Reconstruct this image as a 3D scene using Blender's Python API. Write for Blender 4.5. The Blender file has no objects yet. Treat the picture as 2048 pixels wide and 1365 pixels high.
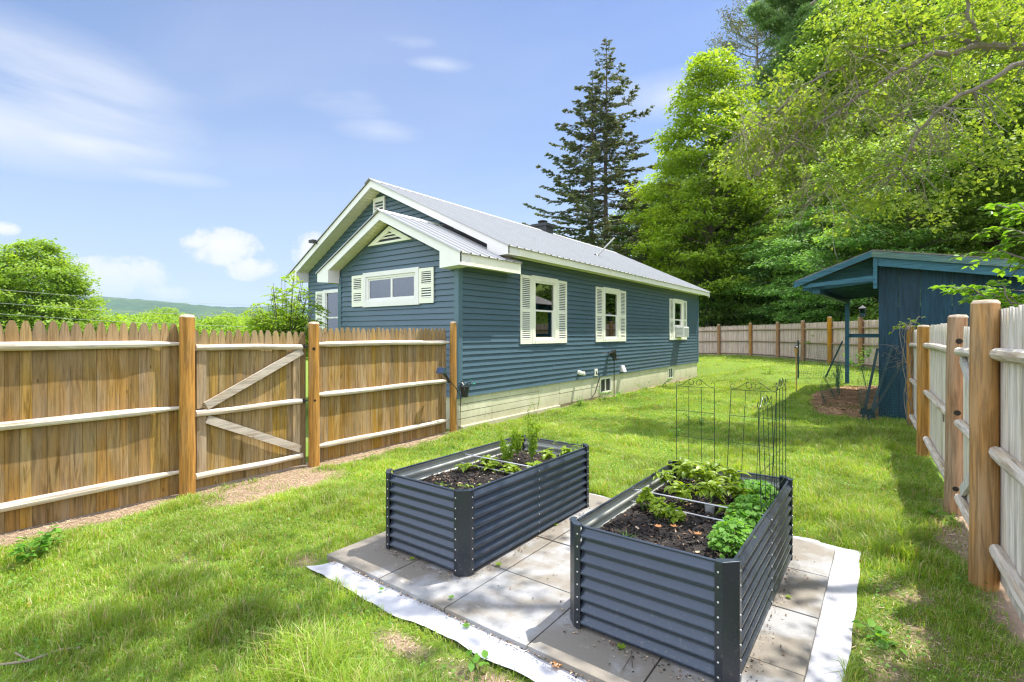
import bpy, math, random
import numpy as np
from mathutils import Vector, Matrix

# ------------------------------------------------------------------ camera, sky, sun, exposure
scene = bpy.context.scene
COL = scene.collection
CAM_H = 1.6
cam_data = bpy.data.cameras.new('camera')
cam_data.sensor_width = 36.0
cam_data.lens = 36.0 * 1000 / 2048
cam_data.shift_y = -14.5 / 2048
cam_data.clip_start = 0.05
cam_data.clip_end = 12000
cam = bpy.data.objects.new('camera', cam_data)
COL.objects.link(cam)
cam.location = (0, 0, CAM_H)
cam.rotation_euler = (math.radians(90), 0, math.atan2(0.6, 0.8))
scene.camera = cam

SUN_EL = math.radians(64)
SUN_AZ = math.atan2(0.47, 0.88)          # from +Y towards +X
sd = Vector((math.sin(SUN_AZ) * math.cos(SUN_EL), math.cos(SUN_AZ) * math.cos(SUN_EL), math.sin(SUN_EL)))
sun_data = bpy.data.lights.new('sun', 'SUN')
sun_data.energy = 4.4
sun_data.angle = math.radians(0.55)
sun_data.color = (1.0, 0.95, 0.86)
sun = bpy.data.objects.new('sun', sun_data)
COL.objects.link(sun)
sun.rotation_euler = (-sd).to_track_quat('-Z', 'Y').to_euler()

scene.view_settings.view_transform = 'Standard'
scene.view_settings.look = 'None'
scene.view_settings.gamma = 1
scene.view_settings.exposure = 1.04
scene.cycles.max_bounces = 7
scene.cycles.diffuse_bounces = 4
scene.cycles.glossy_bounces = 2
scene.cycles.transmission_bounces = 4
scene.cycles.transparent_max_bounces = 8
scene.cycles.volume_bounces = 0
scene.cycles.caustics_reflective = False
scene.cycles.caustics_refractive = False
scene.cycles.use_adaptive_sampling = True
scene.cycles.adaptive_threshold = 0.01
scene.cycles.use_denoising = True
scene.cycles.pixel_filter_type = 'BLACKMAN_HARRIS'
scene.cycles.filter_width = 1.25
scene.cycles.sample_clamp_indirect = 4.0

FW = Vector((-0.6, 0.8, 0)); RT = Vector((0.8, 0.6, 0))


class NT:
    """tiny node-graph helper"""
    def __init__(s, tree):
        s.t = tree
    def n(s, kind, **kw):
        nd = s.t.nodes.new(kind)
        for k, v in kw.items():
            if k.startswith('i_'):
                key = k[2:]
                key = int(key) if key.isdigit() else key.replace('_', ' ')
                if hasattr(v, 'is_output') or isinstance(v, bpy.types.NodeSocket):
                    s.t.links.new(v, nd.inputs[key])
                else:
                    nd.inputs[key].default_value = v
            else:
                setattr(nd, k, v)
        return nd
    def link(s, a, b):
        s.t.links.new(a, b)
    def math(s, op, a, b=None, clamp=False):
        nd = s.t.nodes.new('ShaderNodeMath'); nd.operation = op; nd.use_clamp = clamp
        for i, v in enumerate((a, b)):
            if v is None: continue
            if isinstance(v, bpy.types.NodeSocket): s.t.links.new(v, nd.inputs[i])
            else: nd.inputs[i].default_value = v
        return nd.outputs[0]
    def mix(s, fac, a, b, blend='MIX'):
        nd = s.t.nodes.new('ShaderNodeMix'); nd.data_type = 'RGBA'; nd.blend_type = blend
        for k, v in ((0, fac), (6, a), (7, b)):
            if isinstance(v, bpy.types.NodeSocket): s.t.links.new(v, nd.inputs[k])
            else:
                if k and len(v) == 3: v = (*v, 1)
                nd.inputs[k].default_value = v
        return nd.outputs[2]
    def ramp(s, fac, stops):
        nd = s.t.nodes.new('ShaderNodeValToRGB')
        el = nd.color_ramp.elements
        while len(el) > 1: el.remove(el[0])
        first = True
        for p, c in stops:
            if isinstance(c, (int, float)): c = (c, c, c)
            if first: e = el[0]; e.position = p; first = False
            else: e = el.new(p)
            e.color = (*c, 1)
        s.t.links.new(fac, nd.inputs[0])
        return nd.outputs[0]
    def noise(s, vec, scale, detail=4, rough=0.55, dist=0):
        nd = s.t.nodes.new('ShaderNodeTexNoise')
        nd.inputs['Scale'].default_value = scale; nd.inputs['Detail'].default_value = detail
        nd.inputs['Roughness'].default_value = rough; nd.inputs['Distortion'].default_value = dist
        if vec is not None: s.t.links.new(vec, nd.inputs['Vector'])
        return nd.outputs['Fac']
    def mapping(s, vec, scale=(1, 1, 1), loc=(0, 0, 0), rot=(0, 0, 0)):
        nd = s.t.nodes.new('ShaderNodeMapping')
        nd.inputs['Scale'].default_value = scale; nd.inputs['Location'].default_value = loc
        nd.inputs['Rotation'].default_value = rot
        s.t.links.new(vec, nd.inputs['Vector'])
        return nd.outputs[0]


world = bpy.data.worlds.new('World')
scene.world = world
world.use_nodes = True
world.node_tree.nodes.clear()
w = NT(world.node_tree)
sky = w.n('ShaderNodeTexSky', sky_type='NISHITA', sun_disc=False, sun_elevation=SUN_EL, sun_rotation=SUN_AZ,
          altitude=200, air_density=1.0, dust_density=0.6, ozone_density=1.6)
tc = w.n('ShaderNodeTexCoord')
vec = tc.outputs['Generated']
sep = w.n('ShaderNodeSeparateXYZ', i_0=vec)
zz = w.math('MAXIMUM', sep.outputs[2], 0.04)
# high thin cirrus: noise on a plane far above
pu = w.math('DIVIDE', sep.outputs[0], zz); pv = w.math('DIVIDE', sep.outputs[1], zz)
plane = w.n('ShaderNodeCombineXYZ', i_0=pu, i_1=pv).outputs[0]
cm = w.mapping(plane, scale=(0.30, 0.9, 1), rot=(0, 0, math.radians(38)))
c1 = w.noise(cm, 0.9, 5, 0.5, 0.5)
c2 = w.noise(w.mapping(plane, scale=(0.35, 0.45, 1), loc=(3.1, 1.4, 0)), 0.8, 2, 0.5)
cir = w.math('MULTIPLY', w.ramp(c1, [(0.46, 0), (0.80, 1)]), w.ramp(c2, [(0.40, 0), (0.62, 1)]))
cir = w.math('MULTIPLY', cir, 0.55)
def px_dir(px, py):
    return (FW + RT * ((px - 1024) / 1000) + Vector((0, 0, -(py - 668) / 1000))).normalized()
def blob(px, py, r, ax=1.0):
    """soft bank of cloud around one direction; wider than tall"""
    d = px_dir(px, py)
    diff = w.n('ShaderNodeVectorMath', operation='SUBTRACT'); w.link(nvec, diff.inputs[0]); diff.inputs[1].default_value = d
    sc_ = w.n('ShaderNodeVectorMath', operation='MULTIPLY'); w.link(diff.outputs[0], sc_.inputs[0]); sc_.inputs[1].default_value = (1, 1, ax)
    ln = w.n('ShaderNodeVectorMath', operation='LENGTH'); w.link(sc_.outputs[0], ln.inputs[0])
    return w.math('SUBTRACT', 1.0, w.math('DIVIDE', ln.outputs['Value'], r), clamp=True)
nvec = w.n('ShaderNodeVectorMath', operation='NORMALIZE', i_0=vec).outputs[0]
wisp = None
for (a, b, r, ax) in [(60, 190, 0.27, 2.6), (190, 290, 0.15, 4.5), (880, 128, 0.075, 5), (690, 205, 0.12, 4), (760, 262, 0.10, 4), (800, 80, 0.08, 5), (330, 350, 0.10, 6), (1340, 190, 0.15, 3.5)]:
    q = blob(a, b, r, ax)
    q = w.math('MULTIPLY', q, 1.35 if a < 200 else 0.75)
    wisp = q if wisp is None else w.math('MAXIMUM', wisp, q)
wn = w.noise(w.mapping(nvec, scale=(1, 1, 3.6), rot=(0.0, -0.06, 0)), 3.6, 8, 0.55, 0.3)
wisp = w.math('MULTIPLY', w.math('POWER', wisp, 0.8), w.ramp(wn, [(0.25, 0), (0.70, 1)]))
cir = w.math('MAXIMUM', w.math('MULTIPLY', cir, 0.55), wisp)
# cumulus banks near the horizon
cu = None
for (a, b, r, ax) in [(215, 560, 0.075, 1.7), (275, 550, 0.055, 1.5), (450, 500, 0.075, 1.6), (390, 485, 0.04, 2.2), (500, 535, 0.06, 2.0), (625, 505, 0.045, 1.0), (5, 457, 0.025, 2.0), (170, 585, 0.05, 2), (330, 585, 0.045, 3)]:
    q = blob(a, b, r, ax)
    cu = q if cu is None else w.math('MAXIMUM', cu, q)
cn = w.noise(nvec, 17, 9, 0.66, 0.15)
cub = w.ramp(cu, [(0.0, 0), (0.22, 1)])
cu = w.math('MULTIPLY', cub, w.math('ADD', w.math('MULTIPLY', cu, 0.8), w.math('MULTIPLY', w.math('SUBTRACT', cn, 0.47), 2.1)))
cu = w.ramp(cu, [(0.20, 0), (0.52, 0.8), (0.9, 1)])
cu = w.math('MULTIPLY', cu, w.ramp(sep.outputs[2], [(0.035, 0), (0.12, 1)]))
skyc = w.mix(1.0, sky.outputs[0], (0.47, 0.60, 0.84), 'MULTIPLY')
band = w.ramp(sep.outputs[2], [(0.0, 0.97), (0.16, 0.74), (0.36, 0.34), (0.62, 0.06)])
skyc = w.mix(band, skyc, (2.9, 3.6, 4.5))
skyc = w.mix(w.math('MULTIPLY', cir, 1.0, clamp=True), skyc, (4.1, 4.3, 4.75))
skyc = w.mix(cu, skyc, (4.5, 4.55, 4.75))
# unseen bright cloud added behind the camera and overhead as fill light
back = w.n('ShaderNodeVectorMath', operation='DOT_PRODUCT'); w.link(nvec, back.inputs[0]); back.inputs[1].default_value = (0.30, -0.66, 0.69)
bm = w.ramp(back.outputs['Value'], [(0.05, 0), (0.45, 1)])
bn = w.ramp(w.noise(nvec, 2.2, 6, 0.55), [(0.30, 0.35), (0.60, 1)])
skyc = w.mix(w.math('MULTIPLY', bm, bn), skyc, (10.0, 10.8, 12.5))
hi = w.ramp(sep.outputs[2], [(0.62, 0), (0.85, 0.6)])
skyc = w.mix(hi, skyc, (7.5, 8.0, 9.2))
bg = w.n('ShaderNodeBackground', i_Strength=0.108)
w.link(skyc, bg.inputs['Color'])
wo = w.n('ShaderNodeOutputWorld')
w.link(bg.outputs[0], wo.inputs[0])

# ------------------------------------------------------------------ helpers
def S(t):
    t = np.clip(t, 0, 1)
    return t * t * (3 - 2 * t)

BF = np.array([(-14.5, 31.6), (-12.2, 31.2), (-10.0, 30.9), (-7.8, 30.6), (-5.9, 29.7), (-4.3, 28.0), (-2.95, 25.9), (-1.76, 23.7),
               (-0.68, 22.0), (0.25, 19.9), (0.9, 17.6)])
def back_y(x):
    return np.interp(x, BF[:, 0], BF[:, 1], left=31.6, right=17.6)

def gz(x, y):
    x = np.asarray(x, float); y = np.asarray(y, float)
    base = 0.38 * S((y - 11.5) / 8) * np.maximum(S((x + 5.8) / 2.5), S((y - 19) / 4)) * S((x + 40) / 20)
    up = np.maximum(0, y - back_y(x) - 1.0) * 0.30
    up = np.maximum(up, np.maximum(0, x - 5.0) * 0.22) * S((x + 34) / 22)
    up = np.minimum(up, 16) 
    left = np.clip(-(x + 7), 0, 240)
    return base + up - 0.035 * left
def gzf(x, y):
    return float(gz(x, y))

_rng0 = np.random.RandomState(5)
_lat = _rng0.rand(256, 256)
def vnoise(x, y, s):
    x = np.asarray(x, float) * s + 71.3; y = np.asarray(y, float) * s + 33.7
    xi = np.floor(x).astype(int); yi = np.floor(y).astype(int)
    fx = x - xi; fy = y - yi
    fx = fx * fx * (3 - 2 * fx); fy = fy * fy * (3 - 2 * fy)
    a = _lat[xi % 256, yi % 256]; b = _lat[(xi + 1) % 256, yi % 256]
    c = _lat[xi % 256, (yi + 1) % 256]; d = _lat[(xi + 1) % 256, (yi + 1) % 256]
    return (a * (1 - fx) + b * fx) * (1 - fy) + (c * (1 - fx) + d * fx) * fy
def fnoise(x, y, s):
    return (vnoise(x, y, s) * 0.5 + vnoise(x, y, s * 2.1) * 0.3 + vnoise(x, y, s * 4.3) * 0.2)

def tag(o, label=None, cat=None, group=None, kind=None):
    if label: o['label'] = label
    if cat: o['category'] = cat
    if group: o['group'] = group
    if kind: o['kind'] = kind
    return o

def thing(name, loc, label, cat, group=None, rz=0):
    o = bpy.data.objects.new(name, None)
    COL.objects.link(o)
    o.empty_display_size = 0.2
    o.location = loc; o.rotation_euler = (0, 0, rz)
    return tag(o, label, cat, group)

def copy_tree(o, parent=None):
    c = o.copy(); COL.objects.link(c)
    if parent is not None: c.parent = parent
    for ch in list(o.children):
        copy_tree(ch, c)
    return c

def origin_of(parent):
    v = Vector((0, 0, 0))
    p = parent
    while p is not None:
        v += Vector(p.location); p = p.parent
    return v

class MB:
    def __init__(s):
        s.v = []; s.f = []; s.m = []; s.mi = 0
    def poly(s, pts, idx=None):
        b = len(s.v); s.v += [tuple(p) for p in pts]
        s.f.append(tuple(range(b, b + len(pts)))); s.m.append(s.mi)
    def mesh(s, pts, faces):
        b = len(s.v); s.v += [tuple(p) for p in pts]
        for f in faces:
            s.f.append(tuple(b + i for i in f)); s.m.append(s.mi)
    def box(s, x0, x1, y0, y1, z0, z1):
        p = [(x0, y0, z0), (x1, y0, z0), (x1, y1, z0), (x0, y1, z0), (x0, y0, z1), (x1, y0, z1), (x1, y1, z1), (x0, y1, z1)]
        s.mesh(p, [(0, 3, 2, 1), (4, 5, 6, 7), (0, 1, 5, 4), (1, 2, 6, 5), (2, 3, 7, 6), (3, 0, 4, 7)])
    def obox(s, c, ax, ay, az):
        """box from centre and three half-axis vectors"""
        c = Vector(c); ax = Vector(ax); ay = Vector(ay); az = Vector(az)
        p = [c + ax * i + ay * j + az * k for (i, j, k) in ((-1, -1, -1), (1, -1, -1), (1, 1, -1), (-1, 1, -1), (-1, -1, 1), (1, -1, 1), (1, 1, 1), (-1, 1, 1))]
        s.mesh(p, [(0, 3, 2, 1), (4, 5, 6, 7), (0, 1, 5, 4), (1, 2, 6, 5), (2, 3, 7, 6), (3, 0, 4, 7)])
    def beam(s, a, b, wdt, thk, up=(0, 0, 1)):
        a = Vector(a); b = Vector(b); d = (b - a); L = d.length; d.normalize()
        side = d.cross(Vector(up)); side.normalize(); u = side.cross(d)
        s.obox((a + b) / 2, d * L / 2, side * thk / 2, u * wdt / 2)
    def prism(s, poly, axis, a, b):
        """extrude a 2-D polygon: axis 'y' -> poly is (x,z); 'x' -> (y,z); 'z' -> (x,y)"""
        def P(q, t):
            return (q[0], t, q[1]) if axis == 'y' else ((t, q[0], q[1]) if axis == 'x' else (q[0], q[1], t))
        n = len(poly)
        pts = [P(q, a) for q in poly] + [P(q, b) for q in poly]
        fs = [tuple(range(n))[::-1], tuple(range(n, 2 * n))]
        fs += [(i, (i + 1) % n, n + (i + 1) % n, n + i) for i in range(n)]
        s.mesh(pts, fs)
    def tube(s, pts, rad, n=8, caps=True):
        pts = [Vector(p) for p in pts]
        if not hasattr(rad, '__len__'): rad = [rad] * len(pts)
        rings = []
        ref = None
        for i, p in enumerate(pts):
            d = (pts[min(i + 1, len(pts) - 1)] - pts[max(i - 1, 0)])
            if d.length < 1e-9: d = Vector((0, 0, 1))
            d.normalize()
            if ref is None:
                ref = Vector((0, 0, 1)) if abs(d.z) < 0.9 else Vector((1, 0, 0))
            a = d.cross(ref)
            if a.length < 1e-4: a = d.cross(Vector((0.3, 1, 0.2)))
            a.normalize(); b = a.cross(d); ref = b
            rings.append([p + (a * math.cos(2 * math.pi * k / n) + b * math.sin(2 * math.pi * k / n)) * rad[i] for k in range(n)])
        flat = [q for r in rings for q in r]
        fs = []
        for i in range(len(pts) - 1):
            for k in range(n):
                fs.append((i * n + k, i * n + (k + 1) % n, (i + 1) * n + (k + 1) % n, (i + 1) * n + k))
        if caps:
            fs.append(tuple(range(n))[::-1]); fs.append(tuple(range((len(pts) - 1) * n, len(pts) * n)))
        s.mesh(flat, fs)
    def lathe(s, prof, c=(0, 0, 0), n=16):
        """prof: list of (r, z)"""
        s.tube([(c[0], c[1], c[2] + z) for r, z in prof], [max(r, 1e-4) for r, z in prof], n)
    def build(s, name, mats, parent=None, smooth=False, bevel=0, angle=0.6):
        if not isinstance(mats, (list, tuple)): mats = [mats]
        o0 = origin_of(parent)
        me = bpy.data.meshes.new(name)
        me.from_pydata([(p[0] - o0.x, p[1] - o0.y, p[2] - o0.z) for p in s.v], [], s.f)
        for m in mats: me.materials.append(m)
        if len(mats) > 1: me.polygons.foreach_set('material_index', s.m)
        if smooth:
            me.polygons.foreach_set('use_smooth', [True] * len(s.f))
            try: me.set_sharp_from_angle(angle=angle)
            except Exception: pass
        me.update()
        o = bpy.data.objects.new(name, me)
        COL.objects.link(o)
        if parent is not None: o.parent = parent
        if bevel:
            bv = o.modifiers.new('bevel', 'BEVEL'); bv.width = bevel; bv.segments = 2; bv.limit_method = 'ANGLE'; bv.angle_limit = 0.6
        return o

def fast_mesh(name, V, F, mats, parent=None, mat_index=None, smooth=False):
    """V (N,3) float, F (M,k) int"""
    if not isinstance(mats, (list, tuple)): mats = [mats]
    V = np.ascontiguousarray(V, dtype=np.float32); F = np.ascontiguousarray(F, dtype=np.int32)
    o0 = origin_of(parent)
    V = V - np.array([o0.x, o0.y, o0.z], dtype=np.float32)
    me = bpy.data.meshes.new(name)
    me.vertices.add(len(V)); me.vertices.foreach_set('co', V.ravel())
    M, k = F.shape
    me.loops.add(M * k); me.loops.foreach_set('vertex_index', F.ravel())
    me.polygons.add(M)
    me.polygons.foreach_set('loop_start', np.arange(0, M * k, k, dtype=np.int32))
    me.polygons.foreach_set('loop_total', np.full(M, k, dtype=np.int32))
    for m in mats: me.materials.append(m)
    if mat_index is not None: me.polygons.foreach_set('material_index', np.asarray(mat_index, dtype=np.int32))
    if smooth: me.polygons.foreach_set('use_smooth', np.ones(M, dtype=bool))
    me.update(calc_edges=True)
    o = bpy.data.objects.new(name, me)
    COL.objects.link(o)
    if parent is not None: o.parent = parent
    return o

# ------------------------------------------------------------------ materials
def new_mat(name):
    m = bpy.data.materials.new(name); m.use_nodes = True
    m.node_tree.nodes.clear()
    t = NT(m.node_tree)
    out = t.n('ShaderNodeOutputMaterial')
    return m, t, out

def simple(name, col, rough=0.6, metal=0.0, var=0.12, scale=6, bump=0.0, bscale=60, spec=0.5, stretch=(1, 1, 1)):
    m, t, out = new_mat(name)
    tc = t.n('ShaderNodeTexCoord')
    v = t.mapping(tc.outputs['Object'], scale=stretch)
    nz = t.noise(v, scale, 5, 0.6)
    dark = tuple(c * (1 - var) for c in col); lite = tuple(min(1, c * (1 + var)) for c in col)
    c = t.mix(t.ramp(nz, [(0.3, 0), (0.7, 1)]), dark, lite)
    p = t.n('ShaderNodeBsdfPrincipled', i_Roughness=rough, i_Metallic=metal)
    p.inputs['Specular IOR Level'].default_value = spec
    t.link(c, p.inputs['Base Color'])
    if bump:
        b = t.n('ShaderNodeBump', i_Strength=bump, i_Distance=0.01)
        t.link(t.noise(v, bscale, 4, 0.6), b.inputs['Height']); t.link(b.outputs[0], p.inputs['Normal'])
    t.link(p.outputs[0], out.inputs[0])
    return m

def wood(name, base, grey, greyness=0.4, stain=0.35, knots=True, axis='z', rough=0.8, island=0.35, top_grey=None, dark=None):
    """weathered softwood; grain runs along axis"""
    m, t, out = new_mat(name)
    tc = t.n('ShaderNodeTexCoord')
    geo = t.n('ShaderNodeNewGeometry')
    rnd = geo.outputs['Random Per Island']
    off = t.n('ShaderNodeCombineXYZ', i_0=t.math('MULTIPLY', rnd, 37.0), i_1=t.math('MULTIPLY', rnd, 91.0), i_2=t.math('MULTIPLY', rnd, 53.0))
    ad = t.n('ShaderNodeVectorMath', operation='ADD'); t.link(tc.outputs['Object'], ad.inputs[0]); t.link(off.outputs[0], ad.inputs[1])
    sc = {'z': (1, 1, 0.06), 'y': (1, 0.06, 1), 'x': (0.06, 1, 1)}[axis]
    v = t.mapping(ad.outputs[0], scale=sc)
    g1 = t.noise(v, 42, 6, 0.62, 0.8)
    g2 = t.noise(t.mapping(ad.outputs[0], scale=tuple(a * 0.9 + 0.04 for a in sc)), 9, 4, 0.6, 0.4)
    big = t.noise(ad.outputs[0], 2.2, 4, 0.6)
    c = t.mix(t.ramp(g1, [(0.36, 1), (0.60, 0)]), base, tuple(b * 0.52 for b in (dark or base)))
    gfac = t.ramp(t.math('ADD', t.math('MULTIPLY', g2, 0.7), t.math('MULTIPLY', big, 0.45)), [(0.62 - greyness * 0.3, 0), (0.80 - greyness * 0.25, 1)])
    gfac = t.math('MULTIPLY', gfac, min(1, 0.35 + greyness))
    if top_grey is not None:
        sp = t.n('ShaderNodeSeparateXYZ', i_0=tc.outputs['Object'])
        hgt = t.math('ADD', sp.outputs[2], t.math('MULTIPLY', t.math('SUBTRACT', big, 0.5), 0.9))
        tg = t.math('MULTIPLY', t.ramp(t.math('DIVIDE', hgt, 2.0), [(top_grey / 2 - 0.2, 0), (top_grey / 2 + 0.12, 1)]), 0.85)
        gfac = t.math('MAXIMUM', gfac, tg)
    gg = t.mix(t.ramp(g1, [(0.35, 1), (0.55, 0)]), grey, tuple(a * 0.62 for a in grey))
    c = t.mix(gfac, c, gg)
    # dark drip stains
    st = t.ramp(t.noise(t.mapping(ad.outputs[0], scale=tuple(a * 1.0 for a in sc)), 18, 5, 0.7, 1.5), [(0.56, 0), (0.68, 1)])
    c = t.mix(t.math('MULTIPLY', st, stain), c, tuple(b * 0.30 for b in (dark or base)))
    if knots:
        vo = t.n('ShaderNodeTexVoronoi', i_Scale=5.5, feature='F1')
        t.link(t.mapping(ad.outputs[0], scale=(1.5, 1.5, 0.55) if axis == 'z' else (1, 1, 1)), vo.inputs['Vector'])
        kn = t.ramp(vo.outputs['Distance'], [(0.045, 1), (0.085, 0)])
        c = t.mix(t.math('MULTIPLY', kn, 0.75), c, tuple(b * 0.25 for b in base))
    # board to board
    hs = t.n('ShaderNodeHueSaturation', i_Saturation=1.0)
    t.link(t.math('ADD', 1 - island / 2, t.math('MULTIPLY', rnd, island)), hs.inputs['Value'])
    t.link(c, hs.inputs['Color'])
    t.link(t.math('ADD', 0.495, t.math('MULTIPLY', t.math('FRACT', t.math('MULTIPLY', rnd, 7.31)), 0.010)), hs.inputs['Hue'])
    t.link(t.math('ADD', 0.98, t.math('MULTIPLY', t.math('FRACT', t.math('MULTIPLY', rnd, 3.7)), 0.22)), hs.inputs['Saturation'])
    p = t.n('ShaderNodeBsdfPrincipled', i_Roughness=rough)
    p.inputs['Specular IOR Level'].default_value = 0.25
    t.link(hs.outputs[0], p.inputs['Base Color'])
    b = t.n('ShaderNodeBump', i_Strength=0.5, i_Distance=0.006)
    t.link(g1, b.inputs['Height']); t.link(b.outputs[0], p.inputs['Normal'])
    t.link(p.outputs[0], out.inputs[0])
    return m

def leafmat(name, c0, c1, trans=0.45, tcol=None, rough=0.5, spec=0.3, patch=0.0, patch_scale=0.6, dry=None, dryf=0.0):
    """leaf: diffuse + gloss + light passing through; colour differs leaf by leaf"""
    m, t, out = new_mat(name)
    geo = t.n('ShaderNodeNewGeometry')
    r = geo.outputs['Random Per Island']
    c = t.mix(r, c0, c1)
    if dry is not None:
        c = t.mix(t.ramp(r, [(1 - dryf - 0.01, 0), (1 - dryf, 1)]), c, dry)
    if patch:
        tc = t.n('ShaderNodeTexCoord')
        n = t.ramp(t.noise(tc.outputs['Object'], patch_scale, 3, 0.6), [(0.35, 0), (0.65, 1)])
        hs = t.n('ShaderNodeHueSaturation')
        t.link(t.math('ADD', 1 - patch, t.math('MULTIPLY', n, 2 * patch)), hs.inputs['Value'])
        t.link(t.math('ADD', 0.5 - 0.02 * patch, t.math('MULTIPLY', n, -0.03 * patch)), hs.inputs['Hue'])
        t.link(c, hs.inputs['Color']); c = hs.outputs[0]
    p = t.n('ShaderNodeBsdfPrincipled', i_Roughness=rough)
    p.inputs['Specular IOR Level'].default_value = spec
    t.link(c, p.inputs['Base Color'])
    tr = t.n('ShaderNodeBsdfTranslucent')
    tint = tcol or (1.5, 1.35, 0.45)
    t.link(t.mix(1.0, c, tint, 'MULTIPLY'), tr.inputs['Color'])
    mx = t.n('ShaderNodeMixShader', i_0=trans)
    t.link(p.outputs[0], mx.inputs[1]); t.link(tr.outputs[0], mx.inputs[2])
    t.link(mx.outputs[0], out.inputs[0])
    return m

M = {}
M['board_left'] = wood('orange brown boards', (0.335, 0.205, 0.078), (0.33, 0.25, 0.155), 0.42, 0.8, top_grey=1.50, island=0.42)
M['board_gate'] = wood('yellow brown gate boards', (0.34, 0.225, 0.090), (0.33, 0.26, 0.165), 0.42, 0.95, top_grey=1.5)
M['board_back'] = wood('pinkish weathered boards', (0.52, 0.38, 0.27), (0.60, 0.48, 0.40), 0.75, 0.35, knots=False)
M['board_right'] = wood('silvery weathered boards', (0.68, 0.57, 0.40), (0.80, 0.74, 0.66), 0.8, 0.28, knots=False)
M['rail_y'] = wood('peeled pole rail', (0.52, 0.40, 0.27), (0.66, 0.60, 0.53), 0.75, 0.2, axis='y', knots=False, island=0.15)
M['rail_brown'] = wood('brown pole rail', (0.36, 0.24, 0.15), (0.42, 0.33, 0.26), 0.6, 0.2, axis='x', knots=False, island=0.15)
M['brace'] = wood('grey brace board', (0.42, 0.33, 0.23), (0.50, 0.44, 0.37), 0.8, 0.3, axis='y', island=0.1)
M['brace_white'] = wood('pale brace board', (0.55, 0.5, 0.43), (0.66, 0.63, 0.6), 0.9, 0.3, axis='z', island=0.1)
M['stile'] = wood('tan stile board', (0.42, 0.30, 0.165), (0.40, 0.33, 0.24), 0.45, 0.5, island=0.1)
M['post'] = wood('orange round post', (0.50, 0.26, 0.075), (0.42, 0.29, 0.16), 0.22, 0.35, island=0.1)
M['post_pale'] = wood('pale brown round post', (0.46, 0.255, 0.105), (0.42, 0.31, 0.20), 0.30, 0.5, island=0.1)
M['post_grey'] = wood('grey brown round post', (0.38, 0.22, 0.12), (0.36, 0.27, 0.19), 0.45, 0.4, island=0.1)
M['post_top'] = simple('weathered post end', (0.58, 0.45, 0.33), 0.9, var=0.3, scale=30)
M['hole'] = simple('dark bored hole', (0.02, 0.015, 0.01), 0.9)

def siding_mat():
    m, t, out = new_mat('blue vinyl siding')
    tc = t.n('ShaderNodeTexCoord')
    n = t.noise(tc.outputs['Object'], 1.3, 4, 0.6)
    g = t.noise(t.mapping(tc.outputs['Object'], scale=(3, 3, 40)), 2, 4, 0.7)
    c = t.mix(n, (0.060, 0.108, 0.145), (0.080, 0.135, 0.176))
    sp = t.n('ShaderNodeSeparateXYZ', i_0=tc.outputs['Object'])
    low = t.math('MULTIPLY', t.ramp(sp.outputs[2], [(0.35, 1), (1.0, 0)]), t.ramp(g, [(0.45, 0), (0.75, 0.35)]))
    c = t.mix(low, c, (0.13, 0.13, 0.10))
    p = t.n('ShaderNodeBsdfPrincipled', i_Roughness=0.42)
    p.inputs['Specular IOR Level'].default_value = 0.5
    t.link(c, p.inputs['Base Color'])
    b = t.n('ShaderNodeBump', i_Strength=0.12, i_Distance=0.004)
    t.link(t.noise(t.mapping(tc.outputs['Object'], scale=(1, 1, 6)), 3, 3, 0.5), b.inputs['Height']); t.link(b.outputs[0], p.inputs['Normal'])
    t.link(p.outputs[0], out.inputs[0])
    return m
M['siding'] = siding_mat()
M['trim_blue'] = simple('blue corner trim', (0.085, 0.15, 0.19), 0.4, var=0.06)
M['white'] = simple('white trim', (0.78, 0.77, 0.74), 0.45, var=0.04, scale=2)
M['cream'] = simple('bounce tinted white trim', (0.83, 0.83, 0.70), 0.45, var=0.05, scale=3)  # yellow of bounced light is mixed into this trim colour
M['soffit'] = simple('bounce tinted soffit', (0.86, 0.83, 0.58), 0.5, var=0.05)  # white soffit with the yellow bounce light put into its colour
M['black'] = simple('black plastic', (0.02, 0.02, 0.022), 0.4)
M['dark_metal'] = simple('dark painted metal', (0.035, 0.037, 0.042), 0.45, 0.3)
M['grey_plastic'] = simple('grey plastic', (0.33, 0.34, 0.33), 0.5)
M['green_plastic'] = simple('green plastic', (0.01, 0.28, 0.14), 0.3)
M['interior'] = simple('dim room wall', (0.10, 0.10, 0.10), 0.9)
M['curtain'] = simple('pale curtain', (0.80, 0.81, 0.85), 0.9, var=0.15, scale=9, stretch=(6, 6, 1))

def roof_metal():
    m, t, out = new_mat('ribbed roof metal')
    tc = t.n('ShaderNodeTexCoord')
    n = t.noise(t.mapping(tc.outputs['Object'], scale=(0.5, 2, 1)), 2.5, 5, 0.65)
    c = t.mix(n, (0.34, 0.342, 0.34), (0.44, 0.442, 0.435))
    p = t.n('ShaderNodeBsdfPrincipled', i_Roughness=0.42, i_Metallic=0.25)
    t.link(c, p.inputs['Base Color']); t.link(p.outputs[0], out.inputs[0])
    return m
M['roof'] = roof_metal()

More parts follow.
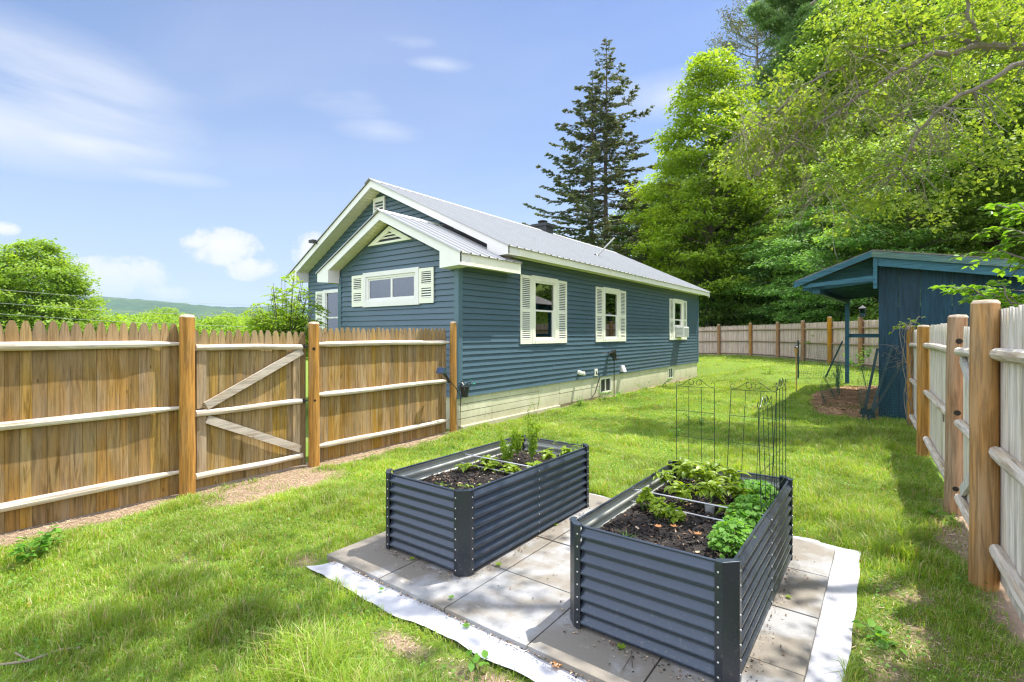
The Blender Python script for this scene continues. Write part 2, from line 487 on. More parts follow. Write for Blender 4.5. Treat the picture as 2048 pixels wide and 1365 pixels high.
def glass_mat():
    m, t, out = new_mat('window glass')
    fr = t.n('ShaderNodeFresnel', i_IOR=1.5)
    gl = t.n('ShaderNodeBsdfGlossy', i_Roughness=0.015); gl.inputs['Color'].default_value = (0.95, 0.97, 1, 1)
    tr = t.n('ShaderNodeBsdfTransparent'); tr.inputs['Color'].default_value = (0.62, 0.68, 0.70, 1)
    mx = t.n('ShaderNodeMixShader')
    t.link(t.math('ADD', t.math('MULTIPLY', fr.outputs[0], 2.2), 0.10, clamp=True), mx.inputs[0])
    t.link(tr.outputs[0], mx.inputs[1]); t.link(gl.outputs[0], mx.inputs[2]); t.link(mx.outputs[0], out.inputs[0])
    return m
M['glass'] = glass_mat()

def foundation_mat():
    m, t, out = new_mat('painted foundation')
    tc = t.n('ShaderNodeTexCoord')
    v = tc.outputs['Object']
    n = t.noise(v, 2.5, 6, 0.65); n2 = t.noise(t.mapping(v, scale=(1, 1, 0.25)), 14, 6, 0.7)
    c = t.mix(t.ramp(n, [(0.35, 0), (0.7, 1)]), (0.55, 0.53, 0.36), (0.68, 0.66, 0.48))  # paint colour with extra yellow for the bounce light on it
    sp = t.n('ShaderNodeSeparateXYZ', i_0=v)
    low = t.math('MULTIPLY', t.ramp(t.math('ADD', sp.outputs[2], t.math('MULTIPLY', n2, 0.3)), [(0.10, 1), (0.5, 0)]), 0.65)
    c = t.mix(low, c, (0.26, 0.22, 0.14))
    c = t.mix(t.ramp(n2, [(0.62, 0), (0.74, 0.8)]), c, (0.16, 0.15, 0.11))
    p = t.n('ShaderNodeBsdfPrincipled', i_Roughness=0.85)
    t.link(c, p.inputs['Base Color'])
    b = t.n('ShaderNodeBump', i_Strength=0.4, i_Distance=0.01); t.link(t.noise(v, 40, 5, 0.7), b.inputs['Height']); t.link(b.outputs[0], p.inputs['Normal'])
    t.link(p.outputs[0], out.inputs[0])
    return m
M['foundation'] = foundation_mat()

def paver_mat():
    m, t, out = new_mat('concrete paver')
    tc = t.n('ShaderNodeTexCoord'); v = tc.outputs['Object']
    oi = t.n('ShaderNodeObjectInfo')
    ad = t.n('ShaderNodeVectorMath', operation='ADD'); t.link(v, ad.inputs[0])
    cmb = t.n('ShaderNodeCombineXYZ', i_0=t.math('MULTIPLY', oi.outputs['Random'], 40.0), i_1=t.math('MULTIPLY', oi.outputs['Random'], 17.0)); t.link(cmb.outputs[0], ad.inputs[1])
    g = t.n('ShaderNodeNewGeometry')
    wet = t.ramp(t.noise(g.outputs['Position'], 1.5, 6, 0.58, 0.3), [(0.45, 0), (0.53, 1)])
    c = t.mix(t.noise(ad.outputs[0], 60, 5, 0.7), (0.24, 0.24, 0.245), (0.36, 0.36, 0.365))
    c = t.mix(wet, c, t.mix(t.noise(ad.outputs[0], 60, 5, 0.7), (0.18, 0.16, 0.135), (0.24, 0.215, 0.18)))
    c = t.mix(t.ramp(t.noise(ad.outputs[0], 14, 6, 0.7), [(0.60, 0), (0.75, 0.5)]), c, (0.50, 0.49, 0.47))
    c = t.mix(t.ramp(t.noise(ad.outputs[0], 150, 3, 0.6), [(0.66, 0), (0.72, 0.6)]), c, (0.10, 0.09, 0.08))
    p = t.n('ShaderNodeBsdfPrincipled', i_Roughness=0.8)
    t.link(c, p.inputs['Base Color'])
    b = t.n('ShaderNodeBump', i_Strength=0.3, i_Distance=0.003); t.link(t.noise(v, 180, 4, 0.7), b.inputs['Height']); t.link(b.outputs[0], p.inputs['Normal'])
    t.link(p.outputs[0], out.inputs[0])
    return m
M['paver'] = paver_mat()
M['fabric'] = simple('white ground fabric', (0.47, 0.47, 0.505), 0.85, var=0.16, scale=3.5, bump=0.6, bscale=14)

def planter_mat(name, c0, c1, rough, metal):
    m, t, out = new_mat(name)
    tc = t.n('ShaderNodeTexCoord'); v = tc.outputs['Object']
    n = t.noise(t.mapping(v, scale=(2, 2, 1)), 4, 5, 0.7)
    dust = t.ramp(t.noise(v, 55, 5, 0.75), [(0.56, 0), (0.70, 1)])
    c = t.mix(n, c0, c1)
    sp = t.n('ShaderNodeSeparateXYZ', i_0=v)
    c = t.mix(t.math('MULTIPLY', dust, t.ramp(sp.outputs[2], [(0.0, 0.85), (0.12, 0.45), (0.3, 0.15)])), c, (0.20, 0.18, 0.15))
    p = t.n('ShaderNodeBsdfPrincipled', i_Metallic=metal)
    t.link(t.math('ADD', rough, t.math('MULTIPLY', n, 0.15)), p.inputs['Roughness'])
    t.link(c, p.inputs['Base Color']); t.link(p.outputs[0], out.inputs[0])
    return m
M['steel'] = planter_mat('slate blue coated steel', (0.042, 0.056, 0.082), (0.058, 0.073, 0.104), 0.16, 0.3)
M['steel_in'] = planter_mat('pale steel back coat', (0.34, 0.35, 0.32), (0.44, 0.45, 0.42), 0.35, 0.25)
M['steel_dark'] = planter_mat('dark slate corner steel', (0.022, 0.028, 0.036), (0.032, 0.038, 0.048), 0.25, 0.1)
M['zinc'] = simple('zinc bolt', (0.7, 0.7, 0.72), 0.3, 0.9)
M['rod'] = simple('white coated rod', (0.5, 0.5, 0.52), 0.35, 0.2)

def soil_mat():
    m, t, out = new_mat('dark potting soil')
    tc = t.n('ShaderNodeTexCoord'); v = tc.outputs['Object']
    n = t.noise(v, 90, 6, 0.75)
    c = t.mix(n, (0.008, 0.006, 0.005), (0.055, 0.042, 0.036))
    c = t.mix(t.ramp(t.noise(v, 160, 3, 0.6), [(0.66, 0), (0.70, 0.8)]), c, (0.25, 0.22, 0.19))
    p = t.n('ShaderNodeBsdfPrincipled', i_Roughness=0.9)
    t.link(c, p.inputs['Base Color'])
    b = t.n('ShaderNodeBump', i_Strength=0.9, i_Distance=0.02); t.link(t.noise(v, 70, 6, 0.75), b.inputs['Height']); t.link(b.outputs[0], p.inputs['Normal'])
    t.link(p.outputs[0], out.inputs[0])
    return m
M['soil'] = soil_mat()
M['chip'] = simple('brown wood chip', (0.20, 0.11, 0.06), 0.9, var=0.5, scale=3)
M['chip_dark'] = simple('black wood chip', (0.025, 0.019, 0.016), 0.9, var=0.5, scale=3)
M['straw'] = simple('dry straw', (0.50, 0.38, 0.26), 0.9, var=0.35, scale=5)
M['needle'] = simple('brown needles', (0.42, 0.26, 0.14), 0.9, var=0.4, scale=3)
M['wire'] = simple('dark green wire', (0.012, 0.030, 0.022), 0.4, 0.2)
M['wire_green'] = simple('green wire netting', (0.015, 0.10, 0.07), 0.5, 0.1)
M['stake'] = simple('dark green stake', (0.008, 0.035, 0.035), 0.45, 0.2)
M['bamboo'] = simple('bamboo cane', (0.46, 0.27, 0.09), 0.6, var=0.25, scale=20)
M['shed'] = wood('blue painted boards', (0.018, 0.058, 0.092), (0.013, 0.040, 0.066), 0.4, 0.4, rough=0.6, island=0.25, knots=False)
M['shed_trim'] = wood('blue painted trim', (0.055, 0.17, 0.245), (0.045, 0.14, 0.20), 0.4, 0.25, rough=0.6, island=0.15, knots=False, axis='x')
M['shed_green'] = wood('faded green blue board', (0.10, 0.21, 0.23), (0.16, 0.24, 0.20), 0.5, 0.3, rough=0.7, island=0.15, knots=False, axis='x')
M['shed_raw'] = wood('raw plywood', (0.25, 0.17, 0.09), (0.2, 0.15, 0.1), 0.4, 0.4, knots=False)
M['shed_roof'] = simple('grey roofing', (0.18, 0.17, 0.16), 0.7, var=0.3)

def bark(name, c0, c1, sc=9):
    m, t, out = new_mat(name)
    tc = t.n('ShaderNodeTexCoord'); v = t.mapping(tc.outputs['Object'], scale=(1, 1, 0.35))
    n = t.noise(v, sc, 6, 0.7, 0.5)
    c = t.mix(n, c0, c1)
    p = t.n('ShaderNodeBsdfPrincipled', i_Roughness=0.9); t.link(c, p.inputs['Base Color'])
    b = t.n('ShaderNodeBump', i_Strength=0.7, i_Distance=0.03); t.link(n, b.inputs['Height']); t.link(b.outputs[0], p.inputs['Normal'])
    t.link(p.outputs[0], out.inputs[0])
    return m
M['bark'] = bark('brown grey bark', (0.06, 0.045, 0.035), (0.17, 0.14, 0.115))
M['bark_pale'] = bark('pale grey bark', (0.13, 0.11, 0.095), (0.30, 0.27, 0.24), 14)
M['twig'] = simple('dry twig', (0.24, 0.20, 0.15), 0.9, var=0.3)
M['stem'] = simple('green stem', (0.13, 0.22, 0.05), 0.7)

M['leaf_maple'] = leafmat('bright maple leaves', (0.18, 0.32, 0.03), (0.33, 0.46, 0.055), 0.52, (1.45, 1.4, 0.45), patch=0.25, patch_scale=0.25)
M['leaf_dark'] = leafmat('woodland leaves', (0.15, 0.29, 0.05), (0.29, 0.44, 0.09), 0.52, (1.45, 1.4, 0.55), patch=0.35, patch_scale=0.3)
M['leaf_beech'] = leafmat('blue green leaves', (0.13, 0.30, 0.085), (0.25, 0.44, 0.12), 0.52, (1.3, 1.4, 0.6), patch=0.3, patch_scale=0.3)
M['leaf_birch'] = leafmat('yellow green birch leaves', (0.16, 0.28, 0.04), (0.31, 0.41, 0.08), 0.5, (1.35, 1.25, 0.45), rough=0.55, spec=0.2, patch=0.2, patch_scale=0.4)
M['leaf_big'] = leafmat('broad shrub leaves', (0.10, 0.24, 0.03), (0.22, 0.38, 0.06), 0.5, (1.5, 1.4, 0.35), rough=0.35, spec=0.5)
M['needle_spruce'] = leafmat('spruce needles', (0.095, 0.145, 0.085), (0.19, 0.24, 0.13), 0.28, patch=0.25, dry=(0.16, 0.13, 0.075), dryf=0.2)
M['needle_pine'] = leafmat('soft pine needles', (0.14, 0.27, 0.085), (0.25, 0.40, 0.13), 0.4, (1.2, 1.3, 0.6), patch=0.25)
M['leaf_far'] = leafmat('sunny valley leaves', (0.16, 0.31, 0.035), (0.30, 0.44, 0.07), 0.48, (1.5, 1.4, 0.4), patch=0.2, patch_scale=0.2)
M['leaf_shrub'] = leafmat('lime shrub leaves', (0.16, 0.30, 0.03), (0.30, 0.42, 0.05), 0.5, (1.5, 1.4, 0.4))
M['leaf_pepper'] = leafmat('pepper leaves', (0.17, 0.28, 0.02), (0.30, 0.40, 0.04), 0.45, (1.4, 1.3, 0.35), rough=0.4, spec=0.35)
M['leaf_pea'] = leafmat('fresh green leaves', (0.10, 0.26, 0.03), (0.20, 0.40, 0.06), 0.45, (1.4, 1.4, 0.4))
M['leaf_clover'] = leafmat('clover leaves', (0.08, 0.21, 0.03), (0.20, 0.37, 0.06), 0.4, (1.3, 1.35, 0.45), patch=0.2)
M['leaf_dry'] = leafmat('orange dead leaves', (0.5, 0.17, 0.05), (0.6, 0.32, 0.12), 0.3)
M['grass'] = leafmat('lawn grass', (0.18, 0.345, 0.030), (0.35, 0.51, 0.090), 0.45, (1.3, 1.2, 0.45), rough=0.4, spec=0.4, patch=0.30, patch_scale=0.9, dry=(0.52, 0.44, 0.24), dryf=0.15)

def ground_mat():
    m, t, out = new_mat('lawn ground')
    g = t.n('ShaderNodeNewGeometry'); v = g.outputs['Position']
    at = t.n('ShaderNodeAttribute', attribute_name='dirt'); d = at.outputs['Fac']
    an = t.n('ShaderNodeAttribute', attribute_name='needle').outputs['Fac']
    f = t.noise(v, 45, 6, 0.75)
    earth = t.mix(f, (0.20, 0.135, 0.085), (0.44, 0.33, 0.24))
    turf = t.mix(t.noise(v, 25, 6, 0.75), (0.10, 0.17, 0.025), (0.20, 0.28, 0.05))
    dd = t.math('ADD', d, t.math('MULTIPLY', t.math('SUBTRACT', f, 0.5), 0.8))
    c = t.mix(t.ramp(dd, [(0.35, 0), (0.65, 1)]), turf, earth)
    c = t.mix(an, c, t.mix(f, (0.24, 0.14, 0.075), (0.44, 0.28, 0.16)))
    # beyond the yard: meadow
    p = t.n('ShaderNodeBsdfPrincipled', i_Roughness=0.95)
    p.inputs['Specular IOR Level'].default_value = 0.1
    t.link(c, p.inputs['Base Color'])
    b = t.n('ShaderNodeBump', i_Strength=0.8, i_Distance=0.03); t.link(t.noise(v, 35, 6, 0.75), b.inputs['Height']); t.link(b.outputs[0], p.inputs['Normal'])
    t.link(p.outputs[0], out.inputs[0])
    return m
M['ground'] = ground_mat()

def hill_mat():
    m, t, out = new_mat('wooded hillside')
    g = t.n('ShaderNodeNewGeometry'); v = g.outputs['Position']
    n = t.noise(v, 0.02, 8, 0.7); n2 = t.noise(v, 0.0045, 3, 0.5)
    c = t.mix(t.ramp(n, [(0.35, 0), (0.65, 1)]), (0.014, 0.050, 0.036), (0.040, 0.105, 0.058))
    c = t.mix(t.ramp(n2, [(0.4, 0), (0.65, 0.5)]), c, (0.10, 0.16, 0.04))
    p = t.n('ShaderNodeBsdfPrincipled', i_Roughness=1.0); t.link(c, p.inputs['Base Color'])
    b = t.n('ShaderNodeBump', i_Strength=1.0, i_Distance=12); t.link(t.noise(v, 0.05, 6, 0.7), b.inputs['Height']); t.link(b.outputs[0], p.inputs['Normal'])
    t.link(p.outputs[0], out.inputs[0])
    return m
M['hill'] = hill_mat()

# ------------------------------------------------------------------ ground
FX0, FX1 = -5.62, None
def right_x(y):                       # board line of the right fence
    return 0.56 - (np.asarray(y, float) - 4.3) * 0.030
def dirt_at(x, y):
    x = np.asarray(x, float); y = np.asarray(y, float)
    n = fnoise(x, y, 1.6); n2 = fnoise(x + 9, y - 4, 5.0)
    d = S((0.33 + 0.38 * (n - 0.4) - (x + 5.62)) / 0.25) * (y < 6.3) * S((7.0 - y) / 2) * (x > -5.8)
    gate = np.exp(-(((x + 5.15) / 0.42) ** 2 + ((y - 2.75) / 0.75) ** 2) * 1.1)
    d = np.maximum(d, gate * 1.5)
    d = np.maximum(d, np.exp(-(((x + 2.0) / 0.26) ** 2 + ((y - 1.72) / 0.10) ** 2)) * 0.8)
    d = np.maximum(d, np.exp(-(((x + 1.35) / 0.45) ** 2 + ((y - 1.75) / 0.14) ** 2)) * 0.9)
    d = np.maximum(d, np.exp(-(((x + 3.30) / 0.18) ** 2 + ((y - 1.95) / 0.16) ** 2)) * 0.7)
    # worn strip between the right edge of the fabric and the fence
    rx = right_x(y)
    d = np.maximum(d, S((x - (rx - 0.20 - 0.45 * (n - 0.4))) / 0.2) * S((7.5 - y) / 1.5) * 0.8)
    d = np.maximum(d, S((x + 0.16) / 0.1) * S((4.6 - y) / 0.8) * (0.42 + 0.9 * (n2 - 0.45)))
    # scattered thin spots
    d = np.maximum(d, S((fnoise(x + 31, y + 12, 0.8) - 0.62) / 0.10) * 0.40 * S((7 - y) / 3))
    d = np.maximum(d, np.exp(-(((x + 3.9) / 0.55) ** 2 + ((y - 1.45) / 0.16) ** 2)) * 0.55)
    # foot of the house foundation and the netting
    d = np.maximum(d, S((0.16 + 0.2 * (n - 0.5) - (x + 5.65)) / 0.15) * (y > 5.9) * (y < 19.4) * 0.8 * (x > -5.8))
    return np.clip(d, 0, 1)
def needle_at(x, y):
    x = np.asarray(x, float); y = np.asarray(y, float)
    n = fnoise(x, y, 1.2)
    e = ((x + 0.50) / 0.92) ** 2 + ((y - 13.7) / 2.4) ** 2
    return S((1.15 + 0.8 * (n - 0.45) - e) / 0.35)

def axis_steps(spans):
    out = [spans[0][0]]
    for a, b, n in spans:
        out += list(np.linspace(a, b, n + 1)[1:])
    return np.array(out)
xs = axis_steps([(-4000, -400, 8), (-400, -40, 18), (-40, -8, 26), (-8, -5.9, 10), (-5.9, 1.2, 90), (1.2, 8, 20), (8, 60, 20), (60, 900, 10)])
ys = axis_steps([(-600, -20, 6), (-20, 0, 10), (0, 8, 110), (8, 22, 90), (22, 36, 46), (36, 90, 24), (90, 3600, 12)])
XX, YY = np.meshgrid(xs, ys, indexing='xy')
ZZ = gz(XX, YY)
near = (XX > -5.9) & (XX < 1.3) & (YY > 0) & (YY < 31)
ZZ = ZZ + near * (fnoise(XX, YY, 3.0) - 0.5) * 0.03
gV = np.stack([XX.ravel(), YY.ravel(), ZZ.ravel()], 1)
nx = len(xs); ny = len(ys)
ii = (np.arange(ny - 1)[:, None] * nx + np.arange(nx - 1)[None, :]).ravel()
gF = np.stack([ii, ii + 1, ii + nx + 1, ii + nx], 1)
ground = fast_mesh('ground', gV, gF, M['ground'], smooth=True)
tag(ground, kind='structure')
for nm, fn in (('dirt', dirt_at), ('needle', needle_at)):
    a = ground.data.attributes.new(nm, 'FLOAT', 'POINT')
    a.data.foreach_set('value', fn(gV[:, 0], gV[:, 1]).astype(np.float32))

# far wooded ridge on the left
us = np.linspace(-1.7, 1.5, 260); ts = np.linspace(1100, 2500, 46)
pu_ = [-1.7, -1.02, -0.86, -0.79, -0.72, -0.66, -0.62, -0.57, -0.53, -0.48, -0.40, 0.0, 1.5]
pe_ = [0.085, 0.083, 0.075, 0.072, 0.066, 0.060, 0.056, 0.052, 0.0515, 0.054, 0.052, 0.05, 0.05]
UU, TT = np.meshgrid(us, ts, indexing='xy')
el = np.interp(UU, pu_, pe_)
prof = S((TT - 1100) / 1000) ** 0.8
prof = prof * (1 - 0.25 * S((TT - 2150) / 350))
hz = CAM_H + TT * el * prof * (2100 / TT) ** 0.6 - 22 * (1 - prof) + (fnoise(UU * 60, TT / 30, 1.0) - 0.5) * 16 * prof
hX = TT * (-0.6 + 0.8 * UU); hY = TT * (0.8 + 0.6 * UU)
hV = np.stack([hX.ravel(), hY.ravel(), hz.ravel()], 1)
nu = len(us); nt = len(ts)
ii = (np.arange(nt - 1)[:, None] * nu + np.arange(nu - 1)[None, :]).ravel()
hill = fast_mesh('hill', hV, np.stack([ii, ii + 1, ii + nu + 1, ii + nu], 1), M['hill'], smooth=True)
tag(hill, kind='structure')

# ------------------------------------------------------------------ house
WX = -5.65                      # right-hand long wall
BY, GY, EY = 6.06, 7.30, 19.06  # bump-out front, main gable, far end
BX0 = -8.93                     # left side of bump-out
LX = -12.15                     # left wall of the house
house = thing('house', (WX, BY, 0), 'single storey blue vinyl sided house with white trim and a pale ribbed metal roof', 'house')

def courses_x(mb, x, z0, z1, y0, y1, holes, sgn=1, pitch=0.1):
    """lap siding on a wall of constant x facing +x (sgn 1)"""
    z = z0
    while z < z1 - 1e-4:
        zt = min(z + pitch, z1)
        cuts = sorted([(a, b) for (a, b, c, d) in holes if c < zt - 0.02 and d > z + 0.02])
        segs = []; s0 = y0
        for a, b in cuts:
            if a > s0: segs.append((s0, a))
            s0 = max(s0, b)
        if s0 < y1: segs.append((s0, y1))
        for a, b in segs:
            if b - a > 2.0:
                jr = random.Random(int(z * 1000) + int(a * 7)); q = a + jr.uniform(0.3, 3.4); parts_ = []; s_ = a
                while q < b - 0.2: parts_.append((s_, q)); s_ = q; q += 3.66
                parts_.append((s_, b))
            else: parts_ = [(a, b)]
            for pi, (a, b) in enumerate(parts_):
              ex_ = sgn * 0.0022 * (pi % 2)
              mb.poly([(x + ex_ + sgn * 0.026, a, z), (x + ex_ + sgn * 0.026, b, z), (x + ex_ + sgn * 0.023, b, z + 0.012), (x + ex_ + sgn * 0.023, a, z + 0.012)])
              mb.poly([(x + ex_ + sgn * 0.023, a, z + 0.012), (x + ex_ + sgn * 0.023, b, z + 0.012), (x + ex_ + sgn * 0.004, b, zt), (x + ex_ + sgn * 0.004, a, zt)])
              if pi % 2: mb.poly([(x, a, z), (x + ex_ + sgn * 0.026, a, z), (x + ex_ + sgn * 0.023, a, z + 0.012), (x + ex_ + sgn * 0.004, a, zt), (x, a, zt)]); mb.poly([(x, b, z), (x + ex_ + sgn * 0.026, b, z), (x + ex_ + sgn * 0.023, b, z + 0.012), (x + ex_ + sgn * 0.004, b, zt), (x, b, zt)])
              mb.poly([(x, a, z), (x, b, z), (x + sgn * 0.026, b, z), (x + sgn * 0.026, a, z)])
        z = zt

def courses_y(mb, y, z0, z1, lim, holes, pitch=0.1):
    """lap siding on a wall of constant y facing -y; lim(z) -> (x0, x1)"""
    z = z0
    while z < z1 - 1e-4:
        zt = min(z + pitch, z1)
        cuts = sorted([(a, b) for (a, b, c, d) in holes if c < zt - 0.02 and d > z + 0.02])
        (a0, a1), (b0, b1) = lim(z), lim(zt)
        edges = [(a0, b0)]
        for a, b in cuts: edges += [(a, a), (b, b)]
        edges.append((a1, b1))
        for k in range(0, len(edges), 2):
            (p, pt), (q, qt) = edges[k], edges[k + 1]
            if q <= p: continue
            mb.poly([(p, y - 0.026, z), (q, y - 0.026, z), (q, y - 0.023, z + 0.012), (p, y - 0.023, z + 0.012)])
            mb.poly([(p, y - 0.023, z + 0.012), (q, y - 0.023, z + 0.012), (qt, y - 0.004, zt), (pt, y - 0.004, zt)])
            mb.poly([(p, y, z), (q, y, z), (q, y - 0.026, z), (p, y - 0.026, z)])
        z = zt

SB = 0.55                        # bottom of siding
wins = [8.62, 11.72, 16.83]
holes_r = [(c - 0.44, c + 0.44, 1.46, 2.70) for c in wins]
mb = MB(); courses_x(mb, WX, SB, 2.88, BY + 0.06, GY, []); courses_x(mb, WX, SB, 3.10, GY, EY - 0.06, holes_r)
mb.build('side_wall', M['siding'], house)

# bump-out front wall
AZ, AXb = 3.82, -7.33            # bump-out apex (roof surface)
def lim_b(z):
    k = max(0.0, (z - 2.78) / 0.505)
    return (BX0 + 0.06 + 0.0 + k, WX - 0.06 - k) if z > 2.78 else (BX0 + 0.06, WX - 0.06)
hb = [(-8.04, -6.63, 2.20, 2.68)]
mb = MB(); courses_y(mb, BY, SB, 3.56, lim_b, hb)
courses_x(mb, BX0, SB, 2.84, BY + 0.06, GY, [], sgn=-1)
mb.build('bump_out_wall', M['siding'], house)
# main gable wall
RX, RZ = -9.13, 5.0
def roofz(x):                    # main roof surface height
    return RZ - 0.482 * (x - RX) if x > RX else RZ - 0.55 * (RX - x)
def lim_g(z):
    zz_ = z + 0.13
    x0 = LX + 0.06; x1 = WX
    if zz_ > roofz(LX): x0 = RX - (RZ - zz_) / 0.55
    if zz_ > roofz(WX): x1 = RX + (RZ - zz_) / 0.482
    return (x0, x1)
hg = [(-11.36, -10.54, 1.46, 2.62)]
mb = MB(); courses_y(mb, GY, SB, 4.82, lim_g, hg)
mb.build('gable_wall', M['siding'], house)
# plain walls on the sides turned away
mb = MB()
mb.box(LX - 0.02, LX, GY, EY, SB, 3.2)
mb.prism([(LX, SB), (WX, SB), (WX, 3.16), (RX, 4.83), (LX, 3.18)], 'y', EY - 0.02, EY)
mb.build('rear_wall', M['siding'], house)
# rooms behind the glass
mb = MB()
mb.box(WX - 3.0, WX - 2.95, BY + 0.1, EY - 0.1, SB, 2.9)
mb.box(WX - 2.95, WX - 0.004, BY + 0.1, EY - 0.1, SB + 0.02, SB + 0.05)
mb.box(WX - 2.95, WX - 0.02, GY + 0.1, EY - 0.1, 2.85, 2.88)
mb.box(BX0, WX - 0.02, BY + 0.1, GY, 2.75, 2.78)
mb.box(-12.1, -8.7, 9.5, 9.55, SB, 2.9); mb.box(-12.1, -8.7, GY + 0.1, 9.5, 2.85, 2.88)
mb.build('interior_wall', M['interior'], house)
# corner posts
for (x, y, sx, sy, z1, nm) in ((WX, BY, 1, -1, 2.72, 0), (BX0, BY, -1, -1, 2.74, 0), (WX, EY, 1, 1, 3.05, 0)):
    mb = MB()
    mb.box(min(x - sx * 0.07, x + sx * 0.032), max(x - sx * 0.07, x + sx * 0.032), min(y, y + sy * 0.032), max(y, y + sy * 0.032), SB - 0.02, z1)
    mb.box(min(x, x + sx * 0.032), max(x, x + sx * 0.032), min(y - sy * 0.07, y - sy * 0.0005), max(y - sy * 0.07, y - sy * 0.0005), SB - 0.02, z1)
    mb.build('corner_trim', M['trim_blue'], house, bevel=0.003)

# foundation with panel joints and small windows
mb = MB()
fw = [(11.17, 11.78, 0.12, 0.50), (15.95, 16.40, 0.14, 0.50)]
fx = WX - 0.012
y = BY + 0.02
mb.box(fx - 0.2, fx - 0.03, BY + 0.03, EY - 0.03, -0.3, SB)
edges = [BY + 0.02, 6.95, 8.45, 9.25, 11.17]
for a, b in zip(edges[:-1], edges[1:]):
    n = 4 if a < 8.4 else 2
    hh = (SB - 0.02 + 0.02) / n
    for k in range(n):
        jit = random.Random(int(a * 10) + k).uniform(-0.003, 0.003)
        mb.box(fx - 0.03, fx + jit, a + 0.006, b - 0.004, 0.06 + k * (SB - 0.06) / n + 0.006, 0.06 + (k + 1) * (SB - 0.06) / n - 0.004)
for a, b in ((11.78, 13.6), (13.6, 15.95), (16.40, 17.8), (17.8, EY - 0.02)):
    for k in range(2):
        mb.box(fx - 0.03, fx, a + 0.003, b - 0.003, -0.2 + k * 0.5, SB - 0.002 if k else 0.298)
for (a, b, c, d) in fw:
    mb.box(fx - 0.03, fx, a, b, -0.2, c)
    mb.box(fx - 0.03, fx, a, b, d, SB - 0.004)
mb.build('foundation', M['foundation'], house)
mb = MB(); mb.box(WX - 0.05, WX + 0.05, BY + 0.05, 9.2, -0.2, 0.07)
mb.box(BX0, WX - 0.1, BY + 0.005, BY + 0.1, -0.3, SB); mb.box(LX, BX0, GY + 0.005, GY + 0.1, -0.4, SB)
mb.build('footing', M['foundation'], house, bevel=0.008)
for (a, b, c, d) in fw:
    f = MB(); t_ = 0.035
    f.box(fx - 0.028, fx + 0.012, a, a + t_, c, d); f.box(fx - 0.028, fx + 0.012, b - t_, b, c, d)
    f.box(fx - 0.028, fx + 0.012, a + t_, b - t_, c, c + t_); f.box(fx - 0.028, fx + 0.012, a + t_, b - t_, d - t_, d)
    m_ = (a + b) / 2; f.box(fx - 0.020, fx + 0.004, m_ - 0.012, m_ + 0.012, c + t_, d - t_)
    fo = f.build('basement_window', M['cream'], house)
    g = MB(); g.box(fx - 0.022, fx - 0.019, a + t_, b - t_, c + t_, d - t_); g.build('pane', M['dark_metal'], fo)

# windows -----------------------------------------------------------
def shutter(lo, hi, z0, z1, plane, axis):
    """louvred shutter; axis 'x' = wall of constant x, 'y' = wall of constant y"""
    mb = MB(); d = 0.032; st = 0.055
    def bx(a, b, c, e, p0, p1):
        if axis == 'x': mb.box(plane + p0, plane + p1, a, b, c, e)
        else: mb.box(a, b, plane - p1, plane - p0, c, e)
    bx(lo, lo + st, z0, z1, 0.012, d); bx(hi - st, hi, z0, z1, 0.012, d)
    bx(lo + st, hi - st, z0, z0 + 0.09, 0.012, d); bx(lo + st, hi - st, z1 - 0.06, z1, 0.012, d)
    mid = z0 + (z1 - z0) * 0.49
    bx(lo + st, hi - st, mid - 0.035, mid + 0.035, 0.012, d)
    for (a, b) in ((z0 + 0.09, mid - 0.035), (mid + 0.035, z1 - 0.06)):
        n = max(3, int((b - a) / 0.036)); s = (b - a) / n
        for k in range(n):
            z = a + k * s
            q = [(0.029, z + 0.004), (0.031, z + 0.009), (0.019, z + s * 0.66), (0.016, z + s * 0.60)]
            if axis == 'x': mb.prism([(plane + u, v) for u, v in q], 'y', lo + st, hi - st)
            else: mb.prism([(plane - u, v) for u, v in q], 'x', lo + st, hi - st) if False else mb.mesh(
                [(lo + st, plane - u, v) for u, v in q] + [(hi - st, plane - u, v) for u, v in q],
                [(0, 1, 2, 3), (7, 6, 5, 4), (0, 4, 5, 1), (1, 5, 6, 2), (2, 6, 7, 3), (3, 7, 4, 0)])
    return mb

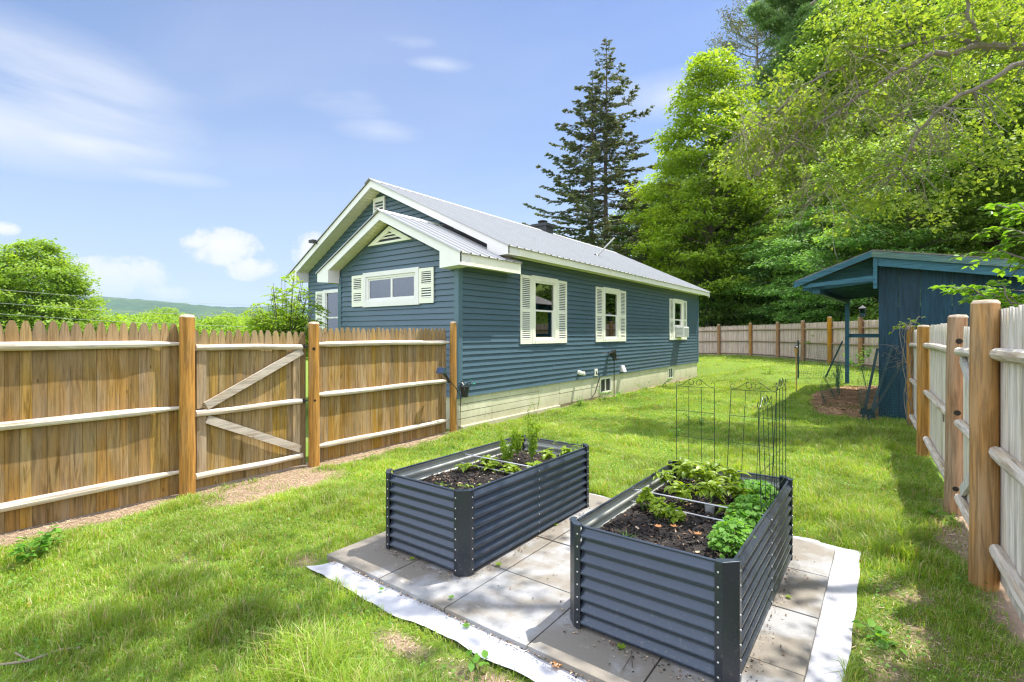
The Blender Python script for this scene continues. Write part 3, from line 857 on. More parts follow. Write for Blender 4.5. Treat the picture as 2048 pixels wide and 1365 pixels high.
def side_window(c, ac=False):
    x = WX + 0.004
    z0, z1 = 1.40, 2.76; y0, y1 = c - 0.48, c + 0.48
    f = MB(); T = 0.10
    f.box(x, x + 0.045, y0, y0 + T, z0, z1); f.box(x, x + 0.045, y1 - T, y1, z0, z1)
    f.box(x, x + 0.045, y0 + T, y1 - T, z1 - T, z1); f.box(x, x + 0.052, y0 + T, y1 - T, z0, z0 + 0.075)
    f.box(x + 0.002, x + 0.028, y0 + T, y0 + T + 0.04, z0 + 0.075, z1 - T); f.box(x + 0.002, x + 0.028, y1 - T - 0.04, y1 - T, z0 + 0.075, z1 - T)
    f.box(x + 0.002, x + 0.028, y0 + T + 0.04, y1 - T - 0.04, z1 - T - 0.04, z1 - T)
    fo = f.build('window', M['cream'], house, bevel=0.003)
    ia, ib = y0 + T + 0.04, y1 - T - 0.04
    mid = (z0 + 0.075 + z1 - T - 0.04) / 2 + 0.02
    s = MB(); q = 0.030
    lowb = z0 + 0.075 + (0.36 if ac else 0)
    s.box(x - 0.01, x + 0.016, ia, ib, mid - 0.018, mid + 0.018)
    s.box(x - 0.012, x + 0.010, ia, ia + q, lowb, mid - 0.018); s.box(x - 0.012, x + 0.010, ib - q, ib, lowb, mid - 0.018)
    s.box(x - 0.012, x + 0.012, ia + q, ib - q, lowb, lowb + 0.055)
    s.build('sash', M['white'], fo)
    g = MB(); g.box(x - 0.008, x - 0.005, ia + q, ib - q, lowb + 0.055, mid - 0.018); g.build('pane', M['glass'], fo)
    g = MB(); g.box(x - 0.002, x + 0.001, ia, ib, mid + 0.018, z1 - T - 0.04); g.build('pane', M['glass'], fo)
    for (a, b) in ((y0 - 0.385, y0 - 0.004), (y1 + 0.004, y1 + 0.385)):
        shutter(a, b, z0 + 0.0, z1 - 0.02, WX + 0.012, 'x').build('shutter', M['cream'], house)
for i, c in enumerate(wins): side_window(c, ac=(i == 2))
# draped blanket hanging inside the first window
mb = MB()
c = wins[0]
N_ = 26
for r in range(9):
    pass
rows = []
for j in range(10):
    zt = 2.32 - 0.045 * j
    row = []
    for i in range(N_ + 1):
        s_ = i / N_
        sag = 0.10 * math.sin(math.pi * s_) * (j / 9 + 0.3)
        row.append((WX - 0.07 - 0.02 * math.sin(j * 2.1 + s_ * 5), c - 0.33 + 0.66 * s_, zt - sag * 1.6 + 0.05 * (2 * s_ - 1) ** 2))
    rows.append(row)
for j in range(9):
    for i in range(N_):
        mb.poly([rows[j][i], rows[j][i + 1], rows[j + 1][i + 1], rows[j + 1][i]])
def striped():
    m, t, out = new_mat('striped cloth')
    tc = t.n('ShaderNodeTexCoord')
    wv = t.n('ShaderNodeTexWave', i_Scale=7.0, i_Distortion=4.0); wv.bands_direction = 'Z'
    t.link(tc.outputs['Object'], wv.inputs['Vector'])
    c_ = t.ramp(wv.outputs['Fac'], [(0.3, (0.12, 0.10, 0.13)), (0.5, (0.55, 0.52, 0.55)), (0.8, (0.42, 0.16, 0.13))])
    p = t.n('ShaderNodeBsdfPrincipled', i_Roughness=0.9); t.link(c_, p.inputs['Base Color']); t.link(p.outputs[0], out.inputs[0])
    return m
b_ = mb.build('blanket', striped(), None, smooth=True)
tag(b_, 'striped grey and red blanket draped across the upper half of the nearest side window', 'blanket')

# sliding window of the bump-out
y = BY - 0.004
X0, X1, Z0, Z1 = -8.12, -6.55, 2.11, 2.77
f = MB(); T = 0.085
def ybox(mb, a, b, c_, d, p0, p1): mb.box(a, b, y - p1, y - p0, c_, d)
ybox(f, X0, X0 + T, Z0, Z1, 0, 0.05); ybox(f, X1 - T, X1, Z0, Z1, 0, 0.05)
ybox(f, X0 + T, X1 - T, Z1 - T, Z1, 0, 0.05); ybox(f, X0 + T, X1 - T, Z0, Z0 + T + 0.02, 0, 0.05)
ybox(f, X0 + T, X0 + T + 0.05, Z0 + T + 0.02, Z1 - T, 0.001, 0.03); ybox(f, X1 - T - 0.03, X1 - T, Z0 + T + 0.02, Z1 - T, 0.001, 0.03)
ybox(f, X0 + T + 0.05, X1 - T - 0.03, Z1 - T - 0.04, Z1 - T, 0.001, 0.03)
ybox(f, X0 + T + 0.05, X1 - T - 0.03, Z0 + T + 0.02, Z0 + T + 0.05, 0.001, 0.035)
fo = f.build('window', M['white'], house, bevel=0.003)
ia, ib, za, zb = X0 + T + 0.05, X1 - T - 0.03, Z0 + T + 0.05, Z1 - T - 0.04
mid = (ia + ib) / 2 + 0.02
for (a, b, off) in ((ia, mid, 0.006), (mid - 0.0, ib, 0.014)):
    s = MB(); q = 0.03
    ybox(s, a, a + q, za, zb, off - 0.014, off + 0.006); ybox(s, b - q, b, za, zb, off - 0.014, off + 0.006)
    ybox(s, a + q, b - q, za, za + q, off - 0.014, off + 0.006); ybox(s, a + q, b - q, zb - q, zb, off - 0.014, off + 0.006)
    s.build('sash', M['white'], fo)
    g = MB(); ybox(g, a + q, b - q, za + q, zb - q, off - 0.006, off - 0.003); g.build('pane', M['glass'], fo)
for (a, b) in ((X0 - 0.36, X0 - 0.004), (X1 + 0.004, X1 + 0.36)):
    shutter(a, b, 2.13, 2.74, BY - 0.012, 'y').build('shutter', M['cream'], house)
# net curtain behind it
def drape(y_, xa, xb, za_, zb_, name='curtain', amp=0.02, k=26):
    mb = MB(); n = 60
    for i in range(n):
        p = [(xa + (xb - xa) * t_ / n, y_ + amp * math.sin(t_ / n * k)) for t_ in (i, i + 1)]
        mb.poly([(p[0][0], p[0][1], za_), (p[1][0], p[1][1], za_), (p[1][0], p[1][1], zb_), (p[0][0], p[0][1], zb_)])
    return mb
drape(BY + 0.045, -7.30, -6.62, 2.1, 2.74).build('curtain', M['curtain'], house, smooth=True)
drape(GY + 0.08, -11.3, -10.6, 1.95, 2.66).build('curtain', M['curtain'], house, smooth=True)
# partly hidden tall window of the main gable
y = GY - 0.004
X0, X1, Z0, Z1 = -11.40, -10.50, 1.40, 2.70
f = MB(); T = 0.085
ybox(f, X0, X0 + T, Z0, Z1, 0, 0.05); ybox(f, X1 - T, X1, Z0, Z1, 0, 0.05)
ybox(f, X0 + T, X1 - T, Z1 - T, Z1, 0, 0.05); ybox(f, X0 + T, X1 - T, Z0, Z0 + T, 0, 0.05)
ybox(f, X0 + T, X1 - T, 1.98, 2.02, 0, 0.03)
ybox(f, X0 + T, X0 + T + 0.035, Z0 + T, Z1 - T, 0.001, 0.03); ybox(f, X1 - T - 0.035, X1 - T, Z0 + T, Z1 - T, 0.001, 0.03)
fo = f.build('window', M['white'], house, bevel=0.003)
g = MB(); ybox(g, X0 + T, X1 - T, Z0 + T, 1.98, 0.008, 0.011); g.build('pane', M['glass'], fo)
g = MB(); ybox(g, X0 + T, X1 - T, 2.02, Z1 - T, 0.004, 0.007); g.build('pane', M['glass'], fo)
shutter(X0 - 0.36, X0 - 0.004, 1.42, 2.68, GY - 0.012, 'y').build('shutter', M['cream'], house)
# square louvred vent and triangular vent
f = MB(); y = GY - 0.01
X0, X1, Z0, Z1 = -9.41, -9.01, 4.25, 4.69
ybox(f, X0, X0 + 0.05, Z0, Z1, 0, 0.045); ybox(f, X1 - 0.05, X1, Z0, Z1, 0, 0.045)
ybox(f, X0 + 0.05, X1 - 0.05, Z1 - 0.10, Z1, 0, 0.045); ybox(f, X0 + 0.05, X1 - 0.05, Z0, Z0 + 0.05, 0, 0.045)
for k in range(4):
    z = Z0 + 0.06 + k * 0.07
    f.mesh([(a, y - b, c_) for a in (X0 + 0.05, X1 - 0.05) for (b, c_) in ((0.035, z), (0.038, z + 0.008), (0.005, z + 0.045), (0.002, z + 0.037))],
           [(0, 1, 2, 3), (7, 6, 5, 4), (0, 4, 5, 1), (1, 5, 6, 2), (2, 6, 7, 3), (3, 7, 4, 0)])
fo = f.build('gable_vent', M['white'], house)
g = MB(); ybox(g, X0 + 0.04, X1 - 0.04, Z0 + 0.04, Z1 - 0.09, -0.004, 0.002); g.build('screen', M['black'], fo)
f = MB(); y = BY - 0.022
A, B_, C_ = (-7.96, 3.275), (-6.72, 3.275), (-7.34, 3.585)
def lerp2(p, q, t): return (p[0] + (q[0] - p[0]) * t, p[1] + (q[1] - p[1]) * t)
cen = ((A[0] + B_[0] + C_[0]) / 3, (A[1] + B_[1] + C_[1]) / 3 - 0.01)
inn = [lerp2(p, cen, 0.42) for p in (A, B_, C_)]
outr = [A, B_, C_]
for k in range(3):
    p, q, r, s_ = outr[k], outr[(k + 1) % 3], inn[(k + 1) % 3], inn[k]
    pts = [(u, y - d, v) for d in (0.0, 0.035) for (u, v) in (p, q, r, s_)]
    f.mesh(pts, [(0, 1, 2, 3), (7, 6, 5, 4), (0, 4, 5, 1), (1, 5, 6, 2), (2, 6, 7, 3), (3, 7, 4, 0)])
for z, hw in ((3.36, 0.27), (3.42, 0.15)):
    f.mesh([(-7.34 + sx * hw, y - b, c_) for sx in (-1, 1) for (b, c_) in ((0.030, z), (0.033, z + 0.008), (0.003, z + 0.04), (0.001, z + 0.032))],
           [(0, 1, 2, 3), (7, 6, 5, 4), (0, 4, 5, 1), (1, 5, 6, 2), (2, 6, 7, 3), (3, 7, 4, 0)])
fo = f.build('triangular_vent', M['cream'], house)
g = MB(); g.poly([(p[0], y - 0.003, p[1]) for p in inn]); g.build('screen', M['black'], fo)

# roofs ---------------------------------------------------------------
def rib_roof(x_lo, z_lo, x_hi, z_hi, y0, y1, name, pitch=0.228):
    """sheet with ribs running up the slope, thickness 2 cm"""
    mb = MB()
    dx, dz = x_hi - x_lo, z_hi - z_lo
    L = math.hypot(dx, dz); nx_, nz_ = -dz / L, dx / L
    if nz_ < 0: nx_, nz_ = -nx_, -nz_
    prof = []
    y = y0
    k = 0
    while y < y1 - 0.02:
        prof += [(y, 0.0), (y + 0.010, 0.026), (y + 0.034, 0.026), (y + 0.044, 0.0)]
        a = y + 0.044; w_ = pitch - 0.044
        for m_ in (0.33, 0.66):
            prof += [(a + w_ * m_ - 0.010, 0.0), (a + w_ * m_, 0.009), (a + w_ * m_ + 0.010, 0.0)]
        y += pitch
    prof = [p for p in prof if p[0] < y1] + [(y1, 0.0)]
    n = len(prof)
    V = []
    for (xe, ze) in ((x_lo, z_lo), (x_hi, z_hi)):
        V += [(xe + nx_ * h, yy, ze + nz_ * h) for yy, h in prof]
    for (xe, ze) in ((x_lo, z_lo), (x_hi, z_hi)):
        V += [(xe + nx_ * (h - 0.006), yy, ze + nz_ * (h - 0.006)) for yy, h in prof]
    F = [(i, i + 1, n + i + 1, n + i) for i in range(n - 1)] + [(2 * n + i, 3 * n + i, 3 * n + i + 1, 2 * n + i + 1) for i in range(n - 1)]
    F += [(i, 2 * n + i, 2 * n + i + 1, i + 1) for i in range(n - 1)]
    F += [(0, n, 3 * n, 2 * n), (n - 1, 3 * n - 1, 4 * n - 1, 2 * n - 1)]
    mb.mesh(V, F)
    return mb.build(name, M['roof'], house)
RY0, RY1 = 6.93, 19.40
ex, ez = -5.27, RZ - 0.482 * (-5.27 - RX)
rib_roof(ex, ez, RX, RZ, RY0, RY1, 'roof_slope')
exl, ezl = -12.55, RZ - 0.55 * (RX + 12.55)
rib_roof(exl, ezl, RX, RZ, RY0, RY1, 'roof_slope')
mb = MB()
mb.prism([(RX - 0.16, RZ - 0.16 * 0.55 + 0.025), (RX, RZ + 0.035), (RX + 0.16, RZ - 0.16 * 0.482 + 0.025), (RX + 0.16, RZ - 0.16 * 0.482 + 0.012), (RX, RZ + 0.022), (RX - 0.16, RZ - 0.16 * 0.55 + 0.012)], 'y', RY0 - 0.02, RY1 + 0.01)
mb.build('ridge_cap', M['roof'], house)
# bump-out roof
bxl, bxr = -9.33, -5.32
bz = AZ - 0.47 * (bxr - AXb)
rib_roof(bxr, bz, AXb, AZ, 5.75, 7.42, 'porch_roof_slope')
# part of right slope past the main wall stops at x inside; left slope
rib_roof(bxl, AZ - 0.50 * (AXb - bxl), AXb, AZ, 5.75, 7.28, 'porch_roof_slope')
mb = MB()
mb.prism([(AXb - 0.13, AZ - 0.065 + 0.024), (AXb, AZ + 0.034), (AXb + 0.13, AZ - 0.061 + 0.024), (AXb + 0.13, AZ - 0.061 + 0.012), (AXb, AZ + 0.022), (AXb - 0.13, AZ - 0.065 + 0.012)], 'y', 5.735, 7.27)
mb.build('porch_ridge_cap', M['white'], house)
# flashing where the small roof meets the wall
mb = MB(); mb.beam((AXb + 0.15, GY - 0.03, AZ - 0.02), (-5.75, GY - 0.03, AZ - 0.47 * (-5.75 - AXb) + 0.06), 0.10, 0.012); mb.build('flashing', M['dark_metal'], house)
mb = MB(); mb.beam((AXb + 0.45, GY - 0.045, AZ - 0.47 * 0.45 + 0.10), (-5.75, GY - 0.045, AZ - 0.47 * (-5.75 - AXb) + 0.125), 0.022, 0.02); mb.build('flashing', M['white'], house)

def rake(xa, za, xb, zb, y, wdt, name='rake_board', thk=0.03):
    """white board following the slope from (xa,za) up to (xb,zb), lying in front of y"""
    mb = MB()
    mb.prism([(xa, za), (xb, zb), (xb, zb - wdt), (xa, za - wdt)], 'y', y, y + thk)
    return mb.build(name, M['white'], house)
# main roof rakes (front), boxes at the eaves, soffits
yk = 6.96
rake(-5.30, RZ - 0.482 * (-5.30 - RX) - 0.012, RX, RZ - 0.012, yk, 0.15)
rake(-12.50, RZ - 0.55 * (RX + 12.50) - 0.012, RX, RZ - 0.012, yk, 0.15)
rake(-5.30, RZ - 0.482 * (-5.30 - RX) - 0.012, RX, RZ - 0.012, 19.34, 0.19)
z_e = RZ - 0.482 * (-5.30 - RX) - 0.012
mb = MB(); mb.prism([(-5.30, z_e), (-5.78, z_e + 0.482 * 0.48), (-5.78, 2.985), (-5.30, 3.0)], 'y', yk - 0.004, yk + 0.34); mb.build('eave_box', M['white'], house)
z_l = RZ - 0.55 * (RX + 12.50) - 0.012
mb = MB(); mb.prism([(-12.50, z_l), (-12.15, z_l + 0.55 * 0.35), (-12.15, z_l - 0.19), (-12.50, z_l - 0.18)], 'y', yk - 0.004, yk + 0.34); mb.build('eave_box', M['white'], house)
mb = MB(); mb.box(-5.33, -5.30, yk + 0.34, 19.34, 3.005, z_e); mb.build('fascia', M['cream'], house)
def soffit_board(name, pts, m=M['soffit']):
    mb = MB(); mb.poly(pts); mb.poly([(p[0], p[1], p[2] + 0.01) for p in pts][::-1]); return mb.build(name, m, house)
soffit_board('eave_soffit', [(-5.32, yk + 0.3, 3.012), (WX - 0.01, yk + 0.3, 3.06), (WX - 0.01, 19.34, 3.06), (-5.32, 19.34, 3.012)])
mb = MB(); mb.box(WX + 0.02, WX + 0.045, GY + 0.12, EY + 0.1, 3.035, 3.062); mb.build('soffit_trim', M['cream'], house)
def vinyl_soffit(xa, za, xb, zb, y0, y1, name):
    """sloping under-rake soffit with shallow cross grooves"""
    mb = MB(); L = math.hypot(xb - xa, zb - za); n = int(L / 0.10)
    for k in range(n):
        a, b = k / n, (k + 1) / n - 0.10 / L * 0.12
        p = [(xa + (xb - xa) * t_, za + (zb - za) * t_) for t_ in (a, b, (k + 1) / n)]
        mb.poly([(p[0][0], y0, p[0][1]), (p[1][0], y0, p[1][1]), (p[1][0], y1, p[1][1]), (p[0][0], y1, p[0][1])])
        mb.poly([(p[1][0], y0, p[1][1] + 0.012), (p[2][0], y0, p[2][1] + 0.012), (p[2][0], y1, p[2][1] + 0.012), (p[1][0], y1, p[1][1] + 0.012)])
        mb.poly([(p[1][0], y0, p[1][1]), (p[1][0], y1, p[1][1]), (p[1][0], y1, p[1][1] + 0.012), (p[1][0], y0, p[1][1] + 0.012)])
    return mb.build(name, M['soffit'], house)
vinyl_soffit(-12.48, z_l - 0.13, RX, RZ - 0.14, yk + 0.03, GY - 0.01, 'rake_soffit')
vinyl_soffit(-5.78, z_e + 0.482 * 0.48 - 0.13, RX, RZ - 0.14, yk + 0.03, GY - 0.01, 'rake_soffit')
# bump-out rakes
yb = 5.78
zr = AZ - 0.47 * (-5.35 - AXb) - 0.012
zl = AZ - 0.50 * (AXb + 9.30) - 0.012
rake(-5.35, zr, AXb, AZ - 0.012, yb, 0.15); rake(-9.30, zl, AXb, AZ - 0.012, yb, 0.15)
mb = MB(); mb.prism([(-5.35, zr), (-5.80, zr + 0.47 * 0.45), (-5.80, 2.665), (-5.35, 2.685)], 'y', yb - 0.004, yb + 0.26); mb.build('eave_box', M['white'], house)
mb = MB(); mb.prism([(-9.30, zl), (-8.92, zl + 0.5 * 0.38), (-8.92, zl - 0.20), (-9.30, zl - 0.17)], 'y', yb - 0.004, yb + 0.26); mb.build('eave_box', M['white'], house)
mb = MB(); mb.box(-5.38, -5.35, yb + 0.26, 7.40, 2.69, zr); mb.prism([(-5.38, 2.70), (-5.38, zr - 0.01), (-5.66, zr + 0.12), (-5.66, 2.72)], 'y', 7.37, 7.40); mb.build('fascia', M['cream'], house)
soffit_board('eave_soffit', [(-5.37, yb + 0.24, 2.70), (WX - 0.01, yb + 0.24, 2.725), (WX - 0.01, 7.37, 2.725), (-5.37, 7.37, 2.70)])
soffit_board('eave_soffit', [(-9.28, yb + 0.24, zl - 0.18), (BX0, yb + 0.24, zl - 0.19), (BX0, 7.29, zl - 0.19), (-9.28, 7.29, zl - 0.18)])
mb = MB(); mb.box(-9.30, -9.27, yb + 0.26, 7.29, zl - 0.18, zl); mb.build('fascia', M['white'], house)
vinyl_soffit(-8.95, zl + 0.5 * 0.35 - 0.13, AXb, AZ - 0.14, yb + 0.03, BY - 0.01, 'rake_soffit')
vinyl_soffit(-5.80, zr + 0.47 * 0.45 - 0.13, AXb, AZ - 0.14, yb + 0.03, BY - 0.01, 'rake_soffit')
# gable bases behind the soffits closed
mb = MB(); mb.prism([(BX0, 2.7), (WX, 2.7), (WX, 2.88), (AXb, AZ - 0.06), (BX0, 2.95)], 'y', BY + 0.002, BY + 0.05)
mb.prism([(LX, 2.9), (WX - 0.003, 2.9), (WX - 0.003, roofz(WX) - 0.06), (RX, RZ - 0.06), (LX, roofz(LX) - 0.06)], 'y', GY + 0.002, GY + 0.05)
mb.build('sheathing', M['siding'], house)

# chimney, vent pipe, lights
mb = MB(); mb.box(-9.51, -8.95, 13.8, 14.22, 4.5, 5.16)
ch = mb.build('chimney', M['dark_metal'], house, bevel=0.006)
mb = MB(); mb.box(-9.54, -8.92, 13.77, 14.25, 5.16, 5.26); mb.build('chimney_band', M['dark_metal'], ch, bevel=0.006)
mb = MB(); mb.lathe([(0.10, 0), (0.10, 0.06), (0.16, 0.065), (0.17, 0.10), (0.10, 0.13)], (-9.22, 14.0, 5.26)); mb.build('flue_cap', M['black'], ch, smooth=True)
mb = MB(); mb.tube([(-6.80, 13.15, 3.84), (-6.50, 13.75, 4.46)], 0.024, 10); vp = mb.build('vent_pipe', M['grey_plastic'], house, smooth=True)
mb = MB(); mb.lathe([(0.10, 0), (0.05, 0.06)], (-6.80, 13.15, 3.87)); mb.build('boot', M['dark_metal'], vp, smooth=True)
mb = MB(); mb.obox((-11.3, 6.90, 3.87), (0.09, 0, 0.0), (0, 0.06, 0), (0, 0, 0.035)); mb.tube([(-11.25, 6.95, 3.87), (-11.2, 6.97, 3.80)], 0.02)
mb.build('security_light', M['dark_metal'], house)
# things screwed to the siding
def outlet(yc, zc, w_, h_, name, mat_, depth=0.05):
    mb = MB(); mb.box(WX + 0.015, WX + depth, yc - w_ / 2, yc + w_ / 2, zc - h_ / 2, zc + h_ / 2)
    return mb.build(name, mat_, house, bevel=0.005)
o_ = outlet(10.86, 0.665, 0.13, 0.17, 'outlet_box', M['cream'])
mb = MB(); mb.box(WX + 0.05, WX + 0.056, 10.83, 10.87, 0.63, 0.70); mb.build('socket', M['dark_metal'], o_)
mb = MB(); mb.prism([(WX + 0.01, 0.74), (WX + 0.05, 0.76), (WX + 0.12, 0.60), (WX + 0.01, 0.60)], 'y', 12.28, 12.46); mb.build('dryer_vent', M['white'], house, bevel=0.004)
mb = MB(); mb.tube([(WX + 0.01, 10.02, 0.72), (WX + 0.07, 10.03, 0.71), (WX + 0.13, 10.05, 0.69)], [0.045, 0.05, 0.035], 12); mb.tube([(WX + 0.13, 10.05, 0.69), (WX + 0.16, 10.08, 0.70)], 0.045, 10)
mb.build('pipe_hood', M['cream'], house, smooth=True)
mb = MB(); mb.tube([(WX + 0.06, 10.85, 0.64), (WX + 0.10, 10.95, 0.58), (WX + 0.09, 10.85, 0.40), (WX + 0.12, 10.65, 0.20), (WX + 0.14, 10.35, 0.06)], 0.012, 6)
tag(mb.build('power_cable', M['black']), 'black cable hanging from the outlet on the blue siding to the grass', 'cable')
# air conditioner
ac = thing('air_conditioner', (WX, wins[2], 1.475), 'small white air conditioner sitting in the farthest side window', 'air conditioner')
mb = MB(); mb.box(WX - 0.1, WX + 0.30, wins[2] - 0.26, wins[2] + 0.26, 1.49, 1.83); mb.build('case', M['white'], ac, bevel=0.012)
mb = MB()
for k in range(9): mb.box(WX + 0.30, WX + 0.306, wins[2] - 0.22, wins[2] + 0.22, 1.525 + k * 0.032, 1.541 + k * 0.032)
mb.build('grille', M['grey_plastic'], ac)
mb = MB()
for k in range(6): mb.box(WX + 0.06, WX + 0.26, wins[2] - 0.264, wins[2] - 0.26, 1.56 + k * 0.04, 1.575 + k * 0.04)
mb.build('side_grille', M['grey_plastic'], ac)
# black stake lamp by the wall
sl = thing('garden_spotlight', (-5.50, 11.62, 0), 'black spotlight on a tall thin pole beside the basement window', 'spotlight')
mb = MB(); mb.tube([(-5.50, 11.62, -0.05), (-5.50, 11.62, 0.96)], 0.012, 8); mb.build('pole', M['black'], sl)
mb = MB(); mb.tube([(-5.50, 11.62, 0.93), (-5.47, 11.58, 0.98), (-5.49, 11.60, 1.04), (-5.52, 11.55, 1.15)], [0.03, 0.05, 0.07, 0.105], 12); mb.build('lamp_head', M['black'], sl, smooth=True)
mb = MB(); mb.tube([(-5.46, 11.66, 0.95), (-5.42, 11.70, 0.97)], 0.025, 8); mb.build('knob', M['black'], sl)

# ------------------------------------------------------------------ fences
def picket_run(mb, P0, P1, z0fn, z1, w_, thk, side, rng, tip=0.13, round_=True, jit=0.010, gap=0.0014):
    """boards from P0 to P1 (x,y); thickness goes to the 'side' unit vector away from the yard"""
    P0 = Vector(P0); P1 = Vector(P1); L = (P1 - P0).length; d = (P1 - P0) / L
    n = max(1, round(L / w_)); ww = L / n
    sv = Vector(side)
    cuts_ = [0.0] + [(i + rng.uniform(-0.11, 0.11)) * ww for i in range(1, n)] + [L]
    for i in range(n):
        a = cuts_[i] + gap * rng.random(); b = cuts_[i + 1] - gap * rng.random() - 0.0003
        m_ = (a + b) / 2; hw = (b - a) / 2
        zt = z1(m_ / L) if callable(z1) else z1
        zt += rng.uniform(-jit, jit)
        zb = z0fn(P0.x + d.x * m_, P0.y + d.y * m_)
        tk = thk * rng.uniform(0.8, 1.1); off = rng.uniform(0, 0.004)
        pr = [(-1, 0), (1, 0), (1, -tip), (0.93, -tip * 0.70), (0.66, -tip * 0.30), (0.28, 0.0), (-0.28, 0.0), (-0.66, -tip * 0.30), (-0.93, -tip * 0.70), (-1, -tip)]
        out = []
        for k, (u, v) in enumerate(pr):
            z = zb if k < 2 else zt + v
            out.append((m_ + u * hw, z))
        if not round_:
            out = [(a, zb), (b, zb), (b, zt - tip), (m_ + hw * 0.25, zt), (m_ - hw * 0.25, zt), (a, zt - tip)]
        F_ = [(P0.x + d.x * s_ + sv.x * off, P0.y + d.y * s_ + sv.y * off, z) for s_, z in out]
        B_ = [(p[0] + sv.x * tk, p[1] + sv.y * tk, p[2]) for p in F_]
        k = len(F_)
        mb.mesh(F_ + B_, [tuple(range(k)), tuple(range(k, 2 * k))[::-1]] + [(i_, k + i_, k + (i_ + 1) % k, (i_ + 1) % k) for i_ in range(k)])

def pole_rail(a, b, r, rng, n=10, wob=0.004, taper_ends=True):
    mb = MB(); a = Vector(a); b = Vector(b); pts = []; rad = []
    N = 14
    for i in range(N + 1):
        t_ = i / N
        p = a.lerp(b, t_); p.z += wob * math.sin(t_ * 7 + a.z * 3) ; pts.append(p)
        k = 1.0
        if taper_ends: k = min(1, 0.45 + 8 * min(t_, 1 - t_))
        rad.append(r * k * (0.94 + 0.12 * rng.random()))
    mb.tube(pts, rad, n)
    return mb

def round_post(c, top, r, mat_, parent, rng, lean=(0, 0), holes=None, n=20):
    mb = MB(); x, y = c; pts = []; rad = []
    z0 = gzf(x, y) - 0.1
    N = 12
    for i in range(N + 1):
        t_ = i / N; z = z0 + (top - z0) * t_
        pts.append((x + lean[0] * t_ + 0.004 * math.sin(z * 3 + x), y + lean[1] * t_, z)); rad.append(r * (1.03 - 0.06 * t_) * (0.985 + 0.03 * rng.random()))
    mb.tube(pts, rad, n)
    o = mb.build('post', mat_, parent, smooth=True, angle=0.9)
    mb = MB(); mb.lathe([(r * 0.97, -0.004), (r * 0.95, 0.008), (r * 0.78, 0.022), (0.001, 0.026)], (x + lean[0], y + lean[1], top), n); mb.build('post_end', M['post_top'], o, smooth=True)
    if holes:
        for (dx, dy, z, hr) in holes:
            mb = MB(); d = Vector((dx, dy, 0)).normalized(); fz = (z - z0) / (top - z0); c_ = Vector((x + lean[0] * fz, y + lean[1] * fz, z)) + d * (r * 0.985)
            mb.tube([c_ - d * 0.03, c_ + d * 0.004], hr, 14); mb.build('hole', M['hole'], o)
    return o

rg = random.Random(11)
def z_low(x, y): return gzf(x, y) + 0.015
BXL = -5.615                           # board face of the left fence
lf = thing('stockade_fence', (-5.6, 0.8, 0), 'tall brown picket fence panel left of the gate, with three pale pole rails', 'fence', 'wooden stockade fence around the yard')
mb = MB(); picket_run(mb, (BXL, -3.0), (BXL, 1.985), z_low, 1.70, 0.0815, 0.022, (-1, 0), rg); mb.build('picket_panel', M['board_left'], lf)
for z in (1.49, 0.855, 0.22):
    pole_rail((BXL + 0.030, -3.0, z), (BXL + 0.035, 1.99, z + 0.015), 0.036, rg).build('rail', M['rail_y'], lf, smooth=True)
round_post((-5.555, 2.035), 1.765, 0.068, M['post'], lf, rg)
# gate
gt = thing('picket_gate', (-5.6, 2.7, 0), 'brown picket gate with two grey diagonal braces between round orange posts', 'gate')
mb = MB(); picket_run(mb, (BXL, 2.10), (BXL - 0.01, 3.345), lambda x, y: 0.025, lambda t_: 1.655 - 0.035 * t_, 0.0815, 0.022, (-1, 0), rg); mb.build('picket_panel', M['board_gate'], gt)
for z, zz_ in ((1.465, 1.445), (0.79, 0.80), (0.155, 0.145)):
    pole_rail((BXL + 0.032, 2.12, z), (BXL + 0.032, 3.27, zz_), 0.032, rg, taper_ends=False).build('rail', M['rail_y'], gt, smooth=True)
for (a, b, z0_, z1_) in ((2.135, 2.225, 0.84, 1.43), (2.135, 2.225, 0.19, 0.755), (3.165, 3.25, 0.835, 1.41), (3.165, 3.25, 0.18, 0.765)):
    mb = MB(); mb.box(BXL + 0.002, BXL + 0.024, a, b, z0_, z1_); mb.build('stile', M['stile'], gt)
mb = MB(); mb.beam((BXL + 0.038, 2.215, 0.86), (BXL + 0.038, 3.265, 1.395), 0.085, 0.025, up=(0, 0, 1)); mb.build('brace', M['brace'], gt)
mb = MB(); mb.beam((BXL + 0.038, 2.225, 0.725), (BXL + 0.038, 3.24, 0.235), 0.085, 0.025); mb.build('brace', M['brace'], gt)
for z in (1.45, 0.80):
    mb = MB(); mb.tube([(BXL + 0.03, 3.27, z), (BXL + 0.05, 3.33, z)], 0.012, 8); mb.obox((BXL + 0.045, 3.275, z), (0.02, 0, 0), (0, 0.012, 0), (0, 0, 0.022)); mb.build('latch', M['black'], gt)
mb = MB(); mb.tube([(BXL + 0.0, 2.115, 1.66), (BXL + 0.0, 2.112, 0.2)], 0.006, 6); mb.build('cord', M['black'], gt)
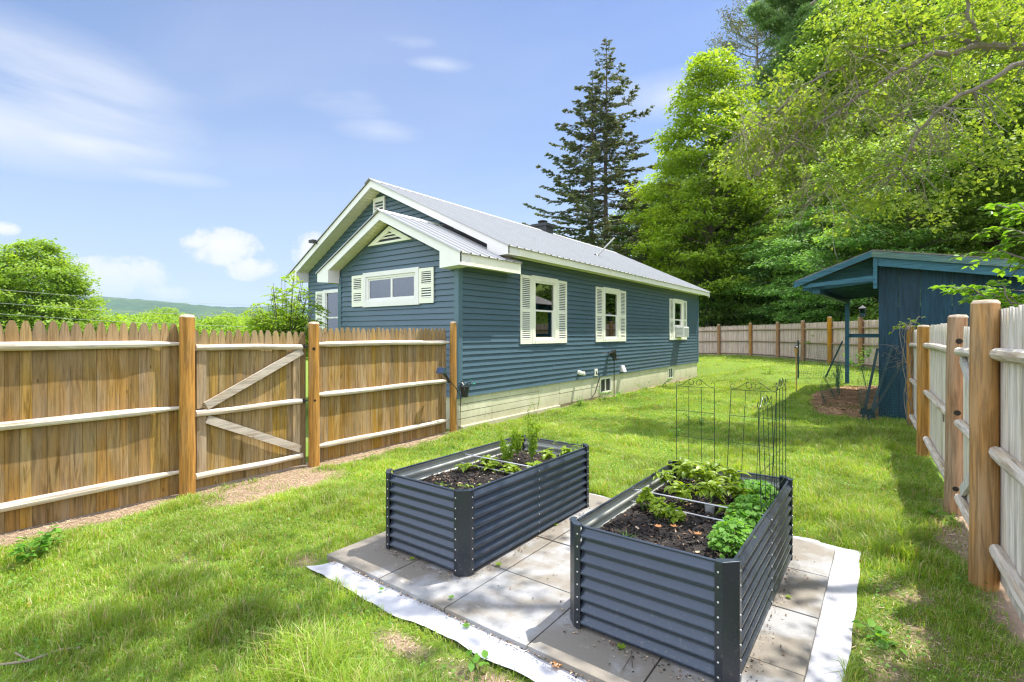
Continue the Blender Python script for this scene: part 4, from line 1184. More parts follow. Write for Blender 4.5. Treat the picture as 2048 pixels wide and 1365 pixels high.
# panel to the house
rf = thing('stockade_fence', (-5.6, 3.4, 0), 'brown picket fence panel between the gate and the house corner, with two posts', 'fence', 'wooden stockade fence around the yard')
mb = MB(); picket_run(mb, (BXL, 3.48), (BXL - 0.09, 5.83), z_low, lambda t_: 1.675 + 0.01 * t_, 0.083, 0.022, (-1, 0), rg); mb.build('picket_panel', M['board_left'], rf)
for z in (1.475, 0.85, 0.215):
    pole_rail((BXL + 0.034, 3.42, z), (BXL - 0.055, 5.86, z - 0.01), 0.034, rg).build('rail', M['rail_y'], rf, smooth=True)
round_post((-5.545, 3.40), 1.72, 0.063, M['post'], rf, rg, holes=[(1, -0.6, 1.42, 0.018), (1, -0.4, 0.8, 0.014)])
round_post((-5.62, 5.90), 1.775, 0.055, M['post'], rf, rg, lean=(-0.0, 0.01))

# right-hand fence ------------------------------------------------------
def rx(y): return float(right_x(y))
def rpanel(th, y0, y1, zt, tip=0.14):
    mb = MB(); picket_run(mb, (rx(y0), y0), (rx(y1), y1), lambda x, y: gzf(x, y) + 0.06, zt, 0.075, 0.02, (1, 0), rg, tip=tip); return mb.build('picket_panel', M['board_right'], th)
fa = thing('stockade_fence', (0.5, 4.3, 0), 'silvery picket fence panel nearest the camera on the right, with a thick brown post', 'fence', 'wooden stockade fence around the yard')
rpanel(fa, 1.6, 4.33, 1.755)
for z in (1.485, 0.875, 0.27):
    pole_rail((rx(1.6) - 0.035, 1.6, z), (0.535, 4.40, z - 0.005), 0.041, rg).build('rail', M['rail_y'], fa, smooth=True)
round_post((0.487, 4.33), 1.79, 0.072, M['post_pale'], fa, rg, lean=(0.012, 0), n=24)
gr = thing('picket_gate', (0.52, 5.1, 0), 'silvery picket gate with a steep white diagonal brace between the two nearest right posts', 'gate')
mb = MB(); picket_run(mb, (rx(4.45), 4.45), (rx(5.72), 5.72), lambda x, y: 0.08, 1.66, 0.075, 0.02, (1, 0), rg, tip=0.12); mb.build('picket_panel', M['board_right'], gr)
for z in (1.455, 0.845, 0.215):
    pole_rail((rx(4.45) - 0.035, 4.45, z), (rx(5.7) - 0.035, 5.70, z), 0.036, rg).build('rail', M['rail_y'], gr, smooth=True)
mb = MB(); mb.beam((rx(5.6) - 0.018, 5.62, 1.40), (rx(4.6) - 0.018, 4.62, 0.93), 0.09, 0.028); mb.build('brace', M['brace_white'], gr)
mb = MB(); mb.beam((rx(5.6) - 0.018, 5.62, 0.27), (rx(4.6) - 0.018, 4.62, 0.76), 0.09, 0.028); mb.build('brace', M['brace_white'], gr)
fb = thing('stockade_fence', (0.46, 5.9, 0), 'silvery picket fence panel behind the gate, with a knotty grey post bored with holes', 'fence', 'wooden stockade fence around the yard')
rpanel(fb, 6.02, 8.40, 1.705)
for z in (1.455, 0.845, 0.24):
    pole_rail((rx(6.0) - 0.035, 6.0, z), (rx(8.5) - 0.035, 8.52, z), 0.036, rg).build('rail', M['rail_y'], fb, smooth=True)
po = round_post((0.475, 5.93), 1.745, 0.072, M['post_grey'], fb, rg, lean=(0.03, 0), holes=[(0.06, -1, 1.535, 0.024), (0.04, -1, 0.905, 0.024), (0.04, -1, 0.235, 0.022)], n=24)
mb = MB(); mb.tube([(0.495, 8.0 + 0.0, 0.0)] * 2, 0.001, 3)
# small bent bracket on the boards
mb = MB(); yb_ = 6.9; xb_ = rx(6.9) - 0.012
mb.tube([(xb_, yb_, 0.86), (xb_, yb_ - 0.02, 0.72), (xb_, yb_ - 0.06, 0.69), (xb_, yb_ - 0.08, 0.74), (xb_, yb_ - 0.03, 0.78)], 0.006, 6); mb.tube([(xb_, yb_ + 0.05, 0.80), (xb_, yb_ - 0.09, 0.80)], 0.005, 6)
mb.build('hook', M['twig'], fb)
fc = thing('stockade_fence', (0.40, 8.4, 0), 'silvery picket fence panel leading up to the blue shed, with two orange posts', 'fence', 'wooden stockade fence around the yard')
rpanel(fc, 8.55, 11.0, 1.66)
for z in (1.42, 0.82, 0.20):
    pole_rail((rx(8.5) - 0.035, 8.48, z), (rx(11) - 0.035, 11.0, z), 0.034, rg).build('rail', M['rail_y'], fc, smooth=True)
round_post((0.372, 8.46), 1.69, 0.066, M['post'], fc, rg, lean=(0.01, 0))
round_post((0.335, 11.05), 1.72, 0.062, M['post'], fc, rg)

# fence along the back ---------------------------------------------------
bp = [tuple(p) for p in BF]
names_b = ['far left panel of the rear fence, mostly behind the blue house', 'rear fence panel showing just past the house corner', 'rear fence panel first from the house corner, with a greyish post',
           'rear fence panel second from the house corner, with a tan post', 'rear fence panel just before the bend, third from the house corner', 'rear fence panel just after the bend, grey posts',
           'rear fence panel left of the bright orange post', 'rear fence panel behind the netting, right of the orange post', 'rear fence panel seen under the shed roof', 'rear fence panel running in behind the blue shed']
for i in range(len(bp) - 1):
    (x0, y0), (x1, y1) = bp[i], bp[i + 1]
    th = thing('stockade_fence', (x0, y0, gzf(x0, y0)), names_b[i], 'fence', 'wooden stockade fence around the yard')
    d = Vector((x1 - x0, y1 - y0)).normalized(); nrm = Vector((-d.y, d.x))
    if nrm.y < 0: nrm = -nrm
    za, zb = gzf(x0, y0), gzf(x1, y1)
    mb = MB(); picket_run(mb, (x0, y0), (x1, y1), lambda x, y: gzf(x, y) + 0.02, lambda t_: za + (zb - za) * t_ + 1.70, 0.082, 0.02, (nrm.x, nrm.y), rg, round_=True)
    mb.build('picket_panel', M['board_back'], th)
    for z in (1.44, 0.83, 0.14):
        off = nrm * -0.035
        pole_rail((x0 + off.x, y0 + off.y, za + z), (x1 + off.x, y1 + off.y, zb + z), 0.040, rg, n=8).build('rail', M['rail_brown'], th, smooth=True)
    mt = [M['post_grey'], M['post_grey'], M['post_grey'], M['post_grey'], M['post_pale'], M['post_grey'], M['post_grey'], M['post'], M['post_grey'], M['post_grey']][i]
    round_post((x0 - nrm.x * 0.09, y0 - nrm.y * 0.09), za + (1.88 if i == 7 else 1.79), 0.085, mt, th, rg, n=12)
# lantern on a rear post
lx, ly = BF[8][0] - 0.02, BF[8][1] - 0.1
lz = gzf(lx, ly) + 1.80
ln = thing('lantern', (lx, ly, lz), 'black lantern standing on a rear fence post beyond the shed roof', 'lantern')
mb = MB(); mb.box(lx - 0.10, lx + 0.10, ly - 0.10, ly + 0.10, lz + 0.025, lz + 0.06)
mb.build('base', M['black'], ln); mb = MB()
for sx in (-1, 1):
    for sy in (-1, 1): mb.box(lx + sx * 0.08 - 0.012, lx + sx * 0.08 + 0.012, ly + sy * 0.08 - 0.012, ly + sy * 0.08 + 0.012, lz + 0.06, lz + 0.33)
mb.build('frame', M['black'], ln)
mb = MB(); mb.box(lx - 0.065, lx + 0.065, ly - 0.065, ly + 0.065, lz + 0.06, lz + 0.33); mb.build('glass', M['glass'], ln)
mb = MB(); mb.mesh([(lx - 0.13, ly - 0.13, lz + 0.33), (lx + 0.13, ly - 0.13, lz + 0.33), (lx + 0.13, ly + 0.13, lz + 0.33), (lx - 0.13, ly + 0.13, lz + 0.33), (lx, ly, lz + 0.45)], [(0, 3, 2, 1), (0, 1, 4), (1, 2, 4), (2, 3, 4), (3, 0, 4)]); mb.build('roof', M['black'], ln)

# ------------------------------------------------------------------ shed
SR = math.radians(-3.6)
shed = thing('shed', (-0.13, 11.9, 0), 'dark blue plank shed with an open lean-to roof on its left side', 'shed')
shed.rotation_euler = (0, 0, SR)
class Sh(MB):
    """coordinates local to the shed (x right, y away)"""
    def build(s, name, mats, parent=None, **k):
        if not isinstance(mats, (list, tuple)): mats = [mats]
        o = MB.build(s, name, mats, None, **k)
        o.parent = parent
        return o
Wd = 3.7; Dp = 4.6
def zr_(x): return 3.10 - 0.19 * x if x > -0.06 else 3.11 + 0.385 * (x + 0.06)
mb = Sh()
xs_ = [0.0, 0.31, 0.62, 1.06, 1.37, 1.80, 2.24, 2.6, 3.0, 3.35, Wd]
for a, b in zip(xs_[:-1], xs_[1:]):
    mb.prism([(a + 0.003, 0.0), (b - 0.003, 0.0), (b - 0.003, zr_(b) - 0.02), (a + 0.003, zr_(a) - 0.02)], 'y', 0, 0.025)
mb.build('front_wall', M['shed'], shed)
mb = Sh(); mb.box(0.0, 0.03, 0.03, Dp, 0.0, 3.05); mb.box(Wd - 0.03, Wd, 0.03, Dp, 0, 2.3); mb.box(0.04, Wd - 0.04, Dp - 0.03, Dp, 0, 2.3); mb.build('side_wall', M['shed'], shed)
mb = Sh(); mb.prism([(-0.06, 3.16), (Wd + 0.3, 3.16 - 0.19 * (Wd + 0.36)), (Wd + 0.3, 3.16 - 0.19 * (Wd + 0.36) + 0.02), (-0.06, 3.185)], 'y', -0.32, Dp + 0.3)
mb.prism([(-1.36, 2.66), (-0.06, 3.16), (-0.06, 3.185), (-1.36, 2.685)], 'y', -0.32, Dp + 0.1); mb.build('roof', M['shed_roof'], shed)
mb = Sh(); mb.prism([(-0.08, 3.155), (Wd + 0.3, 3.155 - 0.19 * (Wd + 0.38)), (Wd + 0.3, 3.045 - 0.19 * (Wd + 0.38)), (-0.08, 3.045)], 'y', -0.34, -0.31); mb.build('fascia', M['shed_green'], shed)
mb = Sh(); mb.prism([(-0.02, 3.04), (Wd, 3.04 - 0.19 * Wd), (Wd, 2.88 - 0.19 * Wd), (-0.02, 2.88)], 'y', -0.28, -0.25); mb.build('fascia', M['shed_trim'], shed)
mb = Sh(); mb.prism([(-0.08, 3.155), (-0.08, 3.045), (-1.38, 2.535), (-1.38, 2.65)], 'y', -0.34, -0.31); mb.build('fascia', M['shed_trim'], shed)
mb = Sh(); mb.prism([(-0.02, 2.70), (-0.02, 2.60), (-1.22, 2.53), (-1.10, 2.61)], 'y', -0.29, -0.26); mb.build('tie_beam', M['shed_trim'], shed)
mb = Sh(); mb.box(-0.06, 0.0, -0.30, -0.22, 2.45, 3.05); mb.build('bracket', M['shed_trim'], shed)
mb = Sh(); mb.prism([(-1.34, 2.655), (-0.06, 3.15), (-0.06, 3.155), (-1.34, 2.66)], 'y', -0.30, Dp); mb.build('roof_deck', M['shed_raw'], shed)
for k in range(7):
    y_ = 0.25 + k * 0.68
    mb = Sh(); mb.prism([(-1.32, 2.64), (-0.03, 3.12), (-0.03, 2.62), (-1.20, 2.50), (-1.32, 2.52)], 'y', y_, y_ + 0.04); mb.build('rafter', M['shed_trim'], shed)
mb = Sh(); mb.box(-1.06, -0.97, Dp - 0.25, Dp - 0.16, -0.2, 2.62); mb.build('support_post', M['shed_trim'], shed)
mb = Sh(); mb.box(-1.08, -0.96, -0.1, Dp, 2.42, 2.52); mb.build('eave_beam', M['shed_trim'], shed)
mb = Sh(); mb.box(-1.0, 0.0, Dp - 0.20, Dp - 0.165, 1.50, 1.60); mb.build('cross_rail', M['shed_trim'], shed)

# ------------------------------------------------------------------ T posts, netting, torch
def tpost(a, b, label, flange=True):
    th = thing('fence_stake', (a[0], a[1], a[2]), label, 'stake', 'green metal stakes')
    A = Vector(a); B = Vector(b); d = (B - A).normalized(); s_ = d.cross(Vector((0, 1, 0))).normalized(); u = s_.cross(d)
    mb = MB(); L = (B - A).length
    mb.obox((A + B) / 2, d * L / 2, s_ * 0.022, u * 0.004); mb.obox((A + B) / 2 + u * 0.016, d * L / 2, s_ * 0.004, u * 0.013)
    for k in range(int(L / 0.09)):
        mb.obox(A + d * (0.2 + k * 0.09) - u * 0.006, d * 0.008, s_ * 0.012, u * 0.006)
    mb.build('shaft', M['stake'], th)
    if flange:
        mb = MB(); c = A + d * 0.16
        mb.prism([(-0.07, -0.05), (0.07, -0.05), (0.05, 0.06), (0.0, 0.09), (-0.05, 0.06)], 'y', -0.004, 0.004)
        mb.v = [tuple(c + Vector(p)) for p in mb.v]
        mb.build('flange', M['stake'], th)
tpost((-0.37, 11.5, -0.03), (-0.14, 11.62, 1.33), 'dark green metal stake leaning at the left of the shed wall')
tpost((-0.28, 11.40, -0.03), (0.08, 11.80, 1.36), 'dark green metal stake, middle of three propped at the shed wall')
tpost((-0.30, 11.25, -0.03), (0.30, 11.60, 1.22), 'dark green metal stake leaning most, against the orange fence post')
g1 = (-1.85, 17.0); g2 = (-1.35, 17.9)
tpost((-2.10, 16.9, gzf(-2.1, 16.9)), (-2.10, 16.9, gzf(-2.1, 16.9) + 1.12), 'thin dark stake standing upright at the end of the green netting', False)
tpost((-1.45, 17.3, gzf(-1.45, 17.3)), (-1.05, 17.6, gzf(-1.3, 17.6) + 1.05), 'thin dark stake leaning in the green netting by the shed post', False)
def netting(path, h, cell, r, name, label, zoff=0.0, wave=0.03):
    mb = MB(); acc = []
    L = 0; P = [Vector(p) for p in path]
    seg = [(P[i + 1] - P[i]).length for i in range(len(P) - 1)]; tot = sum(seg)
    def at(s_):
        for i, q in enumerate(seg):
            if s_ <= q or i == len(seg) - 1:
                return P[i].lerp(P[i + 1], min(1, s_ / q))
            s_ -= q
    n = int(tot / cell)
    V = []; E_ = []
    def strand(pts):
        for a, b in zip(pts[:-1], pts[1:]):
            A = Vector(a); B = Vector(b); d = (B - A).normalized(); s_ = d.cross(Vector((0.3, 1, 0.1))).normalized() * r; u = d.cross(s_).normalized() * r
            mb.mesh([A + s_, A - s_ * 0.5 + u * 0.87, A - s_ * 0.5 - u * 0.87, B + s_, B - s_ * 0.5 + u * 0.87, B - s_ * 0.5 - u * 0.87], [(0, 1, 4, 3), (1, 2, 5, 4), (2, 0, 3, 5)])
    for i in range(n + 1):
        p = at(i * cell); z0_ = gzf(p.x, p.y) + zoff
        strand([(p.x + wave * math.sin(k * 1.3 + i * 0.5), p.y, z0_ + h * k / 6 * (1 + 0.04 * math.sin(i))) for k in range(7)])
    m_ = int(h / cell)
    for k in range(m_ + 1):
        pts = []
        for i in range(n + 1):
            p = at(i * cell); pts.append((p.x + wave * math.sin(k * 6 / m_ * 1.3 + i * 0.5), p.y, gzf(p.x, p.y) + zoff + k * h / m_ * (1 + 0.04 * math.sin(i))))
        strand(pts)
    return tag(mb.build(name, M['wire_green']), label, 'netting')
netting([(-2.10, 16.9), (-1.75, 17.1), (-1.35, 17.35), (-1.0, 17.0)], 0.92, 0.065, 0.0028, 'wire_netting', 'green wire netting strung between thin stakes left of the shed post')
netting([(-1.15, 12.8), (-0.92, 14.2), (-1.05, 15.6), (-1.0, 16.6)], 0.62, 0.06, 0.0024, 'wire_netting', 'low green wire netting along the edge of the brown mulch')
netting([(-0.45, 12.1), (-0.30, 11.60), (0.0, 11.62), (0.30, 11.68)], 0.95, 0.05, 0.0020, 'wire_netting', 'fine green netting rolled against the blue shed wall')
# bamboo torch
tx, ty = -1.83, 14.4
tz = gzf(tx, ty)
tk = thing('garden_torch', (tx, ty, tz), 'bamboo garden torch on a thin cane standing in the lawn', 'torch')
mb = MB(); mb.tube([(tx, ty, tz - 0.05), (tx, ty, tz + 0.5), (tx, ty, tz + 1.0)], [0.013, 0.014, 0.014], 8)
for z in (0.25, 0.55, 0.85): mb.lathe([(0.012, -0.01), (0.019, 0), (0.012, 0.01)], (tx, ty, tz + z), 8)
mb.build('cane', M['bamboo'], tk, smooth=True)
mb = MB(); mb.lathe([(0.018, 0.92), (0.032, 0.98), (0.045, 1.10), (0.048, 1.13)], (tx, ty, tz), 12); mb.build('basket', M['bamboo'], tk, smooth=True)
mb = MB(); mb.lathe([(0.044, 1.13), (0.044, 1.15), (0.02, 1.17), (0.012, 1.20)], (tx, ty, tz), 12); mb.build('burner', M['black'], tk, smooth=True)

# solar lamp clipped to the fence end and the bucket with a green toy at the house corner
so = thing('solar_lamp', (-5.55, 5.60, 0.95), 'small solar panel lamp fixed to the fence rail end near the house corner', 'lamp')
mb = MB(); mb.obox((-5.50, 5.52, 1.03), (0.05, 0.02, 0), (-0.02, 0.055, -0.01), (0.01, 0.01, 0.045)); mb.build('solar_panel', simple('blue solar cell', (0.05, 0.09, 0.20), 0.15), so, bevel=0.003)
mb = MB(); mb.tube([(-5.50, 5.56, 1.0), (-5.51, 5.66, 0.90), (-5.53, 5.72, 0.84)], [0.03, 0.022, 0.03], 8); mb.build('arm', M['black'], so)
cb = MB(); cb.tube([(-5.53, 5.74, 0.84), (-5.50, 5.82, 0.76), (-5.47, 5.92, 0.60), (-5.50, 5.94, 0.3), (-5.52, 5.96, 0.02)], 0.007, 6)
tag(cb.build('lamp_cable', M['black']), 'black wire running down the last post from the solar lamp', 'cable')
bx = thing('wall_planter', (-5.50, 6.08, 0.5), 'dark tangled pot with shiny green leaves hung on the house corner', 'planter')
mb = MB(); mb.lathe([(0.055, 0.0), (0.075, 0.16), (0.08, 0.17), (0.065, 0.165)], (-5.51, 6.06, 0.57), 14); mb.build('pot', M['dark_metal'], bx, smooth=True)
mb = MB()
for k in range(14):
    a = rg.uniform(0, 6.28); q = Vector((-5.51, 6.06, 0.74))
    mb.tube([q, q + Vector((0.06 * math.cos(a), 0.06 * math.sin(a), 0.06)), q + Vector((0.12 * math.cos(a), 0.12 * math.sin(a), rg.uniform(-0.05, 0.09)))], 0.004, 5)
mb.build('stems', M['black'], bx)
mb = MB()
for k in range(9):
    c = Vector((-5.45 + rg.uniform(-0.03, 0.06), 6.10 + rg.uniform(-0.03, 0.14), 0.74 + rg.uniform(-0.08, 0.12)))
    a = Vector((rg.uniform(-1, 1), rg.uniform(-1, 1), rg.uniform(-1, 1))).normalized(); b = a.cross(Vector((0, 0, 1))).normalized()
    mb.mesh([c - a * 0.04, c + b * 0.018, c + a * 0.045, c - b * 0.018], [(0, 1, 2, 3)])
mb.build('leaves', M['green_plastic'], bx)

# ------------------------------------------------------------------ pavers and fabric
PX = [-3.16, -2.58, -2.005, -1.435, -0.865, -0.295]; PY = [2.03, 2.605, 3.18, 3.755, 4.33]
ordc = ['leftmost', 'second from the left', 'middle', 'second from the right', 'rightmost']
ordr = ['front', 'second', 'third', 'back']
for j in range(4):
    for i in range(5):
        x0, x1, y0, y1 = PX[i] + 0.004, PX[i + 1] - 0.004, PY[j] + 0.004, PY[j + 1] - 0.004
        mb = MB(); dz = rg.uniform(-0.003, 0.003)
        mb.box(x0, x1, y0, y1, -0.02, 0.05 + dz)
        o = mb.build('paver', M['paver'], None, bevel=0.004)
        tag(o, f'square concrete paver, {ordc[i]} in the {ordr[j]} row under the planters', 'paver', 'concrete pavers under the raised beds')
def fabric():
    """irregular sheet lying on the ground, a few millimetres up with soft wrinkles"""
    Vs = []; Fs = []; n0 = 0
    def patch(fn, nu_, nv_):
        nonlocal n0
        U, W_ = np.meshgrid(np.linspace(0, 1, nu_), np.linspace(0, 1, nv_), indexing='xy')
        x, y = fn(U, W_)
        z = gz(x, y) + (fnoise(x, y, 3.0) - 0.5) * 0.03 * 0.5 + 0.020 + 0.014 * (fnoise(x, y, 4.0) - 0.5) + 0.005 * np.sin(x * 21 + 4 * y) * fnoise(x, y, 2.0) + 0.004 * np.sin(y * 17 + x * 9)
        Vs.append(np.stack([x.ravel(), y.ravel(), z.ravel()], 1))
        ii = (np.arange(nv_ - 1)[:, None] * nu_ + np.arange(nu_ - 1)[None, :]).ravel()
        Fs.append(np.stack([ii, ii + 1, ii + nu_ + 1, ii + nu_], 1) + n0); n0 += nu_ * nv_
    def ef(x): return 1.868 + 0.035 * (fnoise(x, x * 0, 2.2) - 0.45) + 0.012 * np.sin(x * 3.1) + 0.006 * (vnoise(x, x * 0, 16.0) - 0.5)
    def er(y): return -0.150 + 0.006 * np.sin(y * 2.2) + 0.004 * np.sin(y * 13)
    def front(U, W_):
        x = -3.17 + (-0.155 + 3.17) * U
        lo = ef(x); hi = 2.10 + 0 * x
        k = np.clip((x + 3.17) / 0.16, 0, 1)
        mid = 1.905 - 0.02
        return x, mid + (lo - mid) * k * (1 - W_) + (hi - mid) * k * W_
    patch(front, 240, 20)
    patch(lambda U, W_: (-0.42 + (er(2.10 + 2.33 * W_) + 0.42) * U, 2.10 + 2.33 * W_), 16, 120)
    patch(lambda U, W_: (-3.20 + 2.79 * U, 4.20 + 0.24 * W_ + 0.02 * np.sin(U * 14) * W_), 160, 8)
    return tag(fast_mesh('ground_fabric', np.concatenate(Vs), np.concatenate(Fs), M['fabric'], smooth=True), 'white landscaping fabric showing round the edges of the concrete pavers', 'fabric')
fabric()

# ------------------------------------------------------------------ raised beds
def corrug(n_rib, z0, z1, depth=0.026):
    """profile (z, out): broad ridge with sloped flanks, narrow deep valley"""
    p = []
    per = (z1 - z0) / n_rib
    key = [(0.0, 0.0), (0.12, 0.0), (0.17, 0.06), (0.29, 0.84), (0.34, 0.97), (0.40, 1.0), (0.47, 0.97), (0.54, 0.86), (0.84, 0.10), (0.92, 0.01)]
    for k in range(n_rib):
        for t_, s_ in key: p.append((z0 + (k + t_) * per, depth * s_))
    p.append((z1, 0.0))
    return p
def raised_bed(x0, x1, y0, y1, zb, zt, label, rib=8):
    th = thing('raised_bed', (x0, y0, zb), label, 'planter')
    pr = corrug(rib, zb + 0.004, zt - 0.012)
    ch_ = 0.085                          # corner chamfer length along each wall
    d = 0.026
    def side(ax, fixed, a, b, sgn):
        mb = MB(); V = []; n = len(pr)
        for off in (0.0, -0.003):
            for s_ in (a, b):
                for z, o_ in pr:
                    q = fixed - sgn * d + sgn * (o_ + off)
                    V.append((s_, q, z) if ax == 'y' else (q, s_, z))
        F0 = [(i, i + 1, n + i + 1, n + i) for i in range(n - 1)]
        F1 = [(2 * n + i, 3 * n + i, 3 * n + i + 1, 2 * n + i + 1) for i in range(n - 1)]
        mb.mi = 0; mb.mesh(V, F0); mb.mi = 1; mb.mesh(V, F1)
        mb.mi = 0
        # rolled top lip
        if ax == 'y': mb.tube([(a, fixed - sgn * d, zt - 0.008), (b, fixed - sgn * d, zt - 0.008)], 0.007, 8)
        else: mb.tube([(fixed - sgn * d, a, zt - 0.008), (fixed - sgn * d, b, zt - 0.008)], 0.007, 8)
        return mb.build('side_panel', [M['steel'], M['steel_in']], th, smooth=True, angle=1.2)
    ym = (y0 + y1) / 2
    side('y', y0, x0 + ch_, x1 - ch_, -1); side('y', y1, x0 + ch_, x1 - ch_, 1)
    for X_, sg in ((x0, -1), (x1, 1)):
        side('x', X_, y0 + ch_, ym + 0.012, sg); 
        o = side('x', X_ + sg * 0.0015, ym - 0.012, y1 - ch_, sg)
    # corner posts: flange + chamfer + flange, with bolts
    bolt_me = None
    nb = rib
    def bolt(par, p, nrm):
        nonlocal bolt_me
        if bolt_me is None:
            m_ = MB(); m_.lathe([(0.005, -0.001), (0.005, 0.002), (0.003, 0.004), (0.0005, 0.0045)], n=8)
            bo = m_.build('bolt', M['zinc'], None, smooth=True); bolt_me = bo.data; bpy.data.objects.remove(bo)
        bo = bpy.data.objects.new('bolt', bolt_me); COL.objects.link(bo); bo.parent = par
        o0 = origin_of(par)
        bo.location = Vector(p) - o0; bo.rotation_euler = Vector(nrm).to_track_quat('Z', 'Y').to_euler()
    for sx in (-1, 1):
        for sy in (-1, 1):
            cx = x1 if sx > 0 else x0; cy = y1 if sy > 0 else y0
            c1 = 0.055; fl = 0.034; t_ = 0.003; e = 0.003
            out = [(cx + sx * e, cy - sy * (c1 + fl)), (cx + sx * e, cy - sy * c1), (cx - sx * c1, cy + sy * e), (cx - sx * (c1 + fl), cy + sy * e)]
            inn_ = [(cx - sx * 0.004, cy - sy * (c1 + fl)), (cx - sx * 0.004, cy - sy * c1 ), (cx - sx * c1, cy - sy * 0.004), (cx - sx * (c1 + fl), cy - sy * 0.004)]
            mb = MB()
            for k in range(3):
                q = [out[k], out[k + 1], inn_[k + 1], inn_[k]]
                mb.prism(q, 'z', zb, zt)
            cp = mb.build('corner_post', M['steel_dark'], th)
            mb = MB(); o2 = [(p[0] + sx * 0.003, p[1] + sy * 0.003) for p in out]
            back = [(p[0] - sx * 0.024, p[1] - sy * 0.024) for p in inn_]
            mb.prism(o2[:1] + o2[1:] + [(cx - sx * (c1 + fl), cy - sy * 0.022), (cx - sx * 0.028, cy - sy * 0.06), (cx - sx * 0.022, cy - sy * (c1 + fl))], 'z', zt, zt + 0.007)
            mb.build('cap', M['steel'], cp, bevel=0.002)
            for k in range(nb):
                z = zb + (k + 0.5) * (zt - zb - 0.01) / nb
                bolt(cp, (cx + sx * e, cy - sy * (c1 + fl * 0.55), z), (sx, 0, 0))
                bolt(cp, (cx - sx * (c1 + fl * 0.55), cy + sy * e, z), (0, sy, 0))
    for X_, sg in ((x0, -1), (x1, 1)):
        for k in range(nb):
            z = zb + (k + 0.5) * (zt - zb - 0.01) / nb
            bolt(th, (X_ + sg * 0.0015, ym, z), (sg, 0, 0))
    # two tie rods across the middle
    for (yy, z) in ((ym - 0.02, zt - 0.10), (ym + 0.03, zt - 0.035)):
        mb = MB(); mb.tube([(x0 + 0.015, yy, z), (x1 - 0.015, yy, z)], 0.0045, 8); mb.build('tie_rod', M['rod'], th, smooth=True)
    return th

BED1 = (-2.95, -2.135, 2.345, 4.045); BED2 = (-1.375, -0.522, 2.31, 3.975)
ZB, ZT = 0.052, 0.592
raised_bed(*BED1, ZB, ZT, 'slate blue corrugated metal raised bed with dark mulch, nearer the house')
raised_bed(*BED2, ZB, ZT, 'slate blue corrugated metal raised bed full of leafy plants, with wire trellises')

def soil(b, z, seed, label):
    x0, x1, y0, y1 = b[0] + 0.031, b[1] - 0.031, b[2] + 0.031, b[3] - 0.031
    nx_, ny_ = 90, 170
    X = np.linspace(x0, x1, nx_); Y = np.linspace(y0, y1, ny_)
    XX_, YY_ = np.meshgrid(X, Y, indexing='xy')
    Z = z + 0.03 * (fnoise(XX_ + seed, YY_, 5) - 0.5) + 0.022 * (fnoise(XX_, YY_ + seed, 32) - 0.5) + 0.010 * (vnoise(XX_, YY_, 110) - 0.5)
    cc = 0.03
    inside = ((XX_ - x0) + (YY_ - y0) > cc) & ((x1 - XX_) + (YY_ - y0) > cc) & ((XX_ - x0) + (y1 - YY_) > cc) & ((x1 - XX_) + (y1 - YY_) > cc)
    V = np.stack([XX_.ravel(), YY_.ravel(), Z.ravel()], 1)
    ii = (np.arange(ny_ - 1)[:, None] * nx_ + np.arange(nx_ - 1)[None, :]).ravel()
    F = np.stack([ii, ii + 1, ii + nx_ + 1, ii + nx_], 1); k = inside.ravel(); F = F[k[F].all(1)]
    # loose chips of bark over it
    r = np.random.RandomState(seed); n = 5200
    cx = r.uniform(x0 + 0.02, x1 - 0.02, n); cy = r.uniform(y0 + 0.02, y1 - 0.02, n)
    cz = z + 0.03 * (fnoise(cx + seed, cy, 5) - 0.5) + 0.006 + r.uniform(0, 0.010, n)
    a = r.uniform(0, 6.28, n); L = r.uniform(0.004, 0.017, n); W = L * r.uniform(0.2, 0.5, n); tl = r.uniform(-0.6, 0.6, n)
    dx = np.stack([np.cos(a) * L, np.sin(a) * L, tl * L], 1); dy = np.stack([-np.sin(a) * W, np.cos(a) * W, r.uniform(-.5, .5, n) * W], 1)
    c = np.stack([cx, cy, cz], 1)
    CV = np.stack([c - dx - dy, c + dx - dy, c + dx + dy, c - dx + dy], 1).reshape(-1, 3)
    CF = (np.arange(n)[:, None] * 4 + np.arange(4)[None, :]) + len(V)
    mi = np.concatenate([np.zeros(len(F)), r.choice([1, 1, 1, 1, 2, 3], n, p=[.3, .2, .2, .2, .07, .03])]).astype(int)
    o = fast_mesh('soil', np.concatenate([V, CV]), np.concatenate([F, CF]), [M['soil'], M['chip_dark'], M['chip'], M['straw']], mat_index=mi)
    tag(o, label, 'soil', kind='stuff')
soil(BED1, 0.455, 3, 'dark bark mulch filling the raised bed nearer the house')
soil(BED2, 0.465, 9, 'black potting soil filling the raised bed with the trellises')

# ------------------------------------------------------------------ foliage tools
def P(px, py, t):
    """world point seen in direction (px,py) at forward distance t"""
    u = (px - 1024) / 1000
    return np.array([t * (-0.6 + 0.8 * u), t * (0.8 + 0.6 * u), CAM_H - t * (py - 668) / 1000])

def unit(v): return v / np.maximum(1e-9, np.linalg.norm(v, axis=-1, keepdims=True))

def leaf_quads(c, axis, nrm, L, W, fold=0.15):
    """folded diamond leaves; all arrays (N,3), L,W (N,)"""
    axis = unit(axis); b = unit(np.cross(axis, nrm)); n = np.cross(b, axis)
    L = np.asarray(L)[:, None]; W = np.asarray(W)[:, None]
    p0 = c - axis * L * 0.5; p2 = c + axis * L * 0.5 - n * L * 0.08
    m = c - axis * L * 0.06
    p1 = m + b * W * 0.5 + n * W * fold; p3 = m - b * W * 0.5 + n * W * fold
    V = np.stack([p0, p1, p2, p3], 1).reshape(-1, 3)
    F = np.arange(len(c) * 4).reshape(-1, 4)
    return V, F

